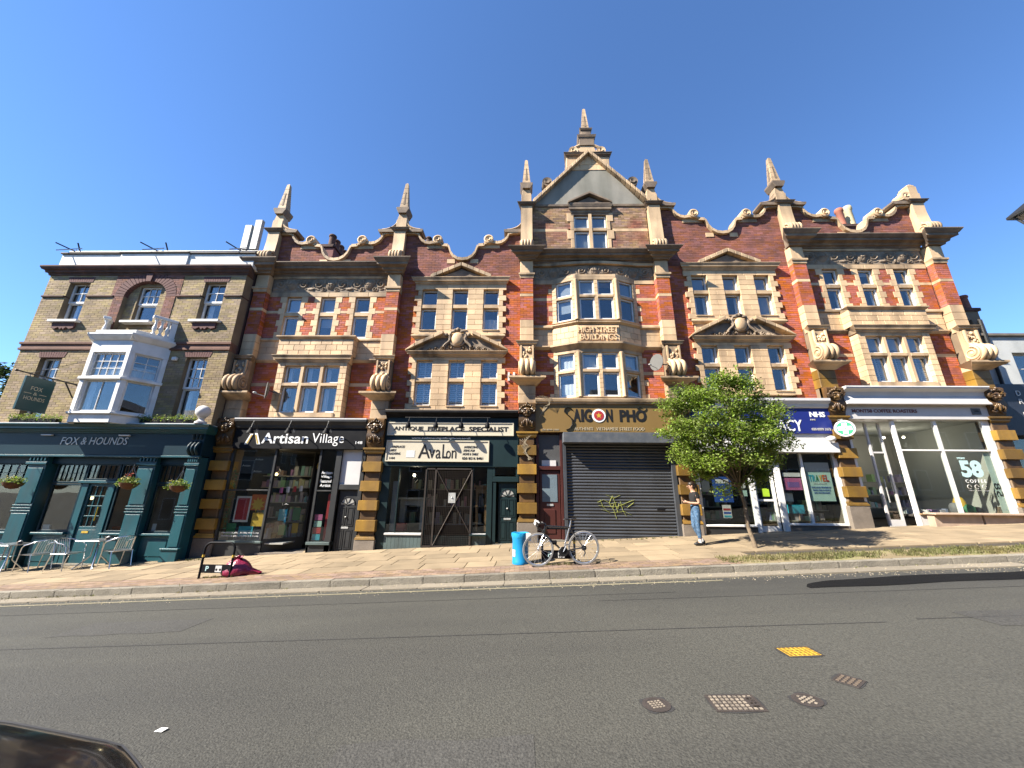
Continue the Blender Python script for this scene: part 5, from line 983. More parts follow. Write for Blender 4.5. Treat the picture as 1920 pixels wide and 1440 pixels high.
# ---- C: noodle restaurant with roller shutter
S = thing('shopfront', (2.7, 0.1, zg(2.7, 0)), 'tan restaurant front with dark lettering and closed roller shutter', 'shopfront', 'shopfronts of the terrace'); g = 0.05
f = MB().box(0.5, 4.9, -0.06, 0.5, 3.56, 4.48).build('fascia', TAN, S, bevel=0.006); mould(0.5, 4.9, [(0.5, 4.48), (-0.06, 4.48), (-0.12, 4.49), (-0.12, 4.53), (-0.16, 4.55), (-0.18, 4.62), (-0.18, 4.66), (0.5, 4.7)], BUFT, S, 'fascia_cornice', ret=False)
YT = -0.066
b = MB(); b.tube([(1.72, YT, 4.26), (1.66, YT, 4.34), (1.54, YT, 4.37), (1.45, YT, 4.31), (1.44, YT, 4.22), (1.52, YT, 4.14), (1.63, YT, 4.05), (1.69, YT, 3.93), (1.68, YT, 3.8), (1.6, YT, 3.68), (1.48, YT, 3.63)], [0.03, 0.04, 0.045, 0.05, 0.05, 0.055, 0.06, 0.06, 0.055, 0.045, 0.03], 8, flat=0.25); b.build('lettering', LETB, f, smooth=True)
text('A', 1.73, 1.96, 3.9, 4.32, YT, LETB, f, bold=0.035); text('I', 1.98, 2.06, 3.9, 4.31, YT, LETB, f, bold=0.05); text('G', 2.08, 2.34, 3.89, 4.32, YT, LETB, f, bold=0.035); text('N', 2.79, 2.99, 3.9, 4.31, YT, LETB, f, bold=0.035); text('PHO', 3.22, 4.08, 3.9, 4.3, YT, LETB, f, bold=0.04); b = MB(); b.tube([(3.8, YT, 4.33), (3.88, YT, 4.38), (3.96, YT, 4.37)], 0.025, 6, flat=0.3); b.build('lettering', LETB, f)
b = MB(); b.tube([(3.98, YT, 4.24), (4.07, YT, 4.29), (4.1, YT, 4.36)], 0.022, 6, flat=0.3); b.build('lettering', LETB, f)
for k, (r_, m_) in enumerate(((0.22, LET), (0.16, PR_))): c = MB(); c.T = lambda x, y, z: (x, -0.062 - z, y); c.lathe([(r_, 0), (r_, 0.015 + 0.01 * k)], 2.55, 4.1, 28); c.build('emblem_disc', m_, f)
st = MB(); st.add([(2.55 + r_ * math.sin(k * math.pi / 5), -0.09, 4.1 + r_ * math.cos(k * math.pi / 5)) for k in range(10) for r_ in ((0.1 if k % 2 == 0 else 0.042),)], [tuple(range(10))]); st.build('emblem_star', GOLD, f)
text('AUTHENTI   VIETNAMESE STREET FOOD', 1.75, 3.98, 3.62, 3.72, YT, LETC, f, bold=-0.008); text('020 8099 3380', 0.7, 1.25, 3.61, 3.66, YT, LETC, f)
BX = MB().box(1.36, 5.0, -0.3, 0.3, 3.2, 3.52).build('shutter_box', SBOX, S, bevel=0.012)
for a, b_ in ((1.37, 1.47), (4.74, 4.88)): MB().box(a, b_, 0.02, 0.2, g + 0.2, 3.2).build('shutter_rail', SHUT, S, bevel=0.006)
SH = MB().box(1.47, 4.74, 0.15, 0.17, g, 3.2).build('shutter', BLK, S); n = 30; hh = (3.2 - 0.42) / n
me = MB(); me.extr([(0.0, 0.0), (-0.022, 0.01), (-0.034, 0.035), (-0.03, 0.06), (-0.006, 0.083), (0.0, 0.085)], 'x', 1.47, 4.74)
base = None
for k in range(n):
    z = 0.42 + k * hh
    if base is None:
        q = MB(); q.extr([(0.14 + a, z + c * hh / 0.0855) for a, c in ((0.0, 0.0), (-0.018, 0.008), (-0.034, 0.03), (-0.034, 0.05), (-0.02, 0.072), (0.0, 0.083))], 'x', 1.48, 4.73); base = q.build('slat', SHUT, SH, smooth=True)
    else:
        o = base.copy(); COL.objects.link(o); o.parent = SH; o.location = (0, 0, k * hh)
MB().box(1.48, 4.73, 0.09, 0.15, 0.33, 0.42).build('bottom_rail', SHUT, SH, bevel=0.006); MB().box(4.2, 4.42, 0.095, 0.11, 1.2, 1.28).build('letter_box', BLK, SH)
GRF = mat('yellow_spray_paint', (0.5, 0.53, 0.13), 0.6, 0.15, 8, bump=0)
gr = [[(2.4, 1.42), (2.58, 1.5), (2.8, 1.38), (3.0, 1.42)], [(2.42, 1.32), (2.7, 1.3), (3.0, 1.3), (3.4, 1.46), (3.52, 1.5)], [(2.66, 1.65), (2.9, 1.55), (3.1, 1.63)], [(2.85, 1.6), (2.75, 1.4), (2.88, 1.2), (2.95, 0.95)], [(2.75, 1.38), (2.85, 1.25), (2.9, 1.4), (3.0, 1.24), (3.05, 1.4), (3.15, 1.26)], [(2.5, 1.22), (2.8, 1.12), (3.2, 1.16), (3.42, 1.05)], [(3.15, 1.36), (3.3, 1.28), (3.5, 1.42)], [(2.48, 1.5), (2.55, 1.3), (2.75, 1.1)], [(2.86, 1.62), (2.95, 1.35), (3.0, 1.12)], [(3.1, 1.45), (3.15, 1.2), (3.25, 1.02)]]
gm = MB()
for ln_ in gr: gm.tube([(x + 0.0, 0.1, z) for x, z in ln_], 0.013, 5, flat=0.25)
gm.build('graffiti', GRF, SH, smooth=True)
MB().box(0.5, 1.37, 0.2, 0.3, 0.2, 3.56).build('door_surround', MAR, S); d = MB().box(0.62, 1.26, 0.12, 0.2, 0.34, 2.36).build('door', MAR, S, bevel=0.006); MB().box(0.7, 1.17, 0.105, 0.122, 1.42, 2.24).build('door_pane', mat('frosted_glass', (0.16, 0.21, 0.24), 0.25, 0.1, 3), d); MB().box(0.76, 1.1, 0.1, 0.12, 0.5, 1.2).build('door_panel', MAR, d, bevel=0.01); MB().box(0.84, 1.04, 0.1, 0.12, 1.3, 1.36).build('letter_box', GALV, d)
frame([(0.5, 0.6, 0.2, 3.56), (1.28, 1.36, 0.2, 3.56), (0.6, 1.28, 2.38, 2.5)], 0.06, 0.2, MAR, S); MB().box(0.6, 1.28, 0.14, 0.15, 2.5, 3.5).build('fanlight_pane', mat('dusty_glass', (0.1, 0.1, 0.1), 0.2, 0.2, 2), S); MB().box(0.7, 1.15, 0.11, 0.125, 2.5, 2.68).build('number_plate', GRYP, S); MB().box(0.52, 1.37, -0.02, 0.2, g, 0.34).build('door_step', KRB, S)
cw = MB()
for k in range(5): cw.tube([(0.55 + 0.08 * k, -0.19, 4.7 + 0.03 * math.sin(k)), (0.8 + 0.05 * k, -0.2, 4.67), (0.95, -0.185, 4.5 - 0.02 * k), (0.93 - 0.03 * k, -0.08, 4.42), (0.75 - 0.03 * k, -0.07, 4.2 - 0.04 * k)], 0.004, 4)
cw.build('loose_cables', mat('cable', (0.4, 0.33, 0.22), 0.7), None, label='bundle of loose pale cables on the restaurant fascia', cat='cable', smooth=True)
cw = MB()
for k in range(6): cw.tube([(0.0 + 0.07 * k, -0.11, 3.3 + 0.03 * k), (0.3 - 0.05 * k, -0.12, 3.1), (0.1 + 0.04 * k, -0.115, 2.9 - 0.03 * k), (0.4 - 0.03 * k, -0.12, 2.7), (0.28, -0.12, 2.66)], 0.006, 5)
cw.build('coiled_cables', bpy.data.materials['cable'], None, label='tangled pale cables on the stone pier left of the restaurant', cat='cable', smooth=True)


# ---- D: pharmacy
S = thing('shopfront', (7.7, 0.1, zg(7.7, 0)), 'white pharmacy front with royal blue fascia behind the tree', 'shopfront', 'shopfronts of the terrace'); g = 0.3
mould(5.42, 9.92, [(0.5, 4.38), (-0.08, 4.38), (-0.12, 4.42), (-0.14, 4.5), (-0.22, 4.6), (-0.22, 4.68), (0.5, 4.7)], GRYP, S, 'fascia_cornice', ret=False)
f = MB().box(5.42, 9.92, -0.06, 0.3, 3.56, 4.38).build('fascia', BLU, S, bevel=0.006); text('PHARMACY', 7.0, 8.98, 3.63, 4.0, -0.066, LET, f, bold=0.008); text('NHS', 9.28, 9.76, 4.09, 4.26, -0.066, LET, f, bold=0.03); text('NHS', 9.27, 9.43, 3.98, 4.03, -0.066, LETG, f); text('020 8099 3172', 9.25, 9.85, 3.66, 3.74, -0.066, LETG, f)
MB().box(5.42, 9.92, 0.0, 0.3, 3.27, 3.56).build('shutter_housing', GRYP, S); MB().box(5.42, 9.92, -0.14, 0.3, 2.96, 3.27).build('awning_box', WHT, S, bevel=0.012)
frame([(5.45, 5.6, g, 2.96), (7.12, 7.26, g, 2.96), (7.94, 8.1, g, 2.96), (8.78, 8.86, 0.8, 2.96), (9.8, 9.93, g, 2.96)], 0.08, 0.18, WHT, S); MB().box(5.6, 7.12, 0.02, 0.2, 0.76, 0.82).build('sill', WHT, S, bevel=0.006); MB().box(8.1, 9.8, 0.02, 0.2, 0.82, 0.88).build('sill', WHT, S, bevel=0.006); MB().box(5.6, 7.12, 0.06, 0.2, g, 0.76).build('stall_riser', CHA, S); MB().box(8.1, 9.8, 0.06, 0.2, g, 0.82).build('stall_riser', PLN, S)
for a, b_ in ((5.6, 7.12), (8.1, 8.78), (8.86, 9.8)): MB().box(a, b_, 0.12, 0.128, 0.86, 2.96).build('shop_pane', GLS2, S)
d = MB(); d.box(7.28, 7.36, 0.2, 0.26, 0.62, 2.7); d.build('door', WHT, S); MB().box(7.84, 7.92, 0.2, 0.26, 0.62, 2.7).build('door_stile', WHT, S); MB().box(7.36, 7.84, 0.2, 0.26, 0.62, 0.78).build('door_rail', WHT, S); MB().box(7.36, 7.84, 0.21, 0.25, 1.5, 1.56).build('door_rail', WHT, S); MB().box(7.36, 7.84, 0.22, 0.228, 0.78, 2.7).build('shop_pane', GLS2, S); MB().box(7.26, 7.94, 0.1, 0.24, 2.7, 2.96).build('door_head', WHT, S); MB().box(7.26, 7.94, 0.0, 0.3, g, 0.62).build('door_step', KRB, S)
shop_room(5.45, 9.9, 0.55, 2.96, S, None, 0.4, 2.4)
o = board(6.0, 6.58, 1.46, 2.22, 0.15, PBL, 'blue poster in the pharmacy window behind the trunk'); MB().box(6.1, 6.5, 0.146, 0.15, 2.02, 2.14).build('poster_print', PWH, o)
o = board(6.2, 6.46, 1.0, 1.38, 0.15, PWH, 'small striped poster low in the pharmacy window')
for k, m_ in enumerate((PTQ, PBL, PR_)): MB().box(6.22, 6.44, 0.146, 0.15, 1.02 + 0.1 * k, 1.08 + 0.1 * k).build('poster_print', m_, o)
board(5.66, 5.9, 1.76, 2.1, 0.15, PWH, 'white notice at far left of the pharmacy window', 'notice', 'notice'); board(6.88, 7.0, 1.88, 2.06, 0.15, PWH, 'upper small white flyer right of the trunk', 'notice', 'notice'); board(6.9, 7.02, 1.64, 1.82, 0.15, PMN, 'lower small pale flyer right of the trunk', 'notice', 'notice'); board(7.52, 7.74, 1.64, 1.88, 0.215, PLM, 'lime green square notice on the pharmacy door', 'notice', 'notice')
o = board(8.2, 8.74, 1.84, 2.2, 0.15, PPK, 'pink and purple poster in the pharmacy window'); MB().box(8.3, 8.66, 0.146, 0.15, 1.92, 2.08).build('poster_print', mat('violet_print', (0.22, 0.12, 0.35), 0.6), o); board(8.2, 8.74, 2.24, 2.36, 0.15, PWH, 'white strip above the pink pharmacy poster', 'notice', 'notice'); board(8.32, 8.7, 1.15, 1.4, 0.2, PTQ, 'turquoise box display low in the pharmacy window', 'box', 'display_box', t=0.2); board(8.25, 8.5, 1.5, 1.75, 0.3, PWH, 'white box on the pharmacy window shelf', 'box', 'display_box', t=0.15)
o = board(8.93, 9.68, 1.52, 2.68, 0.15, PMN, 'tall mint travel clinic poster in the pharmacy window'); MB().box(8.935, 9.675, 0.144, 0.15, 2.4, 2.675).build('poster_head', GRYP, o)
for k, (ch, m_) in enumerate(zip('TRAVEL', (PTQ, PTQ, PG, PY, PO, PR_))): text(ch, 8.99 + k * 0.103, 9.075 + k * 0.103, 2.1, 2.3, 0.142, m_, o, bold=0.03, depth=0.004)
text('CLINIC', 9.1, 9.5, 2.02, 2.06, 0.142, LETG, o, depth=0.004)
for k, t_ in enumerate(('YOUR LOCAL PROVIDER OF', 'TRAVEL HEALTH ADVICE', 'AND VACCINATIONS')): text(t_, 9.0 + 0.03 * k, 9.6 - 0.03 * k, 1.9 - 0.08 * k, 1.95 - 0.08 * k, 0.142, PBL, o, depth=0.004)
t = thing('pharmacy_sign', (9.97, -0.4, 3.4), 'round white illuminated sign with green cross on the stone pier', 'sign'); an = 0.62
TD = lambda x, y, z: (9.97 + 0.82 * (x * math.cos(-an) - z * math.sin(-an)), -0.42 + 0.82 * (x * math.sin(-an) + z * math.cos(-an)), 3.66 + 0.82 * y)
GRL = emit('green_led', (0.02, 0.45, 0.1), 0.22)
c = MB(); c.T = TD; c.lathe([(0.3, 0.09), (0.31, 0.06), (0.31, -0.06), (0.3, -0.09)], 0, 0, 30); c.build('housing', WHT, t, smooth=True); c = MB(); c.T = TD; c.lathe([(0.245, -0.095), (0.245, -0.085)], 0, 0, 30); c.build('green_face', GRL, t)
c = MB(); c.T = TD; w = 0.07; c.extr([(-w, -0.2), (w, -0.2), (w, -w), (0.2, -w), (0.2, w), (w, w), (w, 0.2), (-w, 0.2), (-w, w), (-0.2, w), (-0.2, -w), (-w, -w)], 'z', -0.1, -0.094); c.build('cross', emit('white_led', (0.7, 0.85, 0.75), 0.2), t); c = MB(); c.T = TD; c.extr([(-0.03, -0.03), (0.03, -0.03), (0.02, 0.03)], 'z', -0.104, -0.101); c.build('emblem_mark', BLK, t); MB().tube([(9.97, -0.4, 3.95), (10.1, -0.1, 3.98)], 0.02, 6).build('bracket', GALV, t)
t = thing('flood_lamp', (9.68, -0.2, 3.38), 'small white flood lamp under the blue pharmacy fascia', 'lamp'); MB().ell((9.68, -0.2, 3.38), (0.13, 0.1, 0.09)).build('lamp_head', WHT, t, smooth=True); MB().tube([(9.68, 0.0, 3.44), (9.68, -0.14, 3.42)], 0.02, 6).build('arm', GALV, t)

# ---- E: coffee shop
S = thing('shopfront', (12.7, 0.1, zg(12.7, 0)), 'pale grey coffee shop front with large glass panes', 'shopfront', 'shopfronts of the terrace'); g = 0.5
f = MB().box(10.44, 14.92, -0.04, 0.4, 4.04, 4.5).build('fascia', GRYP, S, bevel=0.006); mould(10.44, 14.92, [(0.5, 4.5), (-0.04, 4.5), (-0.22, 4.5), (-0.22, 4.54), (-0.16, 4.6), (-0.1, 4.8), (-0.12, 4.92), (-0.28, 5.0), (-0.28, 5.04), (0.5, 5.06)], GRYP, S, 'fascia_cornice', ret=False); MB().box(10.44, 14.92, -0.3, 0.3, 5.04, 5.075).build('lead_flashing', WHT, S)
text('MONT58 COFFEE ROASTERS', 10.66, 12.7, 4.25, 4.36, -0.046, LETR, f, bold=0.014); o = MB().box(14.4, 14.68, -0.055, -0.04, 4.2, 4.4).build('number_plaque', SBOX, f); text('150B', 14.47, 14.61, 4.28, 4.33, -0.058, LETB, o, depth=0.004)
frame([(10.42, 10.52, g, 4.04), (14.7, 14.92, g, 4.04), (13.2, 13.29, 0.9, 4.04), (11.88, 11.98, g, 4.04), (13.29, 14.7, 3.05, 3.1), (11.98, 13.2, 3.05, 3.1)], 0.05, 0.14, WHT, S)
for x in (11.24, 11.66): MB().box(x, x + 0.06, 0.3, 0.36, g, 3.98).build('door_post', GRYP, S)
MB().box(11.3, 11.66, 0.31, 0.35, 3.0, 3.05).build('door_head', GRYP, S); MB().box(11.3, 11.66, 0.32, 0.328, 0.75, 3.9).build('shop_pane', GLS2, S); MB().box(11.3, 11.66, 0.3, 0.34, 0.72, 1.0).build('door', GRYP, S); MB().tube([(11.4, 0.28, 1.5), (11.4, 0.28, 2.2)], 0.015, 6).build('door_handle', GALV, S)
for a, b_, za, zb in ((11.98, 13.2, 1.2, 3.05), (11.98, 13.2, 3.1, 4.02), (13.29, 14.7, 1.2, 3.05), (13.29, 14.7, 3.1, 4.02)): MB().box(a, b_, 0.09, 0.098, za, zb).build('shop_pane', GLS2, S)
MB().box(11.98, 14.7, 0.06, 0.2, g, 1.18).build('stall_riser', GRYP, S); MB().box(11.95, 14.72, 0.0, 0.22, 1.16, 1.2).build('sill', mat('oak', (0.42, 0.27, 0.13), 0.6, 0.2, 3), S, bevel=0.006)
L_, T = seg(10.52, 0.35, 11.24, 1.1); b = MB(); b.T = T; b.box(0, L_, 0, 0.008, 1.2, 3.9); b.build('shop_pane', GLS2, S)
room(10.44, 14.9, 0.4, 3.4, 0.66, 4.03, S, mat('grey_green_wall', (0.5, 0.51, 0.46), 0.9, 0.1, 1)); MB().box(12.0, 14.7, 0.3, 0.9, 1.1, 1.16).build('window_shelf', DARK, S)
text('58', 13.62, 14.28, 2.26, 2.78, 0.082, LETT, S, bold=0.045, depth=0.004, name='window_lettering'); text('MONT', 13.62, 13.86, 2.81, 2.87, 0.082, LETT, S, bold=0.03, depth=0.004, name='window_lettering'); text('COFFEE', 13.66, 14.28, 2.1, 2.2, 0.082, LET, S, depth=0.004, space=1.4, name='window_lettering')
for k in range(3):
    x = 13.72 + 0.22 * k; c = MB(); c.tube([(x + 0.06 * math.cos(a), 0.083, 1.98 + 0.06 * math.sin(a)) for a in np.linspace(0, 5.2, 12)], 0.008, 4); c.build('window_icon', LETG, S); text(('coffee', 'cakes', 'retail')[k], x - 0.06, x + 0.1, 1.86, 1.885, 0.082, LETG, S, depth=0.003, name='window_lettering')
b = MB(); b.box(14.5, 14.68, 0.12, 0.128, 1.22, 3.04); b.build('pale_window_film', mat('pale_mint_film', (0.6, 0.75, 0.66), 0.6), S)
text('58', -0.2, 0.2, -0.1, 0.1, 0, LETB, S, depth=0.003, name='window_lettering', T=lambda x, y, z: (14.59 + z, 0.113 + y, 1.9 + x))
WOOD = mat('bench_wood', (0.5, 0.37, 0.27), 0.6, 0.2, 4, rnd=0.1)
zb = zg(13.3, -0.25); t = thing('street_bench', (13.4, -0.25, zb), 'low wooden bench along the coffee shop window', 'bench')
MB().box(11.95, 14.85, -0.42, -0.06, 1.18, 1.23).build('seat', WOOD, t, bevel=0.008)
for x in (12.0, 13.42): MB().box(x, x + 1.36, -0.3, -0.1, zg(x + 0.7, -0.25) - 0.05, 1.18).build('front_panel', WOOD, t, bevel=0.008)
for x in (14.55,): MB().box(x, x + 0.16, -0.36, -0.1, zg(x + 0.15, -0.25) - 0.02, 1.18).build('leg', WOOD, t, bevel=0.008)
for k, (x, w_, h_, m_, l) in enumerate(((13.4, 0.3, 0.34, PGY, 'grey sack of coffee standing in the coffee shop window'), (13.75, 0.4, 0.3, PG, 'green coffee pack in the coffee shop window'), (13.7, 0.3, 0.52, PY, 'yellow leaflet stand in the coffee shop window'), (14.1, 0.42, 0.22, PB, 'black tray of goods at right of the coffee shop window'))):
    b = MB(); n = 10; b.lathe([(w_ * 0.42, 0), (w_ * 0.5, h_ * 0.2), (w_ * 0.48, h_ * 0.7), (w_ * 0.3, h_ * 0.95), (w_ * 0.1, h_)], x + w_ / 2, 0.5 + 0.06 * k, 10, 1.17); b.build('display_goods', m_, None, label=l, cat='goods', smooth=True)
for k, (x, z_) in enumerate(((10.95, 3.55), (13.0, 3.7), (13.7, 3.72))): MB().ell((x, 1.6, z_), (0.04, 0.04, 0.04)).build('ceiling_spot', emit('spot_glow%d' % k, (1.0, 0.9, 0.7), 4.0), None, smooth=True, label=('spot lamp over the coffee shop door', 'middle ceiling spot lamp in the coffee shop', 'right ceiling spot lamp in the coffee shop')[k], cat='lamp')
b = MB().box(10.6, 11.2, 1.2, 1.8, 0.66, 1.6).build('counter', mat('counter_wood', (0.3, 0.13, 0.06), 0.5), None, bevel=0.01, label='brown wooden counter inside the coffee shop doorway', cat='counter')
# street furniture fixed high on the terrace
def dish(x, y, z, label, ang):
    t = thing('satellite_dish', (x, y, z), label, 'satellite dish'); ca, sa = math.cos(ang), math.sin(ang); T = lambda a, b, c: (x + a * ca - c * sa, y + a * sa + c * ca, z + b)
    d = MB(); d.T = T; d.lathe([(0.28, -0.07), (0.2, -0.025), (0.1, 0.0), (0.02, 0.01), (0.1, 0.012), (0.2, -0.012), (0.28, -0.055)], 0, 0, 20); d.build('reflector', mat('dish_grey', (0.14, 0.135, 0.125), 0.6), t, smooth=True)
    d = MB(); d.T = T; d.tube([(0, -0.22, -0.02), (0, -0.15, -0.35)], 0.012, 6); d.ell((0, -0.13, -0.36), (0.035, 0.035, 0.06)); d.build('feed_arm', GALV, t)
    d = MB(); d.T = T; d.tube([(0, 0, 0.02), (0.05, -0.05, 0.16), (0.2, -0.1, 0.36)], 0.018, 6); d.build('mount', IRON, t)
dish(-8.35, -0.22, 4.86, 'grey satellite dish on the brick beside the first floor window above the craft shop', -0.9); dish(4.55, -0.28, 5.85, 'grey satellite dish by the scroll bracket left of the tree', -1.1)
t = thing('utility_box', (0.0, 0.1, 5.3), 'pair of small grey vents on the brick wall above the fireplace shop', 'vent')
for x in (-0.42, -0.24): MB().box(x, x + 0.07, WY - 0.06, WY, 5.35, 5.66).build('vent_cover', GRYP, t, bevel=0.006)

# light of the shop lamps that are on in the photograph
def glow(x, y, z, w, col, name='lamp_glow'):
    l = bpy.data.lights.new(name, 'POINT'); l.energy = w; l.color = col; l.shadow_soft_size = 0.12; o = bpy.data.objects.new(name, l); COL.objects.link(o); o.location = (x, y, z)
for x in (11.2, 12.6, 13.9): glow(x, 1.7, 3.45, 5, (1.0, 0.93, 0.82))
glow(-8.2, 0.8, 2.35, 3, (1.0, 0.8, 0.5)); glow(-3.45, 0.7, 2.1, 2, (1.0, 0.88, 0.65))

# crowded stock on shelves inside the shops
def stock_mat():
    m = bpy.data.materials.new('mixed_stock'); m.use_nodes = True; n = m.node_tree.nodes; L = m.node_tree.links; b = n['Principled BSDF']; a = n.new('ShaderNodeAttribute'); a.attribute_name = 'tint'
    c = n.new('ShaderNodeCombineColor'); c.mode = 'HSV'; f = n.new('ShaderNodeMath'); f.operation = 'MULTIPLY'; f.inputs[1].default_value = 13.7; w = n.new('ShaderNodeMath'); w.operation = 'FRACT'; L.new(a.outputs['Fac'], f.inputs[0]); L.new(f.outputs[0], w.inputs[0])
    L.new(a.outputs['Fac'], c.inputs[0]); s_ = n.new('ShaderNodeMath'); s_.operation = 'MULTIPLY'; s_.inputs[1].default_value = 0.6; L.new(w.outputs[0], s_.inputs[0]); L.new(s_.outputs[0], c.inputs[1]); c.inputs[2].default_value = 0.34; L.new(c.outputs[0], b.inputs['Base Color']); b.inputs['Roughness'].default_value = 0.6; return m
STKM = stock_mat()
def shelves(parent, x0, x1, y, zs_, h=0.3, dens=1.0):
    st = MB()
    for z in zs_:
        MB().box(x0, x1, y - 0.02, y + 0.3, z - 0.03, z).build('shelf', DARKW, parent); x = x0
        while x < x1 - 0.05:
            w_ = random.uniform(0.05, 0.16); hh_ = random.uniform(0.4, 1.0) * h
            if random.random() < 0.85 * dens: st.box(x, min(x1, x + w_ * 0.92), y + random.uniform(0.0, 0.08), y + 0.25, z, z + hh_, random.random())
            x += w_
    st.build('shelf_stock', STKM, parent, kind='stuff')
SF = {o['label'].split()[1]: o for o in COL.objects if o.name.startswith('shopfront')}
shelves(SF['pharmacy'], 5.65, 7.1, 1.5, (0.9, 1.3, 1.7, 2.1, 2.5)); shelves(SF['pharmacy'], 8.0, 9.85, 0.75, (0.92, 1.25)); shelves(SF['pharmacy'], 8.0, 9.85, 2.2, (1.0, 1.4, 1.8, 2.2, 2.6))
shelves(SF['craft'], -9.2, -7.3, 1.6, (0.3, 0.8, 1.3, 1.8, 2.2), 0.36); shelves(SF['craft'], -9.1, -8.0, 0.5, (0.16,), 0.4); shelves(SF['craft'], -7.75, -7.25, 1.02, (0.16, 0.7), 0.4)
shelves(SF['green'], -4.0, -1.1, 2.2, (0.6, 1.2, 1.8), 0.42, 0.7); shelves(SF['grey'], 11.4, 14.6, 2.6, (1.3, 1.75, 2.2), 0.3, 0.8); shelves(SF['grey'], 12.1, 14.4, 0.55, (1.17,), 0.2, 0.6)

# ------------------------------------------------------------------ the pub
PY = -0.4
PUB = thing('pub_building', (-13.5, 0, zg(-13.5, 0)), 'yellow brick corner pub with teal ground floor and white bay window', 'building')
H = PUB; X0, X1 = -17.13, -9.86
win = [(-16.28, -15.52, 7.32, 8.85), (-11.3, -10.52, 7.32, 8.85), (-16.3, -15.54, 3.75, 5.95), (-11.24, -10.5, 3.75, 5.97)]
ARC = (-13.36, 8.26, 0.76, 0.62)                          # arched recess: centre, springing, half width, rise
def arch_iv(z, grow=0.0):
    hw_ = ARC[2] + grow
    if z <= ARC[1]: return hw_
    t = (z - ARC[1]) / (ARC[3] + grow); return hw_ * math.sqrt(max(0, 1 - t * t)) if t < 1 else 0
def pub_iv(z):
    iv = cut([(X0, X1)], win + [(-14.5, -12.1, 3.5, 6.55)])(z)
    if 7.0 < z < ARC[1] + ARC[3] + 0.36:
        h_ = arch_iv(z, 0.36); iv = cut(iv, [(ARC[0] - h_, ARC[0] + h_, z - 1, z + 1)])(z) if h_ > 0 else iv
    return iv
brickwork(H, STK, STM, PY, pub_iv, 3.6, 6.2, depth=0.34); brickwork(H, STK, STM, PY, pub_iv, 6.5, 8.24, depth=0.34); SPX = (-14.6, -12.12); brickwork(H, STK, STM, PY, lambda z: cut(pub_iv(z), [(SPX[0], SPX[1], 8.2, 9.2)])(z), 8.3, 9.12, depth=0.34); brickwork(H, PRB, STM, PY - 0.012, lambda z: [(max(a, SPX[0]), min(b, SPX[1])) for a, b in pub_iv(z) if b > SPX[0] + 0.02 and a < SPX[1] - 0.02], 8.3, 9.12, depth=0.34)
MB().box(X0 + 0.02, X1, PY + 0.06, PY + 0.34, 6.2, 6.5).build('string_bed', PRB, H); mould(X0, X1, [(PY + 0.3, 6.2), (PY, 6.2), (PY - 0.05, 6.22), (PY - 0.05, 6.29), (PY - 0.02, 6.31), (PY - 0.02, 6.4), (PY - 0.06, 6.43), (PY - 0.06, 6.5), (PY + 0.3, 6.5)], mat('brown_string_brick', (0.17, 0.09, 0.065), 0.9, 0.25, 3, fine=0.15), H, 'string_course')
for a, b in ((X0, -16.3), (-15.5, ARC[0] - ARC[2] - 0.37), (ARC[0] + ARC[2] + 0.37, -11.32), (-10.5, X1)): MB().box(a, b, PY - 0.05, PY + 0.3, 8.24, 8.3).build('impost_band', PDK, H, bevel=0.01)
brickwork(H, STK, STM, PY + 0.13, lambda z: cut([(ARC[0] - arch_iv(z) - 0.02, ARC[0] + arch_iv(z) + 0.02)], [(-13.75, -12.98, 7.3, 8.74)])(z) if arch_iv(z) > 0.03 else [], 7.02, ARC[1] + ARC[3], depth=0.2)
for s_ in (-1, 1): a, b = sorted((ARC[0] + s_ * ARC[2], ARC[0] + s_ * (ARC[2] + 0.36))); brickwork(H, PRB, STM, PY - 0.02, lambda z, a=a, b=b: [(a, b)], 7.02, ARC[1], depth=0.3)
for k in range(23):                                       # voussoirs
    a0, a1 = math.pi * k / 23 + 0.008, math.pi * (k + 1) / 23 - 0.008; r0, r1 = 1.0, 1.0
    q = [(ARC[0] + (ARC[2] + g_) * math.cos(a), ARC[1] + (ARC[3] + g_) * math.sin(a)) for g_, a in ((0, a0), (0.36, a0), (0.36, a1), (0, a1))]
    MB().extr(q, 'y', PY - 0.02, PY + 0.26).build('voussoir', PRB, H, bevel=0.004)
MB().extr([(ARC[0] - 0.09, 8.84), (ARC[0] + 0.09, 8.84), (ARC[0] + 0.13, 9.16), (ARC[0] - 0.13, 9.16)], 'y', PY - 0.07, PY + 0.2).build('keystone', PRB, H, bevel=0.008)
def flat_arch(x0, x1, z0, z1, n=11):
    for k in range(n):
        a, b = x0 + (x1 - x0) * k / n + 0.003, x0 + (x1 - x0) * (k + 1) / n - 0.003; t = 0.12 * ((k + 0.5) / n - 0.5); MB().extr([(a, z0), (b, z0), (b + t, z1), (a + t, z1)], 'y', PY - 0.012, PY + 0.1).build('lintel_brick', PRB, H)
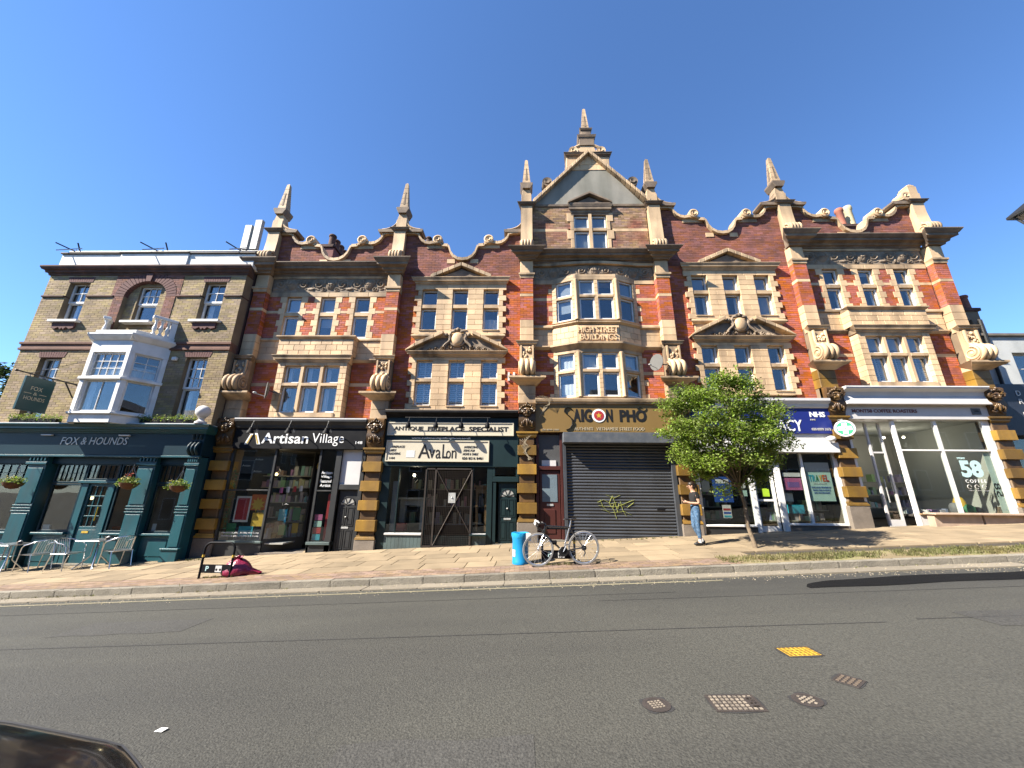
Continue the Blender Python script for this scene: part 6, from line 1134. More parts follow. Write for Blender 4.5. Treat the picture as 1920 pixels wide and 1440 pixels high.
for x0, x1, z0, z1 in win:
    flat_arch(x0 - 0.06, x1 + 0.06, z1, z1 + 0.2)
    up = z1 > 8
    zm = z0 + (z1 - z0) * (0.5 if up else 0.52)
    window(x0, x1, zm - 0.02, z1, PY + 0.14, H, nx=2 if up else 3, nz=2 if up else 3, curtain=('drape', 0.3), fw=0.055); window(x0, x1, z0, zm, PY + 0.18, H, nx=1, nz=1, curtain=('drape', 0.34), fw=0.055)
    room(x0, x1, PY + 0.36, PY + 1.8, z0, z1, H)
    if up:
        MB().box(x0 - 0.14, x1 + 0.14, PY - 0.14, PY + 0.2, z0 - 0.09, z0).build('sill', WHT, H, bevel=0.01); m_ = (x0 + x1) / 2
        MB().extr([(x0 - 0.02, z0 - 0.09), (x1 + 0.02, z0 - 0.09), (x1 + 0.02, z0 - 0.3), (x1 - 0.12, z0 - 0.34), (m_ + 0.14, z0 - 0.27), (m_ + 0.06, z0 - 0.36), (m_, z0 - 0.3), (m_ - 0.06, z0 - 0.36), (m_ - 0.14, z0 - 0.27), (x0 + 0.12, z0 - 0.34), (x0 - 0.02, z0 - 0.3)], 'y', PY - 0.06, PY + 0.02).build('apron', PRB, H, bevel=0.006)
window(-13.75, -12.98, 8.02, 8.74, PY + 0.2, H, nx=3, nz=2, curtain=('drape', 0.15)); window(-13.75, -12.98, 7.3, 8.03, PY + 0.24, H, curtain=None); room(-13.75, -12.98, PY + 0.4, PY + 1.8, 7.3, 8.74, H); MB().box(-13.9, -12.85, PY - 0.1, PY + 0.2, 7.22, 7.3).build('sill', WHT, H, bevel=0.01); MB().box(X0 + 0.3, X1 - 0.3, PY + 0.35, PY + 0.36, 3.6, 3.62).build('floor_edge', DARK, H)
# cornice and white parapet
mould(X0 - 0.02, X1 + 0.02, [(PY + 0.3, 9.12), (PY, 9.12), (PY - 0.03, 9.12), (PY - 0.05, 9.2), (PY - 0.1, 9.2), (PY - 0.12, 9.28), (PY - 0.18, 9.3), (PY - 0.22, 9.38), (PY - 0.22, 9.43), (PY + 0.3, 9.44)], PDK, H, 'cornice')
for a, b, pr in ((X0 + 0.12, -14.75, 0.0), (-14.74, -12.18, -0.04), (-12.17, X1 + 0.12, 0.01)):
    MB().box(a, b, PY + pr, PY + 0.35, 9.44, 10.02).build('parapet', OFW, H, bevel=0.015); MB().box(a - 0.03, b + 0.03, PY + pr - 0.06, PY + 0.4, 10.02, 10.08).build('coping', PLN, H, bevel=0.015)
MB().box(X0 + 0.35, X1 - 0.3, PY + 1.9, 9, -1.2, 9.5).build('rear_block', STK, H); MB().box(X0 + 0.02, X0 + 0.35, PY + 0.34, 9, -1.3, 9.5).build('side_wall', STK, H); MB().box(X1 - 0.3, X1 - 0.005, PY + 0.345, 9, 3.66, 9.5).build('side_wall', PDK, H); MB().box(X0 + 0.05, X1 - 0.02, PY + 0.36, 9, 9.5, 9.6).build('roof', SLATE, H)  # right side wall: shade on this return put into its dark colour
# white canted bay
oy = -1.15; Pl, Fl, Fr, Pr_ = -14.52, -13.68, -12.38, -12.06; Pr_ = -11.72
Fl, Fr = -13.72, -12.4
sides = [seg(Pl + 0.1, PY, Fl, oy), seg(Fl, oy, Fr, oy), seg(Fr, oy, -11.86, PY)]
for si, (L_, T) in enumerate(sides):
    def B(name, *a, mt=WHT, bevel=0.008):
        b = MB(); b.T = T; b.box(*a); return b.build(name, mt, H, bevel=bevel)
    B('bay_riser', 0, L_, 0.03, 0.15, 3.6, 3.86); B('bay_sill', -0.03, L_ + 0.03, -0.05, 0.15, 3.86, 3.92); B('bay_post', 0, 0.13, 0, 0.14, 3.92, 5.86); B('bay_post', L_ - 0.13, L_, 0, 0.14, 3.92, 5.86); B('bay_transom', -0.02, L_ + 0.02, -0.06, 0.13, 4.95, 5.04); B('bay_entablature', -0.01, L_ + 0.01, 0.0, 0.15, 5.86, 6.25)
    window(0.13, L_ - 0.13, 5.04, 5.86, 0.07, H, T=T, nx=4 if si == 1 else 2, nz=3, fw=0.05, curtain=('net', 0.5)); window(0.13, L_ - 0.13, 3.92, 4.95, 0.07, H, T=T, nx=2 if si == 1 else 1, fw=0.05, curtain=('drape', 0.22) if si == 1 else None)
    b = MB(); b.T = T; b.extr([(0.15, 6.25), (0.0, 6.25), (-0.05, 6.28), (-0.12, 6.36), (-0.16, 6.42), (-0.16, 6.47), (0.15, 6.48)], 'x', -0.09, L_ + 0.09); b.build('bay_cornice', WHT, H); B('bay_blocking', -0.02, L_ + 0.02, -0.02, 0.16, 6.48, 6.62, mt=OFW)
MB().extr([(Pl + 0.1, PY), (Fl, oy), (Fr, oy), (-11.86, PY)], 'z', 6.24, 6.3).build('bay_roof', OFW, H)
room(Pl + 0.2, -11.95, PY + 0.36, PY + 2.2, 3.62, 6.2, H)
for si in (0, 2):
    L_, T = sides[si]; e = (0.0, L_ * 0.62) if si == 0 else (L_ * 0.3, L_)
    b = MB(); b.T = T; b.box(e[0], e[1], -0.03, 0.16, 7.18, 7.28); b.build('balustrade_rail', WHT, H, bevel=0.01)
    pe = e[0] if si == 0 else e[1] - 0.16
    b = MB(); b.T = T; b.box(pe, pe + 0.16, 0.0, 0.14, 6.62, 7.18); b.build('balustrade_pier', WHT, H, bevel=0.01)
    for k in range(3):
        x = e[0] + (e[1] - e[0]) * (k + 1) / 4 + (0.05 if si == 0 else -0.05); b = MB(); b.T = T; b.lathe([(0.06, 0), (0.06, 0.05), (0.03, 0.09), (0.065, 0.2), (0.06, 0.26), (0.03, 0.4), (0.035, 0.46), (0.06, 0.52), (0.06, 0.56)], x, 0.07, 10, 6.62); b.build('baluster', WHT, H, smooth=True)
# teal ground floor
GY = -0.45; S = thing('shopfront', (-13.5, GY, zg(-13.5, GY)), 'teal painted pub front with pilasters and fascia lettering', 'shopfront')
f = MB().box(X0 - 0.1, X1, GY - 0.06, GY + 0.3, 2.68, 3.36).build('fascia', NAVY, S, bevel=0.01); mould(X0 - 0.1, X1, corn(GY - 0.06, 0.3, 3.36, 3.62, 0.5), TEAL, S, 'fascia_cornice'); MB().box(X0 - 0.2, X1 + 0.1, GY - 0.33, GY + 0.2, 3.621, 3.645).build('lead_flashing', WHT, S)
text('FOX & HOUNDS', -14.42, -12.28, 3.0, 3.23, GY - 0.068, LETG, f, shear=0.12, bold=0.0); MB().box(X0 - 0.1, X1, GY - 0.1, GY, 2.62, 2.68).build('fascia_bead', TEAL, S, bevel=0.008)
for x in (-14.9, -12.4): MB().box(x - 0.17, x + 0.17, GY - 0.14, GY - 0.06, 3.27, 3.31).build('strip_lamp', WHT, S, bevel=0.01)
PIL = [(-17.3, -16.85), (-15.25, -14.68), (-11.76, -11.22), (-10.25, -9.88)]
for a, b in PIL:
    g = zg((a + b) / 2, GY) - 0.12; p = MB().box(a, b, GY - 0.02, GY + 0.3, g, 2.64).build('pilaster', TEAL, S, bevel=0.008)
    MB().box(a - 0.06, b + 0.06, GY - 0.12, GY, g, g + 0.42).build('pedestal', TEAL, p, bevel=0.012); MB().box(a - 0.09, b + 0.09, GY - 0.15, GY, g + 0.42, g + 0.47).build('pedestal_cap', TEAL, p, bevel=0.01)
    for z in (1.0, 1.08, 1.16): MB().box(a - 0.02, b + 0.02, GY - 0.05, GY, z, z + 0.035).build('band', TEAL, p, bevel=0.006)
    MB().box(a + 0.04, b - 0.04, GY - 0.045, GY, 1.24, 2.28).build('pilaster_panel', TEAL, p, bevel=0.008); MB().box(a - 0.05, b + 0.05, GY - 0.08, GY, 2.38, 2.46).build('capital', TEAL, p, bevel=0.01); MB().box(a + 0.04, b - 0.04, GY - 0.045, GY, g + 0.5, 0.95).build('pilaster_panel', TEAL, p, bevel=0.008)
    for k in range(5): x = a + 0.05 + (b - a - 0.1) * k / 4; MB().box(x - 0.02, x + 0.02, GY - 0.07, GY, 2.5, 2.6).build('flute', TEAL, p)
cons = MB()
for k in range(3): cons.tube([(-10.2 + 0.12 * k, GY - 0.06 - 0.14 * math.sin(t * 5.2) * (1 - 0.4 * t) - 0.1 * (t > 0.8), 2.72 + 0.62 * t) for t in np.linspace(0, 1, 12)], 0.045, 7)
cons.build('end_bracket', NAVY, S, smooth=True)
bays = [(-16.85, -15.25, [(-16.85, -15.25)], None), (-14.68, -11.76, [(-14.5, -13.52), (-12.42, -11.78)], (-13.5, -12.46)), (-11.22, -10.25, [(-11.2, -10.27)], None)]
for a, b, ws, door in bays:
    MB().box(a, b, GY + 0.1, GY + 0.2, 2.42, 2.68).build('head_rail', NAVY, S)
    for (wa, wb) in ws:
        g = zg((wa + wb) / 2, GY) - 0.12
        MB().box(wa, wb, GY + 0.12, GY + 0.24, g, 0.36).build('stall_riser', TEAL, S); MB().box(wa + 0.12, wb - 0.12, GY + 0.105, GY + 0.13, g + 0.25, 0.25).build('riser_panel', TEAL, S, bevel=0.01); MB().box(wa - 0.01, wb + 0.01, GY + 0.02, GY + 0.24, 0.36, 0.42).build('sill', TEAL, S, bevel=0.01)
        window(wa, wb, 0.42, 1.82, GY + 0.14, S, NAVY, fw=0.05, gl=GLS2, name='pub_window'); window(wa, wb, 1.84, 2.42, GY + 0.14, S, NAVY, fw=0.04, nx=6, nz=2, bw=0.012, gl=GLS2, name='transom_light')
    if door:
        g = zg(-13, GY); da, db = door; d = MB(); d.box(da, da + 0.2, GY + 0.12, GY + 0.2, g, 1.84); d.build('door_frame', TEAL, S, bevel=0.008); MB().box(db - 0.2, db, GY + 0.12, GY + 0.2, g, 1.84).build('door_frame', TEAL, S, bevel=0.008); MB().box(da - 0.1, db + 0.1, GY + 0.06, GY + 0.2, 1.84, 1.92).build('door_head', TEAL, S, bevel=0.008)
        window(da, db, 1.93, 2.42, GY + 0.14, S, NAVY, fw=0.04, nx=6, nz=2, bw=0.012, gl=GLS2, name='transom_light'); d = window(da + 0.2, db - 0.2, 0.5, 1.82, GY + 0.16, S, TEAL, fw=0.07, nx=3, nz=4, bw=0.03, gl=GLS2, name='door'); MB().box(da + 0.2, db - 0.2, GY + 0.16, GY + 0.22, g, 0.5).build('door_panel', TEAL, d, bevel=0.01); MB().box(-13.1, -12.9, GY + 0.15, GY + 0.165, 0.4, 0.46).build('letter_box', GOLD, d); MB().tube([(-12.78, GY + 0.12, 0.75), (-12.78, GY + 0.12, 1.15)], 0.014, 6).build('handle', GOLD, d); MB().box(da - 0.05, db + 0.05, GY - 0.12, GY + 0.2, g - 0.2, g + 0.04).build('door_step', KRB, S)
room(X0 + 0.4, X1 - 0.32, GY + 0.5, GY + 3.5, -0.85, 2.68, S); MB().box(X1 - 0.3, X1 - 0.01, GY + 0.3, 2.5, -1.0, 3.6).build('end_wall', NAVY, S)
for k, (x, z, l) in enumerate(((-14.0, 1.4, 'warm globe lamp inside the left pub window'), (-10.75, 1.38, 'left warm globe lamp inside the right pub window'), (-10.5, 1.36, 'right warm globe lamp inside the right pub window'))): MB().ell((x, 0.5, z), (0.065, 0.065, 0.065)).build('globe_lamp', bpy.data.materials['warm_bulb'], None, smooth=True, label=l, cat='lamp')
o = board(-14.42, -14.22, 0.45, 0.62, GY + 0.22, PWH, 'stack of white menus on the pub window sill', 'menu', 'menu', t=0.05); o = board(-11.05, -10.93, 0.45, 0.68, GY + 0.22, PWH, 'white menu card in the right pub window', 'menu', 'menu'); o = board(-12.35, -11.9, 0.44, 0.58, GY + 0.3, PO, 'orange and black boxes on the sill right of the pub door', 'box', 'display_box', t=0.1)
# stone urn, hanging sign, roof rails, aerials, floodlight
t = thing('stone_ball', (-9.93, -0.72, 3.65), 'weathered stone ball finial on the end of the pub cornice', 'finial'); MB().lathe([(0.16, 0), (0.16, 0.06), (0.09, 0.1), (0.07, 0.16), (0.12, 0.19)], -9.93, -0.72, 16, 3.64).build('base', GRYP, t, smooth=True); MB().ell((-9.93, -0.72, 4.02), (0.2, 0.2, 0.2), 18, 12).build('ball', GRYP, t, smooth=True)
sx = -14.72; t = thing('hanging_sign', (sx, -1.3, 3.88), 'dark green pub sign board hanging from an iron bracket', 'sign'); SGN = mat('sign_green', (0.012, 0.06, 0.062), 0.4, 0.08, 3, bump=0.02)
b = MB().box(sx - 0.035, sx + 0.035, -1.69, -0.96, 3.88, 4.9).build('board', SGN, t, bevel=0.006)
TS = lambda x, y, z: (sx + 0.037 - y, -1.69 + x, z)
text('FOX', 0.19, 0.47, 4.5, 4.62, 0, LETC, b, T=TS, depth=0.006); text('&', 0.29, 0.38, 4.36, 4.45, 0, LETC, b, T=TS, depth=0.006); text('HOUNDS', 0.1, 0.6, 4.2, 4.31, 0, LETC, b, T=TS, depth=0.006)
for a, c in ((0.06, 0.24), (0.43, 0.61)): q = MB(); q.T = TS; q.box(a, c, -0.004, 0.0, 4.395, 4.41); q.build('rule', LETC, b)
MB().tube([(sx, PY, 4.98), (sx, -1.9, 4.98)], [0.028, 0.02], 7).build('bracket_arm', IRON, t); MB().tube([(sx, PY, 4.55), (sx, -0.62, 4.85), (sx, -0.72, 4.98)], 0.02, 6).build('bracket_strut', IRON, t); MB().tube([(sx, PY, 5.8), (sx, -1.6, 5.0)], 0.008, 5).build('stay', IRON, t); MB().ell((sx, -1.93, 4.98), (0.035, 0.05, 0.035)).build('finial', IRON, t)
for y in (-1.6, -1.05): MB().tube([(sx, y, 4.9), (sx, y, 4.98)], 0.01, 5).build('hanger', IRON, t)
t = thing('roof_rail', (-13.5, -0.1, 10.09), 'thin metal scaffold rail along the pub parapet', 'railing'); MB().tube([(X0, -0.15, 10.32), (X1, -0.15, 10.32)], 0.022, 6).build('rail', GALV, t)
for k, x in enumerate((-16.9, -13.7, -10.5)):
    MB().tube([(x, -0.15, 10.05), (x, -0.15, 10.4)], 0.02, 6).build('post', GALV, t); MB().tube([(x - 0.28, -0.6, 10.4), (x + 0.1, 0.1, 10.3)], 0.022, 6).build('clamp_tube', IRON, t); MB().tube([(x + 0.05, -0.72, 9.98), (x + 0.12, -0.1, 10.5)], 0.02, 6).build('clamp_tube', GALV, t)
for k, x in enumerate((-16.75, -13.3)): MB().tube([(x - 0.12, 0.1, 10.1), (x - 0.28, -0.1, 10.75)], 0.025, 6).build('upright', IRON, t)
ANT = mat('aerial_grey', (0.3, 0.32, 0.32), 0.5, 0.06, 3, bump=0.02)
for k, (x, z0, z1) in enumerate(((-11.0, 10.85, 12.0), (-10.62, 10.85, 12.25))):
    t = thing('phone_mast_aerial', (x, 0.6, 10.1), ('left shorter', 'right taller')[k] + ' pale grey phone mast aerial on the pub roof', 'aerial', 'phone mast aerials'); b = MB(); b.extr([(x - 0.14, 0.45), (x + 0.14, 0.45), (x + 0.16, 0.5), (x + 0.15, 0.6), (x - 0.15, 0.6), (x - 0.16, 0.5)], 'z', z0, z1); b.build('aerial_panel', ANT, t, bevel=0.012)
    MB().tube([(x, 0.7, 9.6), (x, 0.7, z1 + 0.08)], 0.035, 8).build('mast', GALV, t)
    for z in (z0 + 0.15, z1 - 0.2): MB().box(x - 0.04, x + 0.04, 0.6, 0.7, z, z + 0.06).build('clamp', GALV, t)
    cb = MB()
    for q in range(4): cb.tube([(x - 0.09 + 0.06 * q, 0.52, z0), (x - 0.08 + 0.05 * q, 0.55, z0 - 0.2), (x, 0.68, z0 - 0.5)], 0.012, 5)
    cb.build('cables', IRON, t)
t = thing('flood_lamp', (-11.6, PY - 0.05, 5.9), 'small white flood lamp on the brick right of the pub bay', 'lamp'); MB().box(-11.66, -11.5, PY - 0.12, PY - 0.02, 5.82, 5.94).build('lamp_head', WHT, t, bevel=0.02); MB().tube([(-11.58, PY, 5.94), (-11.58, PY - 0.06, 5.95)], 0.015, 6).build('arm', GALV, t)

# ------------------------------------------------------------------ neighbour on the right, houses across the street (mirrored in the glass)
N = thing('neighbour_building', (18, 0.3, zg(18, 0)), 'pale rendered building with dark shopfront at right edge', 'building'); NY = 0.42
brk = cut([(15.62, 22)], [(17.0, 18.6, 5.38, 6.5)])
GRN = mat('pale_grey_render', (0.55, 0.56, 0.54), 0.85, 0.1, 1.2, stain=(0.35, 0.37, 0.36), stain_amt=0.5)
for a, b, c, d in ((15.5, 17.0, 5.3, 7.1), (18.6, 22, 5.3, 7.1), (17.0, 18.6, 6.5, 7.1), (17.0, 18.6, 5.3, 5.38)): MB().box(a, b, NY, NY + 0.4, c, d).build('wall', GRN, N)
MB().box(15.45, 22, NY - 0.08, NY + 0.45, 7.1, 7.2).build('coping', PLN, N, bevel=0.01); window(17.0, 17.8, 5.38, 6.5, NY + 0.14, N, WHT, nz=2); window(17.8, 18.6, 5.38, 6.5, NY + 0.14, N, WHT, nz=2); MB().box(17.0, 18.6, NY + 0.42, NY + 1.6, 5.38, 6.5).build('interior', DARK, N)
f = MB().box(15.52, 22, NY - 0.2, NY + 0.3, 3.6, 5.3).build('fascia', mat('slate_blue_paint', (0.025, 0.032, 0.05), 0.45), N); 
for ch, z in (('D', 4.9), ('R', 4.62), ('I', 4.18)): text(ch, 16.35, 16.35 + (0.14 if ch != 'I' else 0.05), z, z + 0.17, NY - 0.206, LETG, f)
MB().box(15.52, 22, NY + 0.1, NY + 0.2, 0.5, 3.6).build('shop_wall', bpy.data.materials['slate_blue_paint'], N); frame([(15.62, 15.8, 0.5, 3.6), (17.2, 17.35, 0.5, 3.6), (19, 19.15, 0.5, 3.6)], NY - 0.1, NY + 0.1, GRYP, N); MB().box(15.8, 17.2, NY + 0.05, NY + 0.058, 1.5, 3.5).build('shop_pane', GLS2, N); MB().box(15.45, 22, NY + 0.45, 9, 0, 7.0).build('rear_block', GRN, N)
stack(N, 17.55, 1.6, 6.9, 8.7, [(17.3, 1.75, 0.14, 0.45, TERR), (17.75, 1.75, 0.15, 0.62, TERR)], w=0.85, dpt=0.9, mt=STK); MB().tube([(16.25, NY - 0.08, 7.7), (16.2, NY - 0.08, 5.3)], 0.05, 8).build('downpipe', IRON, N); MB().box(16.05, 16.42, NY - 0.02, NY + 0.5, 6.9, 7.75).build('parapet_pier', STK, N)
zz = zg(15.75, -0.5); t = thing('pavement_sign', (15.75, -0.5, zz), 'small dark pavement sign board at right edge by the ochre pier', 'sign'); b = MB().extr([(15.6, zz), (16.2, zz), (16.2, zz + 0.9), (15.6, zz + 0.9)], 'y', -0.5, -0.46).build('board', bpy.data.materials['sign_green'], t, bevel=0.006); text('KITCHEN', 15.64, 16.15, zz + 0.66, zz + 0.76, -0.503, LET, b, depth=0.004)
BRO = mat('across_brick', (0.34, 0.25, 0.16), 0.9, 0.25, 1.2)
for k, (a, b, h) in enumerate(((-36, -14, 9.0), (-13.98, -4, 9.4), (-3.98, 7, 8.8), (7.02, 19, 9.4), (19.02, 40, 8.9))):
    g = zg((a + b) / 2, -19) - 0.5; O = thing('opposite_house', ((a + b) / 2, -21, g), 'brick house across the street, ' + ('first', 'second', 'third', 'fourth', 'fifth')[k] + ' from the left, mirrored in the shop glass', 'building', 'houses across the street'); MB().box(a, b, -28, -20.5, g, g + h).build('wall', BRO, O); MB().extr([(-28.3, g + h), (-20.2, g + h), (-24.2, g + h + 2.2)], 'x', a, b).build('roof', SLATE, O)
    n = int((b - a) / 2.6)
    for i in range(n):
        x = a + (b - a) * (i + 0.5) / n
        for z in (g + 1.2, g + 4.4, g + 6.8)[:2 if h < 9 else 3]: w_ = MB().box(x - 0.55, x + 0.55, -20.5, -20.44, z, z + 1.7).build('window', WHT, O); MB().box(x - 0.47, x + 0.47, -20.44, -20.43, z + 0.08, z + 1.62).build('pane', LETB, w_)
zfun = lambda x, y: 0.052 * max(-60, min(60, x)) + 0.1; sheet('near_pavement', xs, [lambda x: -21, lambda x: -17.4], SLB, 0.0)

glow(-14.0, 0.7, 1.55, 0.4, (1.0, 0.75, 0.45)); glow(-10.7, 0.7, 1.6, 0.4, (1.0, 0.75, 0.45))

# ------------------------------------------------------------------ trees and plants
LEAF = mat('green_leaf', (0.225, 0.32, 0.035), 0.55, 0.35, 1.0, tint=0.45, bump=0, spec=0.35)
LEAFD = mat('dark_leaf', (0.05, 0.085, 0.02), 0.6, 0.3, 1.0, tint=0.45, bump=0)
FLOW = mat('pale_yellow_flower', (0.6, 0.5, 0.14), 0.7, 0.2, 6, tint=0.3, bump=0); REDL = mat('red_flower', (0.5, 0.08, 0.04), 0.7, 0.2, 6, bump=0)
for m_ in (LEAF, LEAFD, GRS):                              # sunlight glows through thin leaves
    nt = m_.node_tree; b = nt.nodes['Principled BSDF']; tr = nt.nodes.new('ShaderNodeBsdfTranslucent'); mx = nt.nodes.new('ShaderNodeMixShader'); mx.inputs[0].default_value = 0.38; ou = nt.nodes['Material Output']
    src = b.inputs['Base Color'].links[0].from_socket; nt.links.new(src, tr.inputs[0]); nt.links.new(b.outputs[0], mx.inputs[1]); nt.links.new(tr.outputs[0], mx.inputs[2]); nt.links.new(mx.outputs[0], ou.inputs[0])
BARK = mat('bark', (0.2, 0.15, 0.1), 0.9, 0.3, 6, bump=0.8, bscale=20)
def leaves(mb, c, n, spread, size, r_=None):
    r_ = r_ or random
    for _ in range(n):
        v = Vector((r_.gauss(0, 1), r_.gauss(0, 1), r_.gauss(0, 1))); v.normalize(); v *= r_.random() ** 0.5
        p = Vector(c) + Vector((v.x * spread[0], v.y * spread[1], v.z * spread[2])); s = size * r_.uniform(0.6, 1.25)
        d = Vector((r_.gauss(0, 1), r_.gauss(0, 1), r_.gauss(-0.2, 0.6))).normalized(); u = d.cross(Vector((r_.gauss(0, 0.4), r_.gauss(0, 0.4), 1))).normalized(); nn_ = d.cross(u) * s * 0.12
        mb.add([p, p + d * s * 0.5 + u * s * 0.28 + nn_, p + d * s, p + d * s * 0.5 - u * s * 0.28 + nn_], [(0, 1, 2, 3)], r_.random())
def tree(name, base, top, crown_c, crown_r, n_cl, n_lf, size, label, mt, seed, trunk_r=0.05):
    r_ = random.Random(seed); t = thing(name, base, label, 'tree'); bx, by, bz = base; cc = Vector(crown_c)
    fork = Vector(top); tr_ = MB(); tr_.tube([(bx, by, bz - 0.1), (bx + 0.01, by, bz + 0.08), tuple(Vector(base).lerp(fork, 0.35) + Vector((-0.03, 0.01, 0))), tuple(Vector(base).lerp(fork, 0.7) + Vector((0.025, 0, 0))), tuple(fork)], [trunk_r * 1.35, trunk_r, trunk_r * 0.92, trunk_r * 0.85, trunk_r * 0.75], 10); tr_.build('trunk', BARK, t, smooth=True)
    cls = []
    for k in range(n_cl):
        while True:
            v = Vector((r_.uniform(-1, 1), r_.uniform(-1, 1), r_.uniform(-1, 1)))
            if 0.25 < v.length < 1: break
        v = v.normalized() * (v.length ** 0.5) * r_.uniform(0.8, 1.08); cls.append(cc + Vector((v.x * crown_r[0], v.y * crown_r[1], v.z * crown_r[2])))
    br = MB()
    for p in cls[::3]:
        mid = fork.lerp(p, 0.5) + Vector((r_.gauss(0, 0.08), r_.gauss(0, 0.08), 0.12)); br.tube([tuple(fork), tuple(mid), tuple(p)], [trunk_r * 0.42, trunk_r * 0.22, 0.006], 5)
    br.build('branches', BARK, t, smooth=True, kind='stuff')
    lf = MB()
    for p in cls:
        q = r_.uniform(0.75, 1.3); leaves(lf, p, int(n_lf * q), (0.34 * q * crown_r[0] / 1.6, 0.34 * q * crown_r[1] / 1.6, 0.2 * q * crown_r[2] / 1.5), size, r_)
    for _ in range(n_cl * 3):
        p = r_.choice(cls); d = (p - cc).normalized(); leaves(lf, p + d * r_.uniform(0.1, 0.3) + Vector((0, 0, r_.uniform(-0.05, 0.15))), 3, (0.06, 0.06, 0.1), size, r_)
    lf.build('crown', mt, t, kind='stuff')
    return t
tree('street_tree', (5.58, -2.3, zg(5.58, -2.3)), (5.44, -2.3, 1.85), (5.32, -2.3, 3.25), (1.5, 1.25, 1.48), 150, 230, 0.08, 'leafy green street tree in front of the pharmacy', LEAF, 4)
tree('background_tree', (-30, 9, -1.6), (-30, 9, 2.5), (-30.2, 9, 6.2), (2.6, 2.4, 2.8), 60, 90, 0.3, 'green tree at left edge beyond the pub', LEAFD, 8, 0.25)
def planter(x0, x1, y, z, label):
    t = thing('window_box', ((x0 + x1) / 2, y, z), label, 'planter', 'planters on the pub cornice'); MB().box(x0, x1, y - 0.09, y + 0.09, z, z + 0.14).build('trough', BLK, t, bevel=0.01); lf = MB(); n = int((x1 - x0) / 0.16)
    for k in range(n + 1):
        x = x0 + (x1 - x0) * k / n; h = random.uniform(0.06, 0.16); leaves(lf, (x, y - 0.03, z + 0.14 + h * 0.3), 70, (0.12, 0.13, 0.07 + h * 0.6), 0.06)
    lf.build('foliage', LEAF, t, kind='stuff')
    fl = MB()
    for k in range(n * 4): leaves(fl, (random.uniform(x0, x1), y - 0.1, z + random.uniform(0.12, 0.3)), 2, (0.04, 0.05, 0.03), 0.035)
    fl.build('flowers', FLOW, t, kind='stuff')
planter(-16.1, -14.6, -0.62, 3.65, 'long planter of yellow green plants on the cornice under the hanging sign'); planter(-13.75, -12.9, -1.3 + 0.55, 3.65, 'small planter at the foot of the white bay'); planter(-11.9, -10.2, -0.62, 3.65, 'long planter of yellow green plants right of the white bay')
def basket(x, y, z, label, red=False):
    t = thing('hanging_basket', (x, y, z), label, 'hanging basket', 'hanging baskets on the pub front'); MB().lathe([(0.03, -0.16), (0.12, -0.13), (0.2, -0.05), (0.23, 0.03), (0.2, 0.03)], x, y, 16, z).build('bowl', mat('coir', (0.16, 0.07, 0.03), 0.95, 0.3, 8) if 'coir' not in bpy.data.materials else bpy.data.materials['coir'], t, smooth=True)
    lf = MB(); leaves(lf, (x, y, z + 0.09), 260, (0.28, 0.22, 0.13), 0.07); leaves(lf, (x - 0.24, y - 0.04, z - 0.0), 60, (0.16, 0.1, 0.1), 0.06); leaves(lf, (x + 0.22, y - 0.04, z), 50, (0.13, 0.1, 0.1), 0.06); lf.build('foliage', LEAF, t, kind='stuff')
    fl = MB(); leaves(fl, (x, y - 0.1, z + 0.12), 60, (0.24, 0.14, 0.12), 0.045); fl.build('flowers', FLOW, t, kind='stuff')
    if red: fl = MB(); leaves(fl, (x, y - 0.05, z + 0.26), 40, (0.08, 0.08, 0.08), 0.045); fl.build('flowers', REDL, t, kind='stuff')
    ch = MB()
    for k in range(3): a = k * 2.094 + 0.4; ch.tube([(x + 0.2 * math.cos(a), y + 0.2 * math.sin(a), z + 0.03), (x, y, z + 0.48)], 0.005, 4)
    ch.build('chains', GALV, t, kind='stuff'); MB().tube([(x, y, z + 0.48), (x, y, z + 0.56), (x, GY, z + 0.56), (x, GY, z + 0.25)], 0.012, 5).build('bracket', IRON, t)
basket(-15.0, -0.85, 1.8, 'flower basket hanging from the left teal pilaster'); basket(-11.5, -0.85, 1.82, 'flower basket with orange blooms on the pilaster beside the pub door', True); basket(-9.98, -0.85, 1.75, 'flower basket hanging at right end of the pub front')

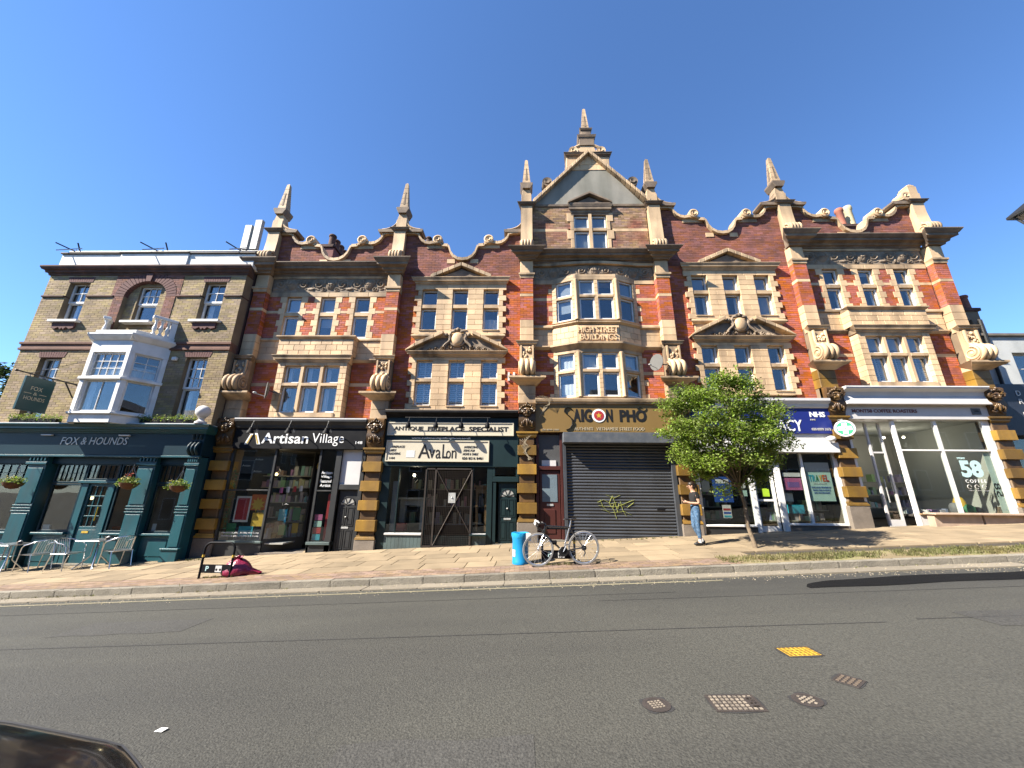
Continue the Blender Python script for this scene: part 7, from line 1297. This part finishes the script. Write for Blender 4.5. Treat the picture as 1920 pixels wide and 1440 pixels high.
# ------------------------------------------------------------------ tables, chairs, bin, cycle stands, sack
def bistro_chair(x, y, rz, label):
    z0 = zg(x, y); t = thing('bistro_chair', (x, y, z0), label, 'chair', 'aluminium chairs outside the pub'); ca, sa = math.cos(rz), math.sin(rz)
    T = lambda a, b, c: (x + a * ca - b * sa, y + a * sa + b * ca, zg(x + a * ca - b * sa, y + a * sa + b * ca) * 0.0 + z0 + c)
    def tb(name, path, r=0.013): m_ = MB(); m_.T = T; m_.tube(path, r, 7); return m_.build(name, ALU, t, smooth=True)
    for s_ in (-1, 1):                                    # front faces +a
        tb('leg', [(0.25, s_ * 0.25, 0.0), (0.2, s_ * 0.25, 0.42), (0.19, s_ * 0.25, 0.6), (0.1, s_ * 0.26, 0.66)]); tb('leg', [(-0.26, s_ * 0.23, 0.0), (-0.16, s_ * 0.23, 0.42)])
        tb('arm', [(0.12, s_ * 0.26, 0.66), (-0.05, s_ * 0.27, 0.7), (-0.2, s_ * 0.22, 0.76), (-0.27, s_ * 0.12, 0.79), (-0.28, 0, 0.8)], 0.014); tb('back_post', [(-0.16, s_ * 0.19, 0.42), (-0.24, s_ * 0.18, 0.77)])
    m_ = MB(); m_.T = T
    for k in range(9): a = -0.18 + 0.39 * k / 8; m_.box(a - 0.017, a + 0.017, -0.22, 0.22, 0.425, 0.435)
    m_.build('seat', ALU, t, kind='stuff'); tb('seat_rim', [(0.22, -0.23, 0.42), (0.22, 0.23, 0.42), (-0.2, 0.22, 0.42), (-0.2, -0.22, 0.42), (0.22, -0.23, 0.42)], 0.012)
    m_ = MB(); m_.T = T
    for k in range(7): b = -0.15 + 0.3 * k / 6; m_.tube([(-0.17, b, 0.44), (-0.265, b, 0.77)], 0.007, 5)
    m_.build('back_slats', ALU, t, kind='stuff')
def bistro_table(x, y, label, cup):
    z0 = zg(x, y); t = thing('bistro_table', (x, y, z0), label, 'table', 'aluminium tables outside the pub'); MB().box(x - 0.34, x + 0.34, y - 0.34, y + 0.34, z0 + 0.7, z0 + 0.72).build('table_top', ALU, t, bevel=0.008)
    for s_ in (-1, 1):
        for q in (-1, 1): MB().tube([(x + s_ * 0.06, y + q * 0.06, z0 + 0.7), (x + s_ * 0.07, y + q * 0.07, z0 + 0.3), (x + s_ * 0.27, y + q * 0.27, z0)], 0.016, 6).build('leg', ALU, t, smooth=True)
    c = thing('ashtray', (x + 0.2, y, z0 + 0.72), cup, 'ashtray'); MB().lathe([(0.05, 0), (0.055, 0.06), (0.045, 0.06), (0.04, 0.015)], x + 0.2, y, 12, z0 + 0.721).build('bowl', PLN, c, smooth=True); MB().tube([(x + 0.17, y, z0 + 0.77), (x + 0.24, y, z0 + 0.8)], 0.02, 6).build('rim', WHT, c, smooth=True)
bistro_table(-14.05, -1.1, 'aluminium table left of the pub door, at the left edge', 'small ashtray on the left pub table'); bistro_table(-11.7, -1.0, 'aluminium table right of the pub door', 'small ashtray on the right pub table')
bistro_chair(-14.7, -1.0, 0.1, 'aluminium chair cut by the left edge of the picture'); bistro_chair(-13.3, -1.05, math.pi - 0.15, 'aluminium chair left of the pub door step'); bistro_chair(-12.35, -1.15, 0.05, 'aluminium chair in front of the pub door, facing right'); bistro_chair(-11.1, -1.0, math.pi - 0.3, 'aluminium chair at right of the pub tables, facing left')
BINB = mat('bin_blue', (0.012, 0.26, 0.55), 0.38, 0.06, 3, bump=0.03)
x, y = 0.02, -2.93; z = zg(x, y); t = thing('litter_bin', (x, y, z), 'bright blue round litter bin beside the bicycle', 'bin'); MB().lathe([(0.18, 0.0), (0.185, 0.05), (0.18, 0.06), (0.18, 0.5), (0.188, 0.52), (0.185, 0.55), (0.185, 0.58)], x, y, 24, z).build('body', BINB, t, smooth=True)
lr = MB(); n = 24
prof = [(0.19, 0.54), (0.205, 0.6), (0.2, 0.645), (0.17, 0.63), (0.16, 0.4), (0.15, 0.1)]
lr.add([(x + (r + 0.006 * math.sin(k * 3.7)) * math.cos(2 * math.pi * k / n), y + (r + 0.006 * math.sin(k * 2.3)) * math.sin(2 * math.pi * k / n), z + h + 0.004 * math.sin(k * 5.1)) for r, h in prof for k in range(n)], [(i * n + k, i * n + (k + 1) % n, (i + 1) * n + (k + 1) % n, (i + 1) * n + k) for i in range(len(prof) - 1) for k in range(n)]); lr.build('liner', mat('bin_liner', (0.02, 0.32, 0.6), 0.3, 0.1, 6), t, smooth=True)
lb = MB(); lb.add([(x + 0.187 * math.cos(a), y + 0.187 * math.sin(a), z + h) for h in (0.16, 0.3) for a in np.linspace(3.5, 4.05, 6)], [(k, k + 1, k + 7, k + 6) for k in range(5)]); lb.build('label_sticker', PWH, t)
def cycle_stand(x0, x1, y, label, h=0.72):
    xm = (x0 + x1) / 2; t = thing('cycle_stand', (xm, y, zg(xm, y)), label, 'cycle stand', 'black hoop cycle stands'); r = 0.14; pts = [(x0, y, zg(x0, y) - 0.05)]
    zt = zg(xm, y) + h; pts += [(x0 + r - r * math.cos(a), y, zt - r + r * math.sin(a)) for a in np.linspace(0, math.pi / 2, 7)] + [(x1 - r + r * math.sin(a), y, zt - r + r * math.cos(a)) for a in np.linspace(0, math.pi / 2, 7)] + [(x1, y, zg(x1, y) - 0.05)]
    MB().tube([tuple(map(float, p)) for p in pts], 0.025, 10).build('hoop', BLK, t, smooth=True); b = MB().box(x0, x1, y - 0.012, y + 0.012, zg(xm, y) + 0.1, zg(xm, y) + 0.27).build('base_board', BLK, t)
    z = zg(xm, y); text('P', x0 + 0.12, x0 + 0.19, z + 0.14, z + 0.24, y - 0.016, LETT, b, bold=0.02, depth=0.004); q = MB().box(x0 + 0.34, x0 + 0.48, y - 0.017, y - 0.012, z + 0.12, z + 0.25).build('cycle_plate', PWH, b)
    for dx in (0.37, 0.45): c = MB(); c.T = lambda a, b_, c_: (a, y - 0.019 + c_, b_); c.lathe([(0.02, 0), (0.024, 0), (0.024, 0.003), (0.02, 0.003)], x0 + dx, z + 0.17, 10); c.build('cycle_symbol', LETB, b)
    for s_, xx in ((-1, x0), (1, x1)): MB().lathe([(0.027, 0), (0.027, 0.05)], xx, y, 10, z + 0.42).build('reflective_band', GOLD, t)
cycle_stand(-7.08, -6.4, -3.02, 'black hoop cycle stand beside the pink sack'); cycle_stand(0.5, 1.2, -3.12, 'black hoop cycle stand behind the bicycle')
SAK = mat('pink_sack', (0.24, 0.014, 0.05), 0.32, 0.12, 5, bump=0.7, bscale=18, spec=0.5); x, y = -6.42, -2.82; z = zg(x, y); s = MB(); n = 28; rows = []
for i, (r, h) in enumerate(((0.02, 0.0), (0.3, 0.01), (0.34, 0.06), (0.33, 0.14), (0.28, 0.22), (0.22, 0.29), (0.16, 0.34), (0.1, 0.37), (0.07, 0.36), (0.1, 0.41), (0.12, 0.43), (0.05, 0.4))):
    for k in range(n):
        a = 2 * math.pi * k / n; q = 1 + 0.1 * math.sin(3 * a + i * 0.4) + 0.07 * math.sin(7 * a + i) + 0.04 * math.sin(13 * a); rows.append((x + 0.95 * r * q * math.cos(a) + (0.22 if math.cos(a) > 0.95 and i < 3 else 0) * 1.0 + 0.05 * (0.4 - h), y + 0.65 * r * q * math.sin(a), z + 0.9 * h * (1 + 0.06 * math.sin(4 * a)) + 0.052 * r * q * math.cos(a)))
s.add(rows, [(i * n + k, i * n + (k + 1) % n, (i + 1) * n + (k + 1) % n, (i + 1) * n + k) for i in range(11) for k in range(n)]); s.build('refuse_sack', SAK, None, smooth=True, label='crumpled pink refuse sack slumped behind the cycle stand', cat='sack')

# ------------------------------------------------------------------ bicycle
bx, by = 0.9, -3.34; bz = zg(bx, by); t = thing('bicycle', (bx, by, bz), 'black and silver road bicycle leaning on the cycle stand', 'bicycle')
FR = mat('bike_black', (0.015, 0.015, 0.016), 0.3, 0.1, 5, bump=0.02, coat=0.5); TYR = mat('tyre_grey', (0.2, 0.19, 0.18), 0.8, 0.15, 8); SIL = mat('bike_silver', (0.55, 0.55, 0.55), 0.3, 0.08, 6, metal=0.9, bump=0.02)
TB = lambda a, b, c: (bx + a, by + b + 0.06 * c, bz + c + 0.052 * a)   # leans slightly on the stand
fw_, rw_ = -0.5, 0.47; R_ = 0.335
def tb(name, path, r, mt=FR, parent=t, n=7):
    m_ = MB(); m_.T = TB; m_.tube(path, r, n); return m_.build(name, mt, parent, smooth=True)
for wx in (fw_, rw_):
    ring = lambda r, k: (wx + r * math.cos(k), 0, R_ + r * math.sin(k))
    w = tb('wheel', [ring(R_ - 0.035, a) for a in np.linspace(0, 2 * math.pi, 40)], 0.014, SIL); tb('tyre', [ring(R_ - 0.014, a) for a in np.linspace(0, 2 * math.pi, 40)], 0.015, TYR, w); sp_ = MB(); sp_.T = TB
    for k in range(20): a = k * math.pi / 10; sp_.tube([(wx + 0.02 * math.cos(a + 0.8), 0.03 * (-1) ** k, R_ + 0.02 * math.sin(a + 0.8)), ring(R_ - 0.04, a)], 0.0022, 4)
    sp_.build('spokes', SIL, w, kind='stuff'); tb('hub', [(wx, -0.06, R_), (wx, 0.06, R_)], 0.018, SIL, w)
hd0, hd1, bb, st = (-0.37, 0, 0.64), (-0.33, 0, 0.8), (0.03, 0, 0.28), (0.2, 0, 0.78)
tb('down_tube', [hd0, bb], 0.02); tb('top_tube', [hd1, (0.19, 0, 0.75)], 0.017); tb('seat_tube', [bb, (0.205, 0, 0.8)], 0.017, SIL); tb('head_tube', [hd0, (-0.325, 0, 0.83)], 0.02)
for s_ in (-1, 1): tb('chain_stay', [bb, (rw_, s_ * 0.06, R_)], 0.009); tb('seat_stay', [(0.19, 0, 0.73), (rw_, s_ * 0.06, R_)], 0.008); tb('fork_blade', [hd0, (-0.42, s_ * 0.05, 0.55), (fw_, s_ * 0.055, R_)], 0.01, SIL)
tb('seat_post', [(0.2, 0, 0.78), (0.225, 0, 0.9)], 0.013, SIL); sd_ = MB(); sd_.T = TB; sd_.ell((0.26, 0, 0.92), (0.09, 0.06, 0.025), 12, 8); sd_.ell((0.15, 0, 0.92), (0.1, 0.022, 0.018), 10, 6); sd_.build('saddle', FR, t, smooth=True)
tb('stem', [(-0.325, 0, 0.83), (-0.4, 0, 0.87)], 0.014); hb = tb('handlebar', [(-0.4, -0.2, 0.87), (-0.4, 0.2, 0.87)], 0.013, SIL)
for s_ in (-1, 1): tb('drop', [(-0.4, s_ * 0.2, 0.87), (-0.49, s_ * 0.2, 0.86), (-0.53, s_ * 0.2, 0.8), (-0.49, s_ * 0.2, 0.74), (-0.4, s_ * 0.2, 0.73)], 0.013, FR, hb); tb('brake_hood', [(-0.48, s_ * 0.2, 0.88), (-0.55, s_ * 0.2, 0.92), (-0.57, s_ * 0.2, 0.84)], 0.016, WHT, hb)
cr = MB(); cr.T = lambda a, b, c: TB(0.03 + a, -0.06 + c, 0.28 + b); cr.lathe([(0.095, -0.004), (0.1, 0), (0.095, 0.004), (0.06, 0.004), (0.05, -0.004)], 0, 0, 24); cr.build('chainring', FR, t); tb('crank', [(0.03, -0.08, 0.28), (0.1, -0.09, 0.42)], 0.01, SIL); tb('crank', [(0.03, 0.08, 0.28), (-0.04, 0.09, 0.14)], 0.01, SIL); pd = MB(); pd.T = TB; pd.box(0.06, 0.15, -0.16, -0.08, 0.41, 0.43); pd.build('pedal', SIL, t); tb('chain', [(0.03, -0.06, 0.37), (rw_, -0.05, R_ + 0.035)], 0.004); tb('derailleur', [(rw_, -0.06, R_), (rw_ + 0.02, -0.06, 0.24), (rw_ - 0.02, -0.06, 0.17)], 0.014); cs_ = MB(); cs_.T = lambda a, b, c: TB(rw_ + a, -0.045 + c, R_ + b); cs_.lathe([(0.055, -0.012), (0.035, 0.012)], 0, 0, 16); cs_.build('cassette', FR, t); bo = MB(); bo.T = TB; bo.box(-0.2, -0.1, -0.04, 0.04, 0.42, 0.5); bo.build('frame_bag', BLK, t, bevel=0.015)
o = MB().box(0.14, 0.25, -3.3, -3.24, 0.66, 0.82).build('hanging_tag', PWH, None, label='small white card hanging between the bin and the handlebar', cat='card')

# ------------------------------------------------------------------ street lantern at the right edge
lx, ly = 14.42, -3.4; t = thing('street_lantern', (lx, ly, zg(lx, ly)), 'black street lantern just cut by the right edge', 'street lamp'); L0 = 8.5
MB().lathe([(0.12, 0), (0.12, 0.9), (0.07, 1.0), (0.055, L0 - zg(lx, ly))], lx, ly, 12, zg(lx, ly)).build('post', IRON, t, smooth=True); lq = MB()
lq.add([(lx + i * r, ly + j * r, z) for r, z in ((0.56, L0 + 0.75), (0.56, L0 + 0.82), (0.2, L0 + 1.2)) for i, j in ((-1, -1), (1, -1), (1, 1), (-1, 1))], [(3, 2, 1, 0), (8, 9, 10, 11)] + [(i * 4 + k, i * 4 + (k + 1) % 4, i * 4 + 4 + (k + 1) % 4, i * 4 + 4 + k) for i in (0, 1) for k in range(4)]); lq.build('lantern_roof', IRON, t); lq = MB(); lq.add([(lx + i * r, ly + j * r, z) for r, z in ((0.22, L0), (0.46, L0 + 0.74)) for i, j in ((-1, -1), (1, -1), (1, 1), (-1, 1))], [(k, (k + 1) % 4, 4 + (k + 1) % 4, 4 + k) for k in range(4)]); lq.build('lantern_glass', GLS, t)
for i, j in ((-1, -1), (1, -1), (1, 1), (-1, 1)): MB().tube([(lx + i * 0.22, ly + j * 0.22, L0), (lx + i * 0.46, ly + j * 0.46, L0 + 0.75)], 0.03, 5).build('lantern_bar', IRON, t)

# ------------------------------------------------------------------ parked car (its bonnet corner shows at the lower left)
CARP = mat('car_paint', (0.006, 0.006, 0.007), 0.25, 0.05, 6, bump=0.02, metal=0.0, coat=0.55, spec=0.3, fine=0.3, fscale=150); CHR = mat('highlight_chrome', (0.75, 0.75, 0.75), 0.08, 0.02, 6, metal=1.0, bump=0); GLC = glass('car_glass', (0.25, 0.27, 0.27), 1.6); TYB = mat('tyre_black', (0.02, 0.02, 0.02), 0.85)
cx1, cyc = -0.98, -11.02; cz = zg(-3, -11); t = thing('parked_car', (-3.2, cyc, cz), 'dark shiny car bonnet corner at the lower left', 'car')
def car_sec(u):
    """u = metres behind the nose -> half width, belt height, roof height"""
    hw = 0.87 * min(1, (max(u, 0.0) / 0.55 + 0.05) ** 0.32) if u < 0.6 else 0.87
    if u > 3.9: hw = 0.87 * (1 - 0.25 * ((u - 3.9) / 0.3) ** 2)
    hood = 0.78 + 0.13 * min(1, (u / 1.0)) ** 0.6 + 0.08 * min(1, u / 1.3)
    roof = hood if u < 1.15 else (hood + (1.45 - hood) * min(1, (u - 1.15) / 0.85) ** 0.7 if u < 2.0 else (1.45 if u < 3.4 else 1.45 - (u - 3.4) ** 1.3 * 0.75))
    return hw, hood, max(roof, hood)
us = list(np.linspace(0, 0.6, 10)) + list(np.linspace(0.75, 4.2, 22)); bod = MB(); rows = []; nn = 22
for u in us:
    hw, hood, roof = car_sec(u); ring = []
    for k in range(nn):
        a = math.pi * k / (nn - 1); c, s_ = math.cos(a), math.sin(a); yy = hw * (abs(c) ** 0.42) * (1 if c > 0 else -1); zz = 0.22 + (hood - 0.22) * s_ ** 0.45
        ring.append((cx1 - u, cyc + yy, cz + zz))
    rows += ring
bod.add(rows, [(i * nn + k, i * nn + k + 1, (i + 1) * nn + k + 1, (i + 1) * nn + k) for i in range(len(us) - 1) for k in range(nn - 1)] + [tuple(range(nn)), tuple((len(us) - 1) * nn + k for k in range(nn - 1, -1, -1))]); body = bod.build('body', CARP, t, smooth=True)
def on_body(u, q):
    hw, hood, roof = car_sec(u); s_ = math.sin(math.acos(min(1, abs(q) ** (1 / 0.42)))); return (cx1 - u, cyc + hw * q, cz + 0.22 + (hood - 0.22) * s_ ** 0.45)
for s_ in (-1, 1): MB().tube([tuple(a + b for a, b in zip(on_body(u, s_ * 0.84), (0, 0, 0.001))) for u in np.linspace(0.12, 1.1, 16)], 0.005, 5).build('bonnet_gap', LETB, t)
for s_ in (-1, 1): MB().tube([tuple(a + b for a, b in zip(on_body(u, s_ * 0.945), (0, 0, 0.003))) for u in np.linspace(0.1, 0.75, 14)], [0.003] + [0.007] * 12 + [0.003], 6).build('highlight_strip', CHR, t, smooth=True)  # bright strip added to stand for the highlight along the bonnet edge
cab = MB(); rows = []; uu = [u for u in us if u >= 1.1]
for u in uu:
    hw, hood, roof = car_sec(u)
    for k in range(nn):
        a = math.pi * k / (nn - 1); c, s_ = math.cos(a), math.sin(a); top_ = (roof - hood) / 0.65; w_ = 0.83 - 0.16 * s_ * min(1, top_); rows.append((cx1 - u, cyc + w_ * (abs(c) ** 0.5) * (1 if c > 0 else -1), cz + hood - 0.03 + (roof - hood + 0.03) * s_ ** 0.55))
cab.add(rows, [(i * nn + k, i * nn + k + 1, (i + 1) * nn + k + 1, (i + 1) * nn + k) for i in range(len(uu) - 1) for k in range(nn - 1)]); cab.build('cabin_glass', GLC, t, smooth=True); ro = MB(); ro.box(cx1 - 3.5, cx1 - 2.05, cyc - 0.6, cyc + 0.6, cz + 1.42, cz + 1.47); ro.build('roof', CARP, t, bevel=0.02)
for s_ in (-1, 1):
    hl = MB(); hl.ell((cx1 - 0.16, cyc + s_ * 0.58, cz + 0.56), (0.1, 0.18, 0.08)); hl.build('headlight', GLS, t, smooth=True)
    for u in (0.85, 3.45):
        w = MB(); w.T = lambda a, b, c, u=u, s_=s_: (cx1 - u + a, cyc + s_ * 0.78 + c, cz + 0.31 + b); w.lathe([(0.31, -0.1), (0.315, 0), (0.31, 0.1), (0.2, 0.1), (0.2, -0.1)], 0, 0, 24); w = w.build('wheel', TYB, t, smooth=True); r = MB(); r.T = lambda a, b, c, u=u, s_=s_: (cx1 - u + a, cyc + s_ * 0.88 + c * s_, cz + 0.31 + b); r.lathe([(0.19, 0.0), (0.18, -0.02), (0.03, 0.0)], 0, 0, 18); r.build('rim', ALU, w, smooth=True)

# ------------------------------------------------------------------ woman walking, looking at her phone
WX, WYy = 4.6, -1.6; WZ = zg(WX, WYy)
t = thing('person', (WX, WYy, WZ), 'person in black T-shirt and blue patterned leggings walking left, looking at a phone', 'person')
SKN = mat('skin', (0.52, 0.3, 0.2), 0.55, 0.06, 8, bump=0.03); TSH = mat('black_cotton', (0.014, 0.013, 0.014), 0.9, 0.15, 6); HAIR = mat('dark_hair', (0.025, 0.014, 0.009), 0.5, 0.2, 20); SHO = mat('shoe_black', (0.015, 0.015, 0.015), 0.5); SOC = mat('white_sock', (0.7, 0.7, 0.68), 0.9)
LEG = mat('blue_patterned_leggings', (0.04, 0.1, 0.19), 0.8, 0.5, 14, stain=(0.2, 0.28, 0.36), stain_amt=0.6, stain_scale=30)
SC = 1.57 / 1.65
def skin(name, joints, edges, mt, sub=2, parent=t):
    me = bpy.data.meshes.new(name); off = LOC[t]; J = list(joints)
    me.from_pydata([tuple(Vector(joints[j][0]) * SC + Vector((WX, WYy, WZ)) - off) for j in J], [(J.index(a), J.index(b)) for a, b in edges], []); o = bpy.data.objects.new(name, me); COL.objects.link(o); o.parent = parent; LOC[o] = off
    md = o.modifiers.new('skin', 'SKIN'); md.use_smooth_shade = True
    for i, j in enumerate(J): sv = me.skin_vertices[0].data[i]; r = joints[j][1]; r = r if isinstance(r, tuple) else (r, r); sv.radius = (r[0] * SC, r[1] * SC); sv.use_root = (i == 0)
    s = o.modifiers.new('sub', 'SUBSURF'); s.levels = sub; s.render_levels = sub; me.materials.append(mt); return o
# x forward = -1 (walks left)
Jb = {'pelvis': ((0.0, 0, 0.92), (0.13, 0.1)), 'waist': ((-0.01, 0, 1.08), (0.11, 0.085)), 'chest': ((-0.0, 0, 1.25), (0.125, 0.1)), 'neck0': ((0.0, 0, 1.38), (0.055, 0.055)), 'neck': ((-0.035, 0, 1.45), (0.048, 0.048)), 'skull': ((-0.07, 0, 1.54), (0.075, 0.07)), 'crown': ((-0.05, 0, 1.6), (0.06, 0.06)),
      'hipL': ((0.0, 0.085, 0.88), 0.09), 'kneeL': ((-0.06, 0.085, 0.48), 0.058), 'calfL': ((0.02, 0.085, 0.32), 0.055), 'ankL': ((0.13, 0.085, 0.09), 0.036), 'toeL': ((0.02, 0.085, 0.035), 0.035),
      'hipR': ((0.0, -0.085, 0.88), 0.09), 'kneeR': ((-0.03, -0.085, 0.47), 0.058), 'calfR': ((-0.01, -0.085, 0.31), 0.055), 'ankR': ((-0.005, -0.085, 0.08), 0.036), 'toeR': ((-0.13, -0.085, 0.03), 0.035),
      'shL': ((0.01, 0.15, 1.33), 0.055), 'elL': ((0.04, 0.19, 1.07), 0.04), 'wrL': ((-0.18, 0.09, 1.1), 0.028), 'hdL': ((-0.25, 0.05, 1.13), 0.026), 'shR': ((0.01, -0.15, 1.33), 0.055), 'elR': ((0.04, -0.19, 1.07), 0.04), 'wrR': ((-0.18, -0.1, 1.08), 0.028), 'hdR': ((-0.25, -0.06, 1.11), 0.026)}
for s_, k in ((1, 'L'), (-1, 'R')):
    h = Jb['hd' + k][0]
    for f_ in range(4): Jb['f%d%s' % (f_, k)] = ((h[0] - 0.05, h[1] - s_ * 0.012 * f_ + s_ * 0.012, h[2] + 0.005 - 0.012 * f_), 0.009); Jb['g%d%s' % (f_, k)] = ((h[0] - 0.065, h[1] - s_ * 0.03 - s_ * 0.006 * f_, h[2] + 0.02 - 0.012 * f_), 0.008)
    Jb['th' + k] = ((h[0] - 0.03, h[1] - s_ * 0.025, h[2] + 0.04), 0.01)
Eb = [('pelvis', 'waist'), ('waist', 'chest'), ('chest', 'neck0'), ('neck0', 'neck'), ('neck', 'skull'), ('skull', 'crown')]
for k in 'LR':
    Eb += [('pelvis', 'hip' + k), ('hip' + k, 'knee' + k), ('knee' + k, 'calf' + k), ('calf' + k, 'ank' + k), ('ank' + k, 'toe' + k), ('chest', 'sh' + k), ('sh' + k, 'el' + k), ('el' + k, 'wr' + k), ('wr' + k, 'hd' + k), ('hd' + k, 'th' + k)] + [e for f_ in range(4) for e in (('hd' + k, 'f%d%s' % (f_, k)), ('f%d%s' % (f_, k), 'g%d%s' % (f_, k)))]
body = skin('body', Jb, Eb, SKN)
g_ = 1.14; Jl = {k: (v[0], tuple(a * g_ for a in v[1]) if isinstance(v[1], tuple) else v[1] * g_) for k, v in Jb.items()}
skin('leggings', {k: Jl[k] for k in ('pelvis', 'waist', 'hipL', 'kneeL', 'calfL', 'hipR', 'kneeR', 'calfR')} | {'anL': ((0.1, 0.085, 0.15), 0.045), 'anR': ((-0.006, -0.085, 0.14), 0.045)}, [('pelvis', 'waist'), ('pelvis', 'hipL'), ('hipL', 'kneeL'), ('kneeL', 'calfL'), ('calfL', 'anL'), ('pelvis', 'hipR'), ('hipR', 'kneeR'), ('kneeR', 'calfR'), ('calfR', 'anR')], LEG)
skin('t_shirt', {'chest': ((0, 0, 1.25), (0.15, 0.12)), 'waist': ((-0.005, 0, 1.08), (0.135, 0.11)), 'hem': ((0, 0, 0.99), (0.135, 0.115)), 'neck0': ((0, 0, 1.37), (0.075, 0.07)), 'shL': ((0.01, 0.155, 1.32), 0.072), 'slL': ((0.028, 0.18, 1.18), 0.062), 'shR': ((0.01, -0.155, 1.32), 0.072), 'slR': ((0.028, -0.18, 1.18), 0.062)}, [('chest', 'waist'), ('waist', 'hem'), ('chest', 'neck0'), ('chest', 'shL'), ('shL', 'slL'), ('chest', 'shR'), ('shR', 'slR')], TSH)
TW = lambda a, b, c: (WX + a * SC, WYy + b * SC, WZ + c * SC)
def pt(name, mt, fn): m_ = MB(); m_.T = TW; fn(m_); return m_.build(name, mt, t, smooth=True)
pt('hair', HAIR, lambda m_: (m_.ell((-0.03, 0, 1.575), (0.098, 0.085, 0.085), 14, 10), m_.ell((0.02, 0, 1.52), (0.065, 0.075, 0.085), 12, 8), m_.tube([(0.04, 0, 1.57), (0.1, 0, 1.56), (0.13, 0, 1.48), (0.12, 0, 1.36)], [0.03, 0.035, 0.03, 0.008], 8)))
pt('nose', SKN, lambda m_: m_.ell((-0.148, 0, 1.515), (0.016, 0.013, 0.02))); pt('mouth', mat('lips', (0.4, 0.13, 0.1), 0.5), lambda m_: m_.ell((-0.13, 0, 1.475), (0.012, 0.022, 0.007)))
for s_ in (-1, 1): pt('eye', HAIR, lambda m_: m_.ell((-0.133, s_ * 0.03, 1.535), (0.008, 0.012, 0.006))); pt('ear', SKN, lambda m_: m_.ell((-0.05, s_ * 0.078, 1.52), (0.02, 0.01, 0.028))); pt('sock', SOC, lambda m_: m_.tube([((0.1, 0.085, 0.16) if s_ > 0 else (-0.006, -0.085, 0.15)), ((0.13, 0.085, 0.09) if s_ > 0 else (-0.005, -0.085, 0.07))], 0.045, 10)); pt('shoe', SHO, lambda m_: (m_.ell(((0.07, 0.085, 0.05) if s_ > 0 else (-0.06, -0.085, 0.04)), (0.13, 0.048, 0.045), 12, 8), m_.ell(((0.15, 0.085, 0.075) if s_ > 0 else (0.02, -0.085, 0.05)), (0.05, 0.043, 0.05), 10, 7)))
ph = MB(); ph.T = TW; ph.add([(-0.3 + a, b, 1.12 + c) for a, b, c in ((-0.03, -0.035, -0.04), (-0.03, 0.035, -0.04), (0.035, 0.035, 0.06), (0.035, -0.035, 0.06), (-0.037, -0.035, -0.036), (-0.037, 0.035, -0.036), (0.028, 0.035, 0.064), (0.028, -0.035, 0.064))], [(0, 1, 2, 3), (7, 6, 5, 4), (0, 4, 5, 1), (1, 5, 6, 2), (2, 6, 7, 3), (3, 7, 4, 0)]); ph.build('phone', LETB, None, label='dark phone held in the walking person\'s hands', cat='phone')
